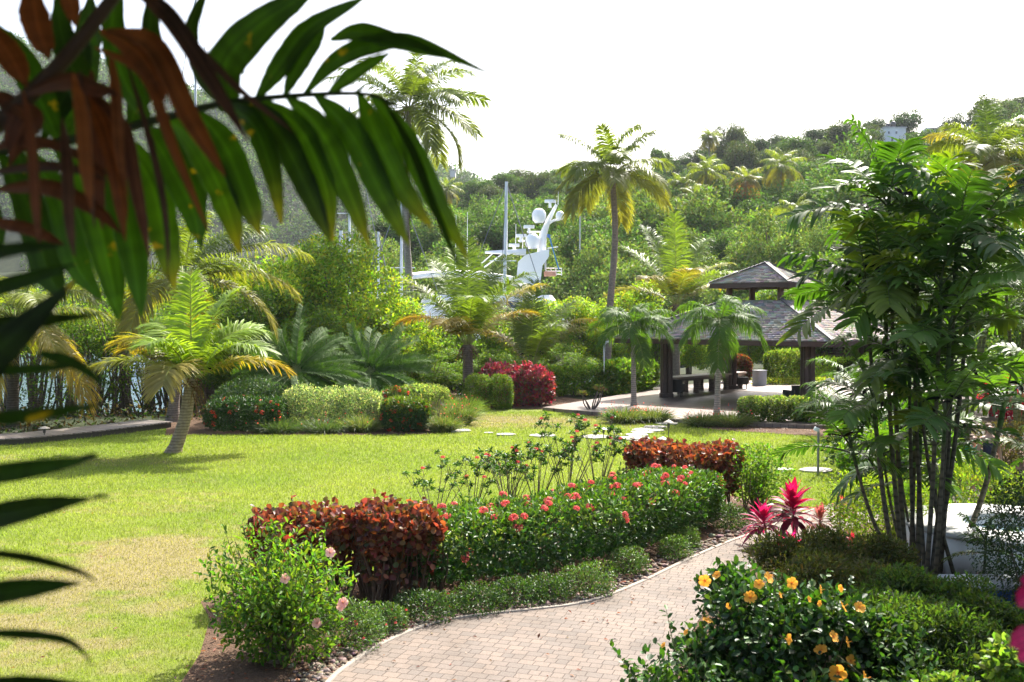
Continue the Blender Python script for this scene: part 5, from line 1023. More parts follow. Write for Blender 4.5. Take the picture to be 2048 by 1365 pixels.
# ------------------------------------------------------------------ two people walking beyond the palms
def skin_person(t, J, E, rad, name='body'):
    me = bpy.data.meshes.new(name); me.from_pydata([tuple(j) for j in J], E, []); ca = None
    o = link(name, me, t); md = o.modifiers.new('skin', 'SKIN'); sv = me.skin_vertices[0].data
    for v, r in zip(sv, rad): v.radius = (r, r) if np.isscalar(r) else r
    sv[0].use_root = True; sb = o.modifiers.new('sub', 'SUBSURF'); sb.levels = 1; sb.render_levels = 2; return o
def flatmat(name, col, rough=.8):
    m, nt, N = newmat(name); p = N('BsdfPrincipled', Roughness=rough); nz = tex(nt, 'Noise', 25, Detail=3.0); nt.links.new(mixrgb(nt, tuple(c * .82 for c in col), tuple(min(1, c * 1.18) for c in col), nz.outputs[0]), p.inputs['Base Color']); finish(nt, p.outputs[0]); return m
MSK = flatmat('skin_tone', (.48, .27, .19), .5)
def person(label, loc, rz, H, top, bottom, hair, hairlen, sleeves, topcol, botcol, haircol, stride=.12, armL=None, armR=None):
    t = thing('person', label, 'person', loc); t.rotation_euler = (0, 0, rz); k = H / 1.7; S = lambda *q: np.array(q) * k
    J = [S(0, 0, .92), S(0, .0, 1.12), S(0, .01, 1.34), S(0, .01, 1.43), S(0, 0, 1.50), S(0, -.015, 1.58), S(0, -.005, 1.66),
         S(-.09, 0, .86), S(-.10, -stride, .48), S(-.10, -stride * 1.0, .08), S(-.10, -stride - .14, .03), S(.09, 0, .86), S(.10, stride * .6, .48), S(.10, stride * 1.5, .09), S(.10, stride * 1.5 - .13, .03),
         S(-.17, .01, 1.38), S(-.22, .02, 1.12), S(-.23, -.05, .90), S(-.23, -.08, .80), S(.17, .01, 1.38), S(.22, .02, 1.12), S(.23, -.05, .90), S(.23, -.08, .80)]
    E = [(0, 1), (1, 2), (2, 3), (3, 4), (4, 5), (5, 6), (0, 7), (7, 8), (8, 9), (9, 10), (0, 11), (11, 12), (12, 13), (13, 14), (2, 15), (15, 16), (16, 17), (17, 18), (2, 19), (19, 20), (20, 21), (21, 22)]
    rad = [(.13 * k, .10 * k), (.12 * k, .09 * k), (.13 * k, .09 * k), .06 * k, .052 * k, (.075 * k, .09 * k), (.07 * k, .085 * k), .085 * k, .06 * k, .04 * k, .03 * k, .085 * k, .06 * k, .04 * k, .03 * k, .055 * k, .042 * k, .032 * k, .026 * k, .055 * k, .042 * k, .032 * k, .026 * k]
    o = skin_person(t, J, E, rad); o.data.materials.append(MSK)
    for s in (-1, 1):      # fingers and thumb on each hand
        mb = MB(); w_ = S(s * .23, -.08, .80)
        for q, (dx, l) in enumerate(((-.03, .065), (-.01, .078), (.01, .072), (.03, .055))): a = w_ + S(0, dx, -.01); tube(mb, [a, a + S(-s * .006, -.006, -l * .6), a + S(-s * .02, -.01, -l)], [.0095 * k, .009 * k, .007 * k], 6, (.48, .27, .19))
        tube(mb, [w_ + S(0, -.03, .0), w_ + S(-s * .01, -.06, -.03), w_ + S(-s * .01, -.065, -.055)], [.011 * k, .01 * k, .008 * k], 6, (.48, .27, .19)); h = mb.obj('fingers', MSK, t, True)
    mb = MB(); f = S(0, -.085, 1.60)
    lathe(mb, [(.0, -.016 * k), (.012 * k, -.008 * k), (.012 * k, .006 * k), (.0, .028 * k)], f + S(0, -.012, 0), 6, (.48, .27, .19)); mb.obj('nose', MSK, t, True)
    M_E = flatmat('eye_dark', (.03, .025, .02), .3); M_L = flatmat('lip', (.4, .14, .12), .5)
    for s in (-1, 1):
        mb = MB(); mb.add(f + S(s * .031, .002, .018) + IV * .011 * k, IF, (.03, .025, .02)); mb.obj('eye', M_E, t)
        mb = MB(); mb.add(S(s * .083, 0, 1.60) + IV * np.array([.012, .022, .034]) * k, IF, (.48, .27, .19)); mb.obj('ear', MSK, t)
    mb = MB(); mb.add(f + S(0, .0, -.045) + IV * np.array([.026, .012, .007]) * k, IF, (.4, .14, .12)); mb.obj('mouth', M_L, t)
    def shell(name, J2, E2, r2, col): o = skin_person(t, J2, E2, r2, name); o.data.materials.append(flatmat(name + '_cloth', col)); return o
    shell('shirt', [S(0, 0, .90), S(0, 0, 1.12), S(0, .01, 1.34), S(0, .01, 1.42)] + ([S(-.16, .01, 1.38), S(-.205, .015, 1.2), S(.16, .01, 1.38), S(.205, .015, 1.2)] if sleeves else [S(-.09, .01, 1.41), S(.09, .01, 1.41)]), [(0, 1), (1, 2), (2, 3)] + ([(2, 4), (4, 5), (2, 6), (6, 7)] if sleeves else [(2, 4), (2, 5)]), [(.15 * k, .12 * k), (.14 * k, .11 * k), (.15 * k, .11 * k), .066 * k] + ([.07 * k, .06 * k] * 2 if sleeves else [.045 * k] * 2), topcol)
    shell('shorts', [S(0, 0, .93), S(-.095, 0, .84), S(-.105, -stride * .6, .62), S(.095, 0, .84), S(.105, stride * .4, .62)], [(0, 1), (1, 2), (0, 3), (3, 4)], [(.145 * k, .115 * k), .1 * k, .088 * k, .1 * k, .088 * k], botcol)
    hj = [S(0, .01, 1.70), S(0, .045, 1.64)] + ([S(0, .07, 1.54), S(0, .075, 1.44)] if hairlen else [S(0, .06, 1.58)]); shell('hair', hj, [(i, i + 1) for i in range(len(hj) - 1)], [(.075 * k, .085 * k), (.082 * k, .06 * k)] + ([(.07 * k, .035 * k), (.04 * k, .025 * k)] if hairlen else [(.06 * k, .03 * k)]), haircol)
    if sleeves:
        mb = MB(); leaves(mb, np.array([S(-.05, -.118, 1.18), S(-.02, -.12, 1.24), S(.0, -.12, 1.2), S(.02, -.12, 1.26), S(-.06, -.118, 1.28)]), np.array([(1, 0, .5), (1, 0, -.2), (.6, 0, 1), (1, 0, -.6), (1, 0, .2)]), np.array([(0, -1., 0)] * 5), .10 * k, .045 * k, np.array([(.75, .8, .78)] * 5), T_HEX); box(mb, S(0, -.122, 1.14), S(.13, .004, .012), (.75, .8, .78)); mb.obj('shirt_print', M_CLOTH, t)
    return t
b = G(1945, 1000); person('child in a green T-shirt with white print and blue shorts walking hand in hand', b, R(10), 1.42, 0, 0, 0, 0, True, (.01, .22, .15), (.03, .10, .42), (.14, .08, .05))
b2 = G(1977, 1003); person('adult in a dark tank top and pink shorts walking beside the child', b2, R(-6), 1.68, 0, 0, 0, 1, False, (.025, .022, .05), (.7, .06, .22), (.12, .06, .035))

# ------------------------------------------------------------------ trees along the water
def hit(px, py, d0=85, d1=900):
    x, f, z = ray(px, py); D = np.concatenate([np.arange(d0, 300, .5), np.arange(300, d1, 2.)]); k = np.where(EYE + z / f * D <= terrain(x / f * D, D))[0]
    if len(k) == 0: return None
    d = D[k[0]]; return np.array([x / f * d, d, float(terrain(x / f * d, d))])
MG = [(.15, .25, .03), (.20, .30, .035), (.26, .34, .04), (.10, .19, .025), (.28, .33, .04)]; MGD = [(.07, .13, .022), (.09, .16, .026), (.13, .20, .03)]  # bright leaf colours stand in for sunlit mangroves, darker ones for shaded
TM = [tree_meshes(500 + i, 8.0, 2.7, 24, 640, .19, MG, trunk=.09, nst=4, zlo=.12, brad=.4) for i in range(3)] + [tree_meshes(510 + i, 8.0, 2.7, 22, 560, .20, MGD, trunk=.09, nst=5, zlo=.18, brad=.38) for i in range(2)]
TL = tree_meshes(520, 7.0, 2.6, 15, 190, .17, MGD, trunk=.075, nst=7, zlo=.42, brad=.28)
r_ = np.random.default_rng(77)
LBL = {0: 'mangrove tree coloured bright yellow green as if sunlit, at the water edge behind the lawn', 1: 'mangrove tree coloured darker as if shaded, at the water edge behind the lawn', 2: 'open thin trunked mangrove tree with water showing between its stems'}
for px, ty, D, k in [(15, 560, 42.5, 5), (75, 545, 43.5, 5), (135, 560, 42.8, 5), (190, 590, 44, 5), (245, 560, 43, 5), (300, 545, 44, 5), (345, 540, 45, 5), (405, 560, 45, 5), (455, 530, 46, 3), (505, 500, 48, 1), (560, 480, 50, 0), (612, 470, 52, 1), (655, 448, 51, 2), (700, 570, 50, 0), (752, 558, 51, 1), (800, 590, 53, 2), (848, 606, 54, 3), (900, 596, 55, 4), (952, 592, 56, 0), (1008, 578, 57, 1), (1062, 584, 59, 2), (1115, 566, 60, 0), (1160, 575, 61, 1), (1190, 600, 62, 3), (1255, 520, 66, 0), (1310, 585, 66, 4), (1380, 600, 68, 1), (1440, 610, 69, 3), (620, 600, 47, 3), (690, 640, 46.5, 4), (870, 690, 49, 3), (960, 690, 51, 4), (1130, 680, 55, 3), (1040, 690, 52, 4), (540, 610, 47, 4), (1500, 600, 72, 2), (470, 640, 42.5, 3), (575, 690, 43.5, 4)]:
    z1 = at(px, ty, D)[2]; loc = at(px, 700, D); loc[2] = float(np.maximum(terrain(loc[0], D), -1.4)) - .1; s = (z1 - loc[2]) / 8.1; q = 0 if k < 3 else (1 if k < 5 else 2)
    if k == 5: s = (z1 - loc[2]) / 7.1
    plant(TL if k == 5 else TM[k], 'mangrove_tree', LBL[q], 'tree', loc, r_.random() * 6.28, max(.55, min(s, 1.3)), ['sunlit mangroves behind the lawn', 'shaded mangroves behind the lawn', 'thin stemmed mangroves by the boardwalk'][q], s)
# stilt stems by the boardwalk
for px, D in [(30, 40), (62, 40.5), (118, 41), (152, 40), (205, 41.5), (232, 41), (262, 41), (298, 42), (322, 42.3), (180, 42.5), (90, 42)]:
    b = at(px, 800, D); b[2] = min(0, float(terrain(b[0], D))); t = thing('mangrove_sapling', 'thin bare stemmed sapling at the water edge beyond the boardwalk', 'tree', b, 'saplings beyond the boardwalk'); mb = MB(); lb = MB()
    for i in range(5):
        e = b + np.array([r_.uniform(-.9, .9), r_.uniform(-.5, .5), r_.uniform(2, 4.2)]); tube(mb, [b + r_.uniform(-.25, .25, 3) * [1, 1, 0], (b + e) / 2 + r_.uniform(-.2, .2, 3), e], [.045, .035, .015], 5, (.13, .10, .075), n=7, cap=False)
        for q in range(4):
            p = b + (e - b) * r_.uniform(.15, 1) + r_.uniform(-.3, .3, 3); k = 14; leaves(lb, p + rdir(r_, k) * .22, rdir(r_, k), rdir(r_, k), .13, .07, pick(r_, MGD + MG[:2], k), T_HEX)
    part(t, mb, 'trunk', M_WOODBARK); part(t, lb, 'crown', M_BROAD)
# background trees on the garden's right side
TG = [tree_meshes(540 + i, 8, 3.6, 28, 480, .26, p_, trunk=.2, zlo=.3, brad=.36) for i, p_ in enumerate([[(.06, .12, .024), (.09, .16, .03), (.12, .19, .035)], [(.04, .085, .022), (.06, .11, .028), (.075, .12, .035)], [(.10, .15, .045), (.13, .18, .055), (.08, .12, .04)]])]
for px, ty, D, k, lb in [(1745, 560, 60, 0, 'leafy green tree behind the far corner of the pavilion roof'), (1640, 590, 66, 2, 'silvery green tree between the pavilion cupola and the slender palms'), (1840, 470, 62, 1, 'dark tree behind the middle of the slender palm crowns'), (1930, 420, 66, 0, 'green tree under the big coconut palm'), (2020, 430, 62, 1, 'dark tree at the picture edge below the big coconut palm'), (2060, 560, 44, 0, 'sunlit tree at the picture edge behind the feathery palms'), (1760, 690, 46, 1, 'low dark tree in the shade beside the pavilion'), (1900, 640, 42, 1, 'dark tree behind the feathery palm clumps'), (1580, 560, 74, 0, 'green tree behind the pavilion cupola'), (1680, 480, 78, 0, 'tree rising over the pavilion roof beside the slender palm leaves'), (1985, 700, 38, 0, 'low leafy tree above the crimson shrub')]:
    loc = at(px, 700, D); loc[2] = max(0, float(terrain(loc[0], D))); z1 = at(px, ty, D)[2]; s = (z1 - loc[2]) / 8.2; plant(TG[k], 'broadleaf_tree', lb, 'tree', loc, r_.random() * 6, min(max(s, .5), 1.8), sz=s)
# far bank and wooded hill
FG = [[(.13, .20, .045), (.17, .24, .05), (.20, .27, .06)], [(.065, .125, .03), (.09, .15, .034), (.055, .10, .025)], [(.035, .068, .024), (.048, .082, .028), (.03, .054, .02)], [(.07, .10, .038), (.095, .12, .046), (.055, .075, .03)], [(.08, .15, .03), (.10, .18, .035), (.14, .21, .06)]]
TH = [tree_meshes(560 + i, 9, 4.2, 30, 330, .42, FG[i], M_FOREST, trunk=.22, zlo=.18, brad=.38) for i in range(5)] + [tree_meshes(570, 9, 4.2, 30, 340, .36, FG[0], M_FOREST, trunk=.2, nst=3, zlo=.08, brad=.36)]
HL = ['pale green mangrove tree on the far bank', 'mid green tree on the wooded hillside', 'dark green tree on the wooded hillside', 'olive grey tree on the wooded hillside', 'fresh green tree on the wooded hillside']
cnt = 0; used = []
for i in range(74):
    u = r_.uniform(-.3, .33); d0 = float(np.interp(u, [-.6, -.2, 0, .2, .32, .55], [150, 120, 105, 98, 80, 70])); D = d0 + r_.uniform(1, 16); x = u * D
    if any(math.hypot(x - a, D - b) < 3.0 for a, b in used): continue
    used.append((x, D)); s = r_.uniform(.75, 1.05); plant(TH[5] if r_.random() < .6 else TH[0], 'mangrove_tree', HL[0], 'tree', (x, D, float(terrain(x, D)) - .6), r_.random() * 6, s, 'mangroves along the far bank', s * r_.uniform(.9, 1.2))
tries = 0
while cnt < 205 and tries < 6000:
    tries += 1; u = r_.uniform(-.12, .55); d0 = float(np.interp(u, [-.6, -.2, 0, .2, .32, .55], [150, 120, 105, 98, 80, 70])) + 12; d1 = float(np.interp(u, [-.6, -.1, .1, .3, .55], [260, 250, 235, 215, 205])) + 6; D = d0 + (d1 - d0) * r_.random(); x = u * D
    if any(math.hypot(x - a, D - b) < 4.6 for a, b in used): continue
    if .355 < u < .47 and D > 165: continue
    used.append((x, D)); f = (D - d0) / (d1 - d0); k = [0, 4, 1, 3, 2][min(4, int(f * 3.2 + r_.uniform(-.3, 1.9)))]; k = max(0, k); s = r_.uniform(1.0, 1.3) if (f < .35 and r_.random() < .4) else r_.uniform(.55, .92)
    plant(TH[k], 'hillside_tree', HL[k] if k else 'pale leafed tree low on the wooded hillside', 'tree', (x, D, float(terrain(x, D)) - .7), r_.random() * 6, s, 'trees on the wooded hillside', s * r_.uniform(.8, 1.1)); cnt += 1
# ridge trees that stand out against the sky
for px, py, base, wd, k, lb in [(1458, 247, 290, 62, 3, 'domed tree standing highest on the ridge skyline'), (1802, 214, 262, 66, 2, 'broad dark tree behind the white building on the ridge'), (1755, 228, 268, 52, 2, 'dark tree beside the white building on the ridge'), (1735, 258, 300, 50, 1, 'rounded green tree below the white building'), (1905, 218, 258, 34, 2, 'small dark tree between the hilltop houses'), (2018, 195, 250, 40, 3, 'brownish tree behind the pink hilltop house'), (1560, 262, 300, 44, 2, 'dark ridge tree above the hillside palms'), (1320, 288, 330, 44, 1, 'ridge tree at the low end of the hill crest'), (1640, 250, 300, 60, 2, 'dark flat ridge tree between the domed tree and the white building')]:
    q = hit(px, base + 8) if hit(px, base + 8) is not None else at(px, base, 212); D = q[1]; loc = at(px, base + 4, D); s = wd * D / FP / 7.6; zt = at(px, py, D)[2]; loc[2] = min(loc[2], float(terrain(loc[0], D)) - .3); plant(TH[k], 'ridge_tree', lb, 'tree', loc, r_.random() * 6, s, sz=(zt - loc[2]) / 9.3)
# rest of the forest: one mass of foliage far off
mb = MB()
def massed(n, us, Ds, rr, nl, ls, pals, zoff=.5):
    for i in range(n):
        u = r_.uniform(*us); D = Ds[0] + (Ds[1] - Ds[0]) * r_.random() ** .8; x = u * D
        if .36 < u < .46 and 168 < D < 210: continue
        if D < 330 and D < float(np.interp(u, [-.6, -.2, 0, .2, .32, .55], [150, 120, 105, 98, 80, 70])) + 3: continue
        z = float(terrain(x, D)); r = rr * r_.uniform(.6, 1.2); P_, N_ = blob(r_, (x, D, z + r * zoff), (r, r, r * .85), nl, .35, .35, 10); d, u2 = leafdirs(r_, N_, .15, .8, .5); c = pick(r_, pals[r_.integers(0, len(pals))], nl, .25) * r_.uniform(.6, 1.3)
        leaves(mb, P_, d, u2, ls * r_.uniform(.6, 1.3, nl), ls * .6, c, T_RH)
massed(560, (-.12, .56), (92, 225), 2.6, 260, .46, FG); massed(1500, (-.62, .12), (400, 700), 6.0, 170, 1.5, [FG[1], FG[2], FG[4]]); massed(260, (-.62, -.1), (108, 180), 3.4, 150, .8, FG)
tag(mb.obj('distant_forest', M_FOREST), 'continuous green forest covering the hills across the bay', 'forest', kind='stuff')
# coconut palms on the hillside
def hillpalm(label, px, py, D, L, seed, **k):
    r2 = np.random.default_rng(seed); tp = at(px, py, D); g = tp.copy(); g[2] = min(float(terrain(tp[0], D)), tp[2] - 3)
    t = thing('hillside_palm', label, 'palm', g); mb = MB(); tube(mb, [g - [0, 0, .3], (g + tp) / 2 + [r2.uniform(-.3, .3), 0, 0], tp], [.24, .18, .15], 8, (.24, .2, .16), n=12); part(t, mb, 'trunk', M_BARK, True); mb = MB()
    for f in coco_fronds(r2, 22, L, seed, 1.5, -.7, **k): frond(mb, r2, tp, npair=34, ll=1.0, lw=.09, hang=.7, **f)
    part(t, mb, 'crown', [M_PALM, M_STEM])
hillpalm('green hillside coconut palm with full round crown, beside the orange brown one', 1412, 345, 138, 3.6, 601)
hillpalm('dying hillside palm with orange brown hanging fronds', 1492, 362, 140, 3.1, 602, green=(.16, .13, .03), old=(.34, .15, .04), yel=(.42, .17, .04)); hillpalm('hillside palm with dark heart and yellowing tips nearest the slender palms', 1562, 332, 136, 3.7, 603)
hillpalm('low hillside palm under the full crowned one', 1392, 395, 132, 3.0, 604, green=(.13, .15, .03)); hillpalm('small hillside palm among the fresh green trees', 1362, 372, 142, 2.6, 605); hillpalm('pale drooping palm half hidden behind the slender palm leaves', 1590, 430, 112, 3.4, 606)
hillpalm('tiny ridge palm on the skyline left of the domed tree', 1418, 275, 206, 3.0, 607); hillpalm('palm below the far village houses', 893, 380, 180, 3.2, 608)

# ------------------------------------------------------------------ houses on the hills
def house(name, label, px0, px1, ytop, ybot, D, wallc, roofc, depth, roof='flat', wins=(), win_c=(.05, .06, .08), cat='house', rz=0., z_extra=0., extra=None):
    a, b = at(px0, ybot, D), at(px1, ytop, D); wd = b[0] - a[0]; h = b[2] - a[2]; c = np.array([(a[0] + b[0]) / 2, D + depth / 2, a[2]]); t = thing(name, label, cat, c); mb = MB(); rh = 0 if roof == 'flat' else h * .3
    box(mb, c + np.array([0, 0, (h - rh) / 2 - 1.5]), (wd, depth, h - rh + 3), wallc); part(t, mb, 'wall', M_WALLP); mb = MB()
    if roof == 'flat': box(mb, c + np.array([0, 0, h + .08]), (wd + .3, depth + .3, .16), roofc)
    elif roof == 'gable':
        o = .4; zz = h - rh; y0, y1 = -depth / 2 - o, depth / 2 + o; x0, x1 = -wd / 2 - o, wd / 2 + o; V = np.array([(x0, y0, zz), (x1, y0, zz), (x1, 0, h), (x0, 0, h), (x0, y1, zz), (x1, y1, zz)]); V2 = V - np.array([0, 0, .18]); mb.add(np.vstack([V, V2]) + c, [(0, 1, 2, 3), (3, 2, 5, 4), (6, 9, 8, 7), (9, 10, 11, 8), (0, 6, 7, 1), (4, 5, 11, 10)], roofc); mb.add(np.vstack([V[[0, 3, 4]], V[[1, 2, 5]]]) + c + [0, 0, -.01], [(0, 1, 2), (3, 5, 4)], wallc)
    else:
        o = .5; zz = h - rh; x0, x1, y0, y1 = -wd / 2 - o, wd / 2 + o, -depth / 2 - o, depth / 2 + o; rx = wd * .2; mb.add(np.array([(x0, y0, zz), (x1, y0, zz), (x1, y1, zz), (x0, y1, zz), (-rx, 0, h), (rx, 0, h)]) + c, [(0, 1, 5, 4), (2, 3, 4, 5)], roofc); mb.add(np.array([(x0, y0, zz), (x1, y0, zz), (x1, y1, zz), (x0, y1, zz), (-rx, 0, h), (rx, 0, h)]) + c, [(1, 2, 5), (3, 0, 4)], roofc); box(mb, c + np.array([0, 0, zz - .08]), (wd + 1, depth + 1, .14), roofc)
    part(t, mb, 'roof', M_WALLP)
    for fx, fz, fw, fh in wins: mb = MB(); box(mb, c + np.array([(fx - .5) * wd, -depth / 2 - .01, fz * (h - rh)]), (fw * wd, .08, fh * (h - rh)), win_c); part(t, mb, 'window', M_GLASSD)
    return t, c, wd, h
t, c, wd, h = house('flat_roofed_building', 'plain white flat roofed building carrying two black water tanks on the ridge', 1769, 1812, 256, 290, 200, (.85, .86, .88), (.7, .7, .7), 6, wins=[(.2, .72, .08, .14), (.55, .72, .08, .14), (.35, .3, .1, .3)], win_c=(.22, .22, .24))
for fx, hh in ((-.16, 1.0), (.08, 1.35)):
    q = c + np.array([fx * wd, -1.0, h + .16]); tk = thing('water_tank', 'black water tank on the white building, the %s one' % ('shorter' if fx < 0 else 'taller'), 'water tank', q); mb = MB(); lathe(mb, [(.0, 0), (.48, 0), (.48, hh), (.3, hh + .12), (0, hh + .14)], q, 14, (.035, .035, .04)); part(tk, mb, 'tank_body', M_METAL, True); mb = MB(); lathe(mb, [(.14, hh + .1), (.14, hh + .2), (0, hh + .2)], q, 10, (.04, .04, .045)); part(tk, mb, 'lid', M_METAL)
house('small_house', 'small white house with grey gabled roof on the grassy slope', 1865, 1884, 251, 271, 200, (.8, .81, .83), (.25, .25, .27), 5, 'gable', [(.62, .55, .3, .35)]); house('carport', 'porch with its shade put into dark walls, beside the small white house', 1884, 1905, 252, 272, 201, (.10, .10, .11), (.16, .16, .17), 5, 'flat', [(.5, .4, .5, .4)])  # the porch's shade is painted as near black walls
house('teal_house', 'house with a teal green roof on the ridge', 1926, 1962, 238, 258, 212, (.4, .5, .5), (.09, .26, .24), 7, 'hip', [(.3, .5, .12, .4), (.65, .5, .12, .4)]); house('cream_house', 'cream two storey house with a red door at the picture edge on the ridge', 2022, 2075, 218, 252, 205, (.62, .53, .44), (.5, .42, .4), 7, 'hip', [(.3, .7, .1, .22), (.6, .7, .1, .22), (.32, .25, .12, .4)], (.16, .05, .06))
for px, py, wpx, hpx, D, lb, wc in [(870, 346, 22, 9, 520, 'far white house among the trees, the upper one of the distant village', (.7, .7, .7)), (905, 342, 14, 8, 540, 'tiny far house on the distant crest slope', (.55, .55, .55)), (874, 362, 20, 9, 500, 'far grey roofed house below the upper white one', (.5, .5, .52)), (918, 374, 26, 8, 480, 'long low pale roofed far house in the distant village', (.62, .62, .62)), (962, 380, 24, 13, 450, 'far bluish house at the end of the distant village', (.38, .5, .5)), (880, 378, 18, 9, 470, 'far house with a dull brown wall in the distant village', (.4, .33, .3))]:
    q = hit(px, py + 2, 330); D = q[1] - 9 if q is not None else D; wpx *= .75; house('village_house', lb, px - wpx / 2, px + wpx / 2, py - hpx * .55, py + 1, D, wc, (.6, .6, .6), 8, 'hip', [(.3, .5, .12, .3), (.7, .5, .12, .3)])
b = hit(1160, 440) ; b = b if b is not None else at(1160, 440, 120); D = 112; b = at(1160, 452, D); t = thing('street_lamp', 'street lamp on a pole among the hillside trees', 'street lamp', b); mb = MB(); tube(mb, [b - [0, 0, 3], at(1160, 408, D)], [.09, .07], 8, (.4, .42, .44)); part(t, mb, 'pole', M_METAL); mb = MB(); tube(mb, [at(1160, 411, D), at(1152, 409, D)], [.04, .03], 6, (.4, .42, .44)); box(mb, at(1150, 410, D), (.6, .3, .16), (.55, .57, .6), bev=.04); part(t, mb, 'lamp_head', M_METAL)
q = [hit(x, y) for x, y in ((1700, 285), (1980, 262), (1990, 300), (1700, 318))]

# ------------------------------------------------------------------ boats in the bay
WH = (.86, .86, .86)
def hullmesh(t, c, L, Bm, z0, z1, rz, col, mat=M_WHITE):
    mb = MB(); n = 22; s = np.linspace(0, 1, n); bw = Bm / 2 * np.where(s < .6, .82 + .18 * np.sin(s / .6 * PI / 2), np.sqrt(np.maximum(1 - ((s - .6) / .4) ** 2, 0)) + .001); M = rotz(rz); rows = []
    for k, (f, g) in enumerate(((.55, 0), (.85, .4), (1.0, 1.0), (.93, 1.0))):
        for sg in ((1, -1)): rows.append(np.c_[(s - .5) * L * (1 if f > .6 else .93) + (g * .04 * L * s), sg * bw * f, np.full(n, z0 + (z1 - z0) * (g * (1 + .18 * s ** 2)))])
    V = np.concatenate(rows) @ M.T + np.array([c[0], c[1], 0]); F = []
    order = [1, 3, 5, 7, 6, 4, 2, 0]
    for a, b in zip(order[:-1], order[1:]): F += [(a * n + i, a * n + i + 1, b * n + i + 1, b * n + i) for i in range(n - 1)]
    mb.add(V, F, col); mb.add(V[[r * n for r in order]], [tuple(range(8))], col); part(t, mb, 'hull', mat, True)
def sail(label, px, ytop, D, lean=0., stays=(), col=(.62, .65, .68), furl=None, hl=11, r=.11, rz=.4):
    c = at(px, 700, D); c[2] = -1.2; t = thing('sailboat', label, 'sailboat', c); hullmesh(t, c, hl, 3.2, -1.5, .2, rz, WH); mb = MB(); M = rotz(rz)
    box(mb, c + M @ np.array([-.2, 0, 1.65]), (hl * .4, 1.9, .6), WH, M=M, bev=.2, taper=.9); part(t, mb, 'cabin', M_WHITE); tp = at(px + lean, ytop, D); mb = MB(); tube(mb, [c + [0, 0, 1.2], tp], [r, r * .8], 8, col); part(t, mb, 'mast', M_METAL, True)
    mb = MB(); bs = c + np.array([0, 0, 3.0]); tube(mb, [bs, bs + M @ np.array([-hl * .4, 0, .1])], [.09, .08], 8, (.3, .36, .45)); part(t, mb, 'boom', M_METAL, True)
    mb = MB()
    for q in ((-.47, 0, .035), (.5, 0, .03), (.02, .13, .02), (.02, -.13, .02)) : tube(mb, [tp - [0, 0, .1], c + M @ np.array([q[0] * hl, q[1] * hl, 1.5])], [q[2]] * 2, 4, (.12, .13, .15), cap=False)
    part(t, mb, 'rigging', M_METAL); mb = MB(); zz = c[2] + (tp[2] - c[2]) * .6; tube(mb, [np.array([c[0] - 1.1, c[1], zz]), np.array([c[0] + 1.1, c[1], zz])], [.04, .04], 6, col); part(t, mb, 'spreader', M_METAL)
sail('sailboat whose mast pokes above the big foreground leaf into the sky', 391, -6, 88, r=.12, rz=.2); sail('sailboat whose tall mast stands behind the tallest palm fronds', 699, 214, 92, r=.13, rz=2.8)
sail('sailboat with a thick pale mast beside the bright mangrove tree', 682, 462, 70, r=.16, rz=.9, hl=9); sail('sailboat with a thin mast midway between the pale mast and the tall palm', 757, 464, 76, r=.10, rz=2.2, hl=9); sail('sailboat whose mast runs close along the tallest palm trunk', 803, 385, 80, r=.12, rz=.5); sail('sailboat with a leaning white mast and dark stay next to the motor yacht', 1006, 364, 82, 7, r=.15, rz=2.9)
# white motor yacht
D = 92.; yc = at(955, 700, D); yc[2] = -1.2; t = thing('motor_yacht', 'big white motor yacht with radar domes and antennas moored behind the trees', 'yacht', yc); rz = R(12); M = rotz(rz)
hullmesh(t, yc + M @ np.array([-1.0, 0, 0]), 26, 6.4, -1.8, 2.0, rz + PI, WH)
def yb(name, ctr, size, col=WH, bev=.5, taper=.94, mat=M_WHITE, mb=None): mb = MB(); box(mb, yc + M @ np.array(ctr), size, col, M=M, bev=bev, taper=taper); return part(t, mb, name, mat)
yb('lower_deck', (0, 0, 4.1), (18, 5.8, 2.0)); yb('window_band', (0, -.02, 4.25), (16.6, 5.86, .8), (.03, .04, .06), .4, .97, M_GLASSD)
yb('upper_deck', (1.0, 0, 6.1), (12.5, 5.2, 2.0)); yb('window_band', (1.0, -.02, 6.3), (11.3, 5.26, .8), (.03, .04, .06), .4, .95, M_GLASSD)
mb = MB(); n = 14; s = np.linspace(-1, 1, n); V = []
for y_, dz in ((-2.9, -.1), (-1, .12), (1, .12), (2.9, -.1)):
    for q in s: V.append(yc + M @ np.array([-.6 + q * 5.6, y_, 8.5 + .75 * (1 - (q * .9 + .25) ** 2) + dz]))
V = np.array(V); V2 = V - [0, 0, .28]; F = [(r * n + i, r * n + i + 1, (r + 1) * n + i + 1, (r + 1) * n + i) for r in range(3) for i in range(n - 1)]; mb.add(np.vstack([V, V2]), F + [tuple(k_ + 4 * n for k_ in f)[::-1] for f in F] + [(i, i + 1, 4 * n + i + 1, 4 * n + i) for i in range(n - 1)] + [(3 * n + i, 3 * n + i + 1, 7 * n + i + 1, 7 * n + i) for i in range(n - 1)] , WH); part(t, mb, 'hardtop', M_WHITE, True)
def Y(px, py, dd=0.): return at(px, py, D + dd)
mb = MB()
for s_ in (-1.6, 1.6):
    V = np.array([Y(970, 503, s_), Y(1052, 498, s_), Y(1052, 511, s_), Y(970, 507, s_)]); mb.add(np.vstack([V - [0, .25, 0], V + [0, .25, 0]]), [(0, 1, 2, 3), (7, 6, 5, 4), (0, 4, 5, 1), (1, 5, 6, 2), (2, 6, 7, 3), (3, 7, 4, 0)], WH)
    tube(mb, [Y(1005, 508, s_), Y(968, 535, s_)], [.07, .07], 6, WH); tube(mb, [Y(985, 508, s_), Y(962, 528, s_)], [.06, .06], 6, WH)
part(t, mb, 'radar_arch_wing', M_WHITE)
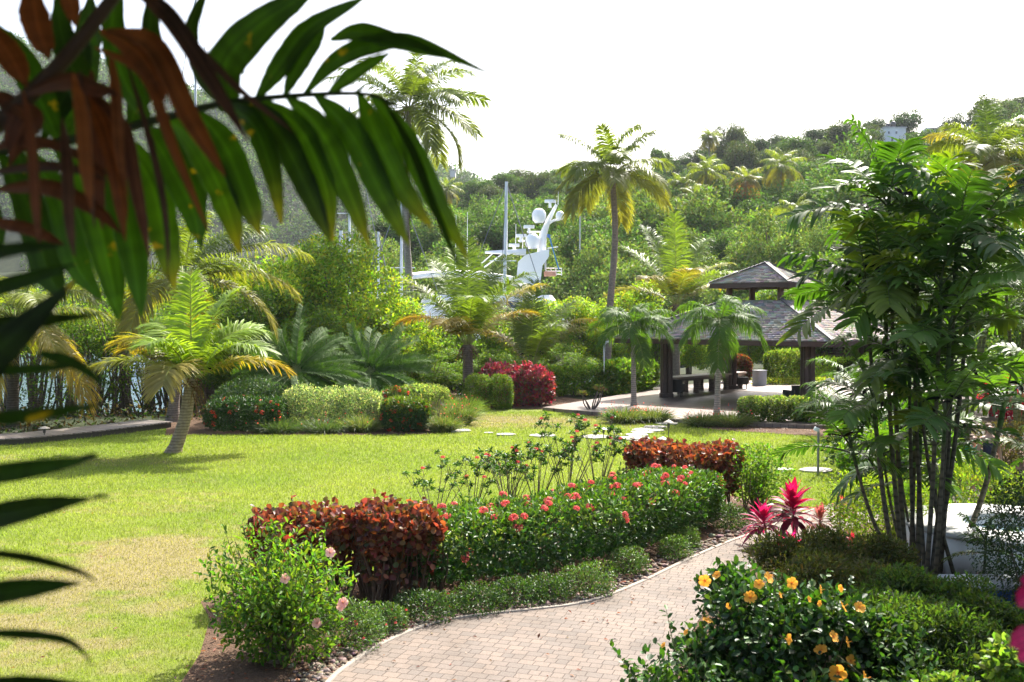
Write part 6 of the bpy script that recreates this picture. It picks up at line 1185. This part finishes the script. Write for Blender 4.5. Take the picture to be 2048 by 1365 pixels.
mb = MB(); q0 = [Y(1050, 512), Y(1097, 501), Y(1097, 515), Y(1084, 532), Y(1080, 566), Y(1032, 566), Y(1036, 526)]; V = np.array(q0); k = len(V); mb.add(np.vstack([V - [0, 1.5, 0], V + [0, 1.5, 0]]), [(i, (i + 1) % k, k + (i + 1) % k, k + i) for i in range(k)], WH); mb.add(V - [0, 1.5, 0], [tuple(range(k))[::-1]], WH); mb.add(V + [0, 1.5, 0], [tuple(range(k))], WH); part(t, mb, 'mast_base', M_WHITE)
mb = MB(); tube(mb, [Y(1083, 508), Y(1086, 470), Y(1097, 440), Y(1113, 410)], [.42, .34, .22, .14], 8, WH); tube(mb, [Y(1096, 448), Y(1108, 441), Y(1120, 439)], [.14, .12, .12], 6, WH); tube(mb, [Y(1054, 464), Y(1095, 464)], [.08, .08], 6, WH); tube(mb, [Y(1036, 482), Y(1056, 482)], [.08, .08], 6, WH); tube(mb, [Y(1090, 464), Y(1091, 540)], [.1, .1], 6, (.6, .62, .64)); tube(mb, [Y(1095, 497), Y(1116, 494)], [.05, .05], 6, WH); part(t, mb, 'radar_mast', M_WHITE)
for px, py, rpx in ((1078, 431, 14), (1065, 482, 14.5), (1120, 431, 8.5), (1071, 516, 9.5)):
    r = rpx * D / FP; mb = MB(); lathe(mb, [(r * .55, -r * 1.1), (r * .92, -r * .7), (r, -.15 * r), (r * .98, .2 * r), (r * .82, .6 * r), (r * .5, .9 * r), (0, r)], Y(px, py, -.6), 20, WH); part(t, mb, 'radome', M_WHITE, True)
for px, py in ((1100, 405), (1058, 456), (1042, 474), (1028, 493)):
    mb = MB(); c = Y(px, py, -.3); tube(mb, [c - [0, 0, .5], c], [.14, .12], 8, WH); box(mb, c + [0, 0, .1], (1.0, .3, .28), WH, bev=.08); part(t, mb, 'radar_scanner', M_WHITE)
mb = MB()
for x_, y0, y1 in ((1014, 505, 440), (1031, 500, 448), (1116, 410, 382), (1111, 410, 400), (1045, 500, 470), (934, 545, 425), (911, 548, 430)): mb = MB(); tube(mb, [Y(x_, y0), Y(x_ + 1, y1)], [.035, .02], 4, (.75, .76, .78), cap=False); part(t, mb, 'antenna', M_WHITE)
mb = MB()
for s_ in (0, 1.5):
    for yy in (537, 543, 549): tube(mb, [Y(1090, yy, s_), Y(1124, yy, s_)], [.035] * 2, 4, WH)
    for xx in (1092, 1102, 1112, 1123): tube(mb, [Y(xx, 536, s_), Y(xx, 552, s_)], [.035] * 2, 4, WH)
part(t, mb, 'railing', M_WHITE); mb = MB(); tube(mb, [Y(1098, 470), Y(1106, 500), Y(1118, 540)], [.07, .06, .06], 5, (.02, .16, .38)); part(t, mb, 'halyard', M_STEM); mb = MB(); V = np.array([Y(1094, 468), Y(1101, 470), Y(1100, 477), Y(1094, 475)]); mb.add(np.vstack([V, V + [0, .03, 0]]), [(0, 1, 2, 3), (7, 6, 5, 4)], (.1, .2, .55)); part(t, mb, 'flag', M_CLOTH)
mb = MB(); box(mb, Y(1100, 548), (1.1, .7, .45), (.6, .3, .2), bev=.1); part(t, mb, 'tender', M_METAL)
# small boat with a canopy
D = 64.; c = at(592, 700, D); c[2] = -1.2; t = thing('canopy_boat', 'small boat with a white canopy roof on slim posts behind the mangroves', 'boat', c); hullmesh(t, c, 8, 2.8, -1.5, .4, .2, WH); z = at(592, 582, D)[2]; mb = MB(); box(mb, (c[0], D, 1.6), (4.5, 2.2, 2.6), WH, bev=.4, taper=.85); part(t, mb, 'cabin', M_WHITE); mb = MB(); box(mb, (c[0], D, z), (1.7, 1.8, .12), WH, bev=.05); part(t, mb, 'canopy', M_WHITE); mb = MB()
for sx in (-.6, .6):
    for sy in (-.7, .7): tube(mb, [(c[0] + sx * 1.1, D + sy, 2.8), (c[0] + sx, D + sy, z)], [.04] * 2, 5, WH)
part(t, mb, 'canopy_frame', M_WHITE)
for px, D, lb in ((2046, 40, 'low pale wall beyond the crimson shrub at the picture edge'),):
    b = at(px, 745, D); mb = MB(); box(mb, (b[0] + 1, D, .45), (4.2, .35, .9), (.5, .46, .42), bev=.03); box(mb, (b[0] + 1, D, .93), (4.3, .45, .06), (.55, .52, .48), bev=.02); tag(mb.obj('garden_wall', M_CONC), lb, 'wall')
sheet('pavement', [at(1950, 768, 38)[:2], (30, 38), (30, 33), at(1950, 780, 33)[:2]], .02, M_CONC)
# brown hut behind the pavilion
D = 66.; b = at(1632, 720, D); t = thing('wooden_hut', 'dark brown slatted hut behind the pavilion', 'hut', (b[0] + 1, D, 0)); mb = MB()
for k in range(13): box(mb, (b[0] + 1.2, D, .15 + k * .19), (4.2, .12, .15), (.07, .035, .03))
for s_ in (-2.1, -.7, .7, 2.1): box(mb, (b[0] + 1.2 + s_, D - .09, 1.3), (.16, .1, 2.6), (.06, .03, .025))
part(t, mb, 'slat_wall', M_DARKWOOD); mb = MB(); box(mb, (b[0] + 1.2, D + 1, 2.7), (5, 3, .14), (.09, .05, .04), bev=.03); part(t, mb, 'roof', M_DARKWOOD)

# ------------------------------------------------------------------ dark palm close to the camera
t = thing('shade_palm', 'big palm right beside the camera with dark green, brown dead and drooping fronds blackened for shade', 'palm', (-2.35, 2.2, 0)); r_ = np.random.default_rng(66); mb = MB()
tube(mb, [(-2.35, 2.2, 0), (-2.3, 2.15, 2.2), (-2.25, 2.1, 4.2)], [.11, .09, .08], 12, (.16, .13, .10), n=20); part(t, mb, 'trunk', M_BARK, True)
def fleaf(mb, pts, wpx, roll=0., col=(.035, .11, .012), tip=None, prof=(.2, .7, 1, 1, .9, .62, .08), n=22, fold=.10, mat=0):
    P_ = bez([at(*q) for q in pts], n); T = nrm(np.gradient(P_, axis=0)); v = nrm(P_ - np.array([0, 0, EYE])); w0 = nrm(np.cross(T, v)); up = nrm(np.cross(w0, T)); wv = w0 * math.cos(roll) + up * math.sin(roll); nn_ = nrm(np.cross(wv, T))
    W_ = (wpx * P_[:, 1] / FP * np.interp(np.linspace(0, 1, n), np.linspace(0, 1, len(prof)), prof) / 2)[:, None]; ac = np.linspace(-1, 1, 13); cor = .05 * np.where(np.arange(13) % 2 == 0, 1, -1) * (np.abs(ac) > .05)
    jag = 1 + np.where(np.linspace(0, 1, n)[:, None, None] > .86, r_.uniform(-.5, .25, (1, 13, 1)), 0) * np.ones((n, 13, 1))
    V = (P_[:, None] + wv[:, None] * W_[:, None] * ac[None, :, None] * (1 + .03 * r_.standard_normal((n, 1, 1))) + nn_[:, None] * W_[:, None] * (fold * np.abs(ac) ** 1.5 + cor)[None, :, None])
    ext = (np.linspace(0, 1, n) > .9)[:, None, None] * r_.uniform(-.6, .5, (1, 13, 1)) * T[:, None] * W_.max() * .5; V = (V + ext).reshape(-1, 3)
    a = np.arange(n - 1)[:, None] * 13 + np.arange(12)[None]; F = np.stack([a, a + 1, a + 14, a + 13], -1).reshape(-1, 4); q = np.linspace(0, 1, n)[:, None, None]; cc = np.array(col) * (1 - q ** 9) + np.array(tip if tip is not None else col) * q ** 9
    vein = r_.uniform(.72, 1.2, (1, 13, 1)); vein[0, 6] = 1.5; cc = cc * vein * (1 + .10 * r_.standard_normal((n, 1, 1)))
    mb.add(V, F, cc.reshape(-1, 3), mat)
G1, G2, G3 = (.042, .10, .012), (.06, .135, .014), (.024, .052, .012); YT = (.35, .25, .02)
mb = MB(); d = 1.9
RA = [(-260, 330, 2.05), (120, 285, 2.0), (330, 236, 1.95), (450, 207, 1.92), (600, 191, 1.9), (735, 189, 1.88), (795, 215, 1.86)]
tube(mb, [at(*q) for q in RA], [.011, .008, .0055, .003], 6, (.035, .05, .02), 1, n=26)
for pts, w_, ro, c_, tp in [
    ([(470, 203, 1.92), (450, 130, 1.86), (520, 50, 1.8), (640, -30, 1.76)], 112, .35, G1, None), ([(440, 208, 1.92), (400, 150, 1.95), (380, 60, 2.0), (420, -40, 2.05)], 70, .9, G3, None),
    ([(512, 199, 1.91), (560, 130, 1.86), (620, 55, 1.82), (735, -8, 1.8)], 66, .3, G1, None), ([(568, 194, 1.9), (592, 140, 1.87), (628, 85, 1.85), (650, 55, 1.84)], 48, .2, G1, None),
    ([(607, 191, 1.9), (668, 122, 1.86), (740, 90, 1.83), (830, 84, 1.8), (985, 150, 1.74)], 62, .5, G1, (.05, .09, .04)), ([(655, 189, 1.89), (710, 145, 1.87), (780, 105, 1.85)], 42, .2, G2, None), ([(660, 80, 1.84), (720, 62, 1.82), (800, 84, 1.8), (905, 118, 1.78)], 56, .4, G2, (.05, .10, .03)),
    ([(705, 188, 1.88), (722, 178, 1.87), (728, 174, 1.87)], 10, .2, G1, None),
    ([(430, 210, 1.93), (500, 240, 1.88), (540, 330, 1.84), (562, 446, 1.82)], 70, -.3, G1, YT), ([(475, 205, 1.92), (545, 250, 1.88), (610, 370, 1.84), (662, 488, 1.82)], 84, -.45, G3, (.10, .12, .02)), ([(522, 198, 1.91), (600, 260, 1.87), (650, 370, 1.84), (666, 482, 1.82)], 66, -.2, G2, YT),
    ([(573, 193, 1.9), (640, 262, 1.86), (695, 380, 1.83), (740, 494, 1.81)], 82, -.3, G2, YT), ([(630, 190, 1.89), (700, 262, 1.85), (760, 380, 1.82), (818, 490, 1.8)], 84, -.3, G1, (.2, .2, .02)), ([(718, 189, 1.88), (752, 270, 1.84), (800, 370, 1.82), (862, 456, 1.8)], 78, -.2, G2, YT), ([(742, 190, 1.88), (810, 280, 1.84), (870, 400, 1.81), (934, 515, 1.8)], 74, -.35, G2, (.25, .22, .02)),
    ([(765, 195, 1.87), (826, 300, 1.82), (872, 420, 1.8), (926, 552, 1.78)], 40, .9, G3, None), ([(795, 215, 1.86), (812, 320, 1.84), (819, 420, 1.83), (815, 535, 1.82)], 9, .2, (.05, .035, .02), None),
    ([(390, 220, 1.95), (450, 290, 1.9), (495, 400, 1.87), (520, 470, 1.86)], 80, -.2, G1, YT), ([(340, 236, 1.96), (400, 300, 1.92), (450, 400, 1.88), (480, 505, 1.86)], 92, -.3, G2, (.4, .28, .02)), ([(290, 245, 1.97), (340, 330, 1.93), (385, 420, 1.9), (402, 500, 1.9)], 84, -.2, G1, None), ([(230, 258, 1.98), (300, 360, 1.93), (330, 480, 1.9), (350, 580, 1.9)], 92, -.1, G2, YT), ([(170, 270, 1.99), (235, 380, 1.95), (265, 500, 1.92), (282, 632, 1.9)], 96, -.2, G1, None), ([(110, 285, 2.0), (180, 390, 1.96), (215, 520, 1.94), (240, 640, 1.92)], 100, -.1, G2, None), ([(50, 296, 2.02), (120, 400, 1.97), (150, 520, 1.95), (200, 600, 1.93)], 92, -.3, G1, None), ([(0, 305, 2.03), (60, 420, 1.98), (95, 540, 1.96), (130, 600, 1.95)], 96, -.2, G3, None),
    ([(380, 222, 1.95), (330, 150, 1.98), (300, 60, 2.0), (310, -40, 2.02)], 66, .5, G3, None), ([(300, 242, 1.97), (250, 160, 2.0), (225, 60, 2.03), (240, -40, 2.05)], 80, .4, G1, None), ([(210, 262, 1.98), (170, 190, 2.0), (130, 90, 2.04), (110, -20, 2.06)], 84, .3, G3, None), ([(120, 284, 2.0), (80, 200, 2.03), (40, 120, 2.06), (-20, 40, 2.08)], 90, .3, G1, None)]:
    fleaf(mb, pts, w_ * .7, ro, np.array(c_) * .75, tp)
for i in range(10):
    x0 = r_.uniform(-80, 330); y0 = 300 - .2 * x0 + r_.uniform(-30, 20); sg = -1 if i % 3 == 0 else 1; l_ = r_.uniform(170, 300); sw = r_.uniform(20, 90); d_ = r_.uniform(2.12, 2.4)
    fleaf(mb, [(x0, y0, d_), (x0 + sw * .45, y0 + sg * l_ * .35, d_ - .02), (x0 + sw * .9, y0 + sg * l_ * .7, d_ - .04), (x0 + sw, y0 + sg * l_, d_ - .05)], r_.uniform(44, 66), r_.uniform(-.5, .6), G3 if r_.random() < .7 else G1)
part(t, mb, 'green_frond', [M_FORE, M_STEM])
mb = MB(); BR, BR2, BR3 = (.19, .068, .022), (.11, .046, .03), (.065, .038, .034)
tube(mb, [at(*q) for q in [(-300, 420, 1.75), (-60, 290, 1.72), (100, 150, 1.7), (215, 10, 1.68), (260, -60, 1.66)]], [.018, .015, .012, .009], 8, (.075, .042, .03), 1, n=24)
for pts, w_, ro, c_ in [([(60, -40, 1.66), (75, 50, 1.64), (98, 118, 1.63)], 70, .2, BR), ([(120, -60, 1.65), (140, 0, 1.64), (150, 52, 1.63)], 44, .1, BR), ([(-30, 40, 1.7), (20, 110, 1.68), (52, 172, 1.67)], 66, .2, BR), ([(150, 165, 1.68), (205, 240, 1.64), (235, 350, 1.62), (250, 480, 1.62)], 52, .3, BR), ([(170, 172, 1.67), (245, 250, 1.63), (275, 380, 1.61), (300, 520, 1.61)], 40, .5, BR2), ([(215, 60, 1.66), (310, 90, 1.6), (380, 230, 1.57), (450, 352, 1.56)], 60, .4, BR), ([(190, 95, 1.66), (290, 150, 1.6), (345, 290, 1.58), (420, 470, 1.57)], 30, .3, BR), ([(250, -40, 1.66), (330, 20, 1.6), (400, 120, 1.56), (498, 285, 1.54)], 54, .5, BR3),
    ([(290, -60, 1.64), (350, 40, 1.6), (470, 170, 1.55), (588, 265, 1.52)], 22, .4, BR3), ([(-40, 300, 1.72), (60, 280, 1.66), (150, 305, 1.62), (220, 352, 1.6)], 34, .7, BR2), ([(-40, 350, 1.72), (70, 332, 1.66), (150, 338, 1.63), (215, 362, 1.62)], 28, .5, BR3), ([(-20, 380, 1.72), (90, 372, 1.66), (180, 410, 1.62), (245, 468, 1.6)], 46, .5, BR2), ([(-40, 440, 1.72), (50, 455, 1.68), (130, 490, 1.66)], 34, .4, BR2), ([(40, 190, 1.7), (130, 160, 1.65), (190, 175, 1.62), (235, 190, 1.6)], 52, .6, BR2), ([(200, 60, 1.67), (260, 90, 1.62), (310, 150, 1.6), (330, 200, 1.6)], 56, .3, BR), ([(255, 130, 1.65), (300, 280, 1.6), (330, 420, 1.58), (338, 560, 1.58)], 18, .3, BR3), ([(-20, 180, 1.72), (50, 230, 1.68), (40, 260, 1.67), (20, 330, 1.67)], 80, .2, BR2)]:
    fleaf(mb, pts, w_ * .82, ro, c_, None, fold=.25)
for i in range(6):
    x0 = r_.uniform(-30, 330); y0 = 230 - .35 * x0 + r_.uniform(-60, 60); l_ = r_.uniform(170, 330); sw = r_.uniform(0, 90); d_ = r_.uniform(1.56, 1.72)
    fleaf(mb, [(x0, y0, d_), (x0 + sw * .7, y0 + l_ * .3, d_ - .03), (x0 + sw, y0 + l_ * .7, d_ - .05), (x0 + sw * .9 + 10, y0 + l_, d_ - .05)], r_.uniform(16, 36), r_.uniform(.1, .9), np.array((BR, BR2, BR3)[i % 3]) * r_.uniform(.7, 1.5), None, fold=.35)
part(t, mb, 'dead_frond', [M_DRY, M_STEM])
mb = MB(); K1, K2 = (.011, .022, .010), (.014, .032, .012)  # near black greens put shade into this frond's colour
tube(mb, [at(*q) for q in [(-150, 440, 1.35), (-95, 700, 1.3), (-85, 1000, 1.27), (-110, 1450, 1.25)]], [.009, .007, .005], 6, (.04, .05, .02), 1, n=20)
for pts, w_, ro in [([(-100, 520, 1.33), (30, 498, 1.3), (128, 490, 1.28)], 34, .5), ([(-100, 600, 1.32), (40, 562, 1.29), (155, 528, 1.27)], 44, .6), ([(-100, 800, 1.31), (10, 690, 1.27), (150, 562, 1.25)], 74, .2), ([(-95, 650, 1.32), (60, 642, 1.29), (212, 628, 1.27)], 44, .7), ([(80, 706, 1.29), (150, 728, 1.28), (226, 782, 1.27)], 26, .3), ([(-95, 742, 1.31), (60, 738, 1.28), (185, 728, 1.26)], 26, .6), ([(-95, 840, 1.3), (70, 828, 1.27), (212, 808, 1.25)], 42, .8), ([(-90, 955, 1.29), (60, 938, 1.26), (196, 916, 1.24)], 48, .5), ([(-90, 1050, 1.28), (50, 1018, 1.25), (188, 996, 1.23)], 62, .5), ([(-90, 1100, 1.27), (40, 1112, 1.25), (150, 1140, 1.23), (196, 1165, 1.22)], 24, .7), ([(-90, 1195, 1.27), (40, 1178, 1.25), (164, 1166, 1.23)], 56, .5), ([(-90, 1265, 1.26), (50, 1268, 1.24), (140, 1284, 1.22), (188, 1330, 1.21)], 24, .6), ([(-90, 1372, 1.26), (60, 1364, 1.24), (200, 1372, 1.22)], 36, .6), ([(185, 996, 1.235), (205, 992, 1.23), (222, 996, 1.225)], 10, .2), ([(160, 917, 1.245), (186, 913, 1.24), (196, 918, 1.24)], 14, .2)]:
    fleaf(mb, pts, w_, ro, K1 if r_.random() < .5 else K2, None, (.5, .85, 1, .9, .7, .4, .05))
part(t, mb, 'shaded_frond', [M_FORE, M_STEM])
# bougainvillea sprig at the picture edge
b = at(2075, 1290, 1.6); t = thing('bougainvillea', 'blurred magenta bougainvillea blooms close to the camera', 'flower', b); mb = MB(); tube(mb, [at(2160, 1500, 1.7), at(2085, 1330, 1.62), at(2070, 1180, 1.6), at(2090, 1080, 1.6)], [.006, .005, .003], 6, (.16, .2, .06), n=12); part(t, mb, 'stem', M_STEM); 
for q in [[(2075, 1265, 1.6), (2050, 1275, 1.57), (2018, 1292, 1.55)], [(2075, 1270, 1.6), (2060, 1300, 1.58), (2035, 1318, 1.56)], [(2075, 1190, 1.6), (2055, 1195, 1.58), (2036, 1212, 1.56)], [(2078, 1180, 1.6), (2062, 1170, 1.58), (2048, 1180, 1.57)]]: mb = MB(); fleaf(mb, q, 46, .3, (.5, .02, .16), (.6, .03, .2), (.3, .9, 1, .8, .1)); part(t, mb, 'bract', M_PETAL)
# ------------------------------------------------------------------ unseen, added to cast shade: veranda and the big shade tree beside the garden
t = thing('shade_veranda', 'pale veranda with plank floor, added out of view so its flat roof shades the near palm', 'shade_veranda', (0, 0, 0)); mb = MB(); box(mb, (0, -1.7, 2.2), (13, 4.4, .22), (.4, .37, .33)); part(t, mb, 'floor', M_CONC); mb = MB(); box(mb, (-1.0, .2, 5.75), (14, 8.2, .16), (.24, .18, .13)); part(t, mb, 'roof', M_DARKWOOD)  # roof added above the view to keep sun off the near palm
for x_, y_ in ((-6.2, 3.9), (5.2, 3.9), (-6.2, -3.6), (5.2, -3.6)): mb = MB(); box(mb, (x_, y_, 2.84), (.26, .26, 5.68), (.5, .47, .43), bev=.02); part(t, mb, 'post', M_WALLP)
TS = tree_meshes(700, 19, 5.2, 34, 620, .30, [(.04, .085, .02), (.06, .11, .025)], trunk=.42, zlo=.62, brad=.34)
plant(TS, 'unseen_shade_tree', 'tall spreading tree added out of view to shade the near garden and the slender palms', 'tree', (15.5, 22.3, 0), .4)  # added outside the view, placed so its crown shades the near garden
# ------------------------------------------------------------------ sea air
mb = MB(); box(mb, (-30, 420, 95), (1190, 970, 198), (.9, .9, .9)); hz = link('haze', mb.mesh('haze', [])); hz['kind'] = 'stuff'; tag(hz, 'thin pale sea haze over the bay and hills', 'haze')
m = bpy.data.materials.new('sea_haze'); m.use_nodes = True; nt = m.node_tree; nt.nodes.clear(); v = nt.nodes.new('ShaderNodeVolumePrincipled'); v.inputs['Color'].default_value = (.86, .93, 1, 1); v.inputs['Density'].default_value = .00011; v.inputs['Anisotropy'].default_value = .3
o = nt.nodes.new('ShaderNodeOutputMaterial'); nt.links.new(v.outputs[0], o.inputs['Volume']); hz.data.materials.append(m); hz.display_type = 'WIRE'
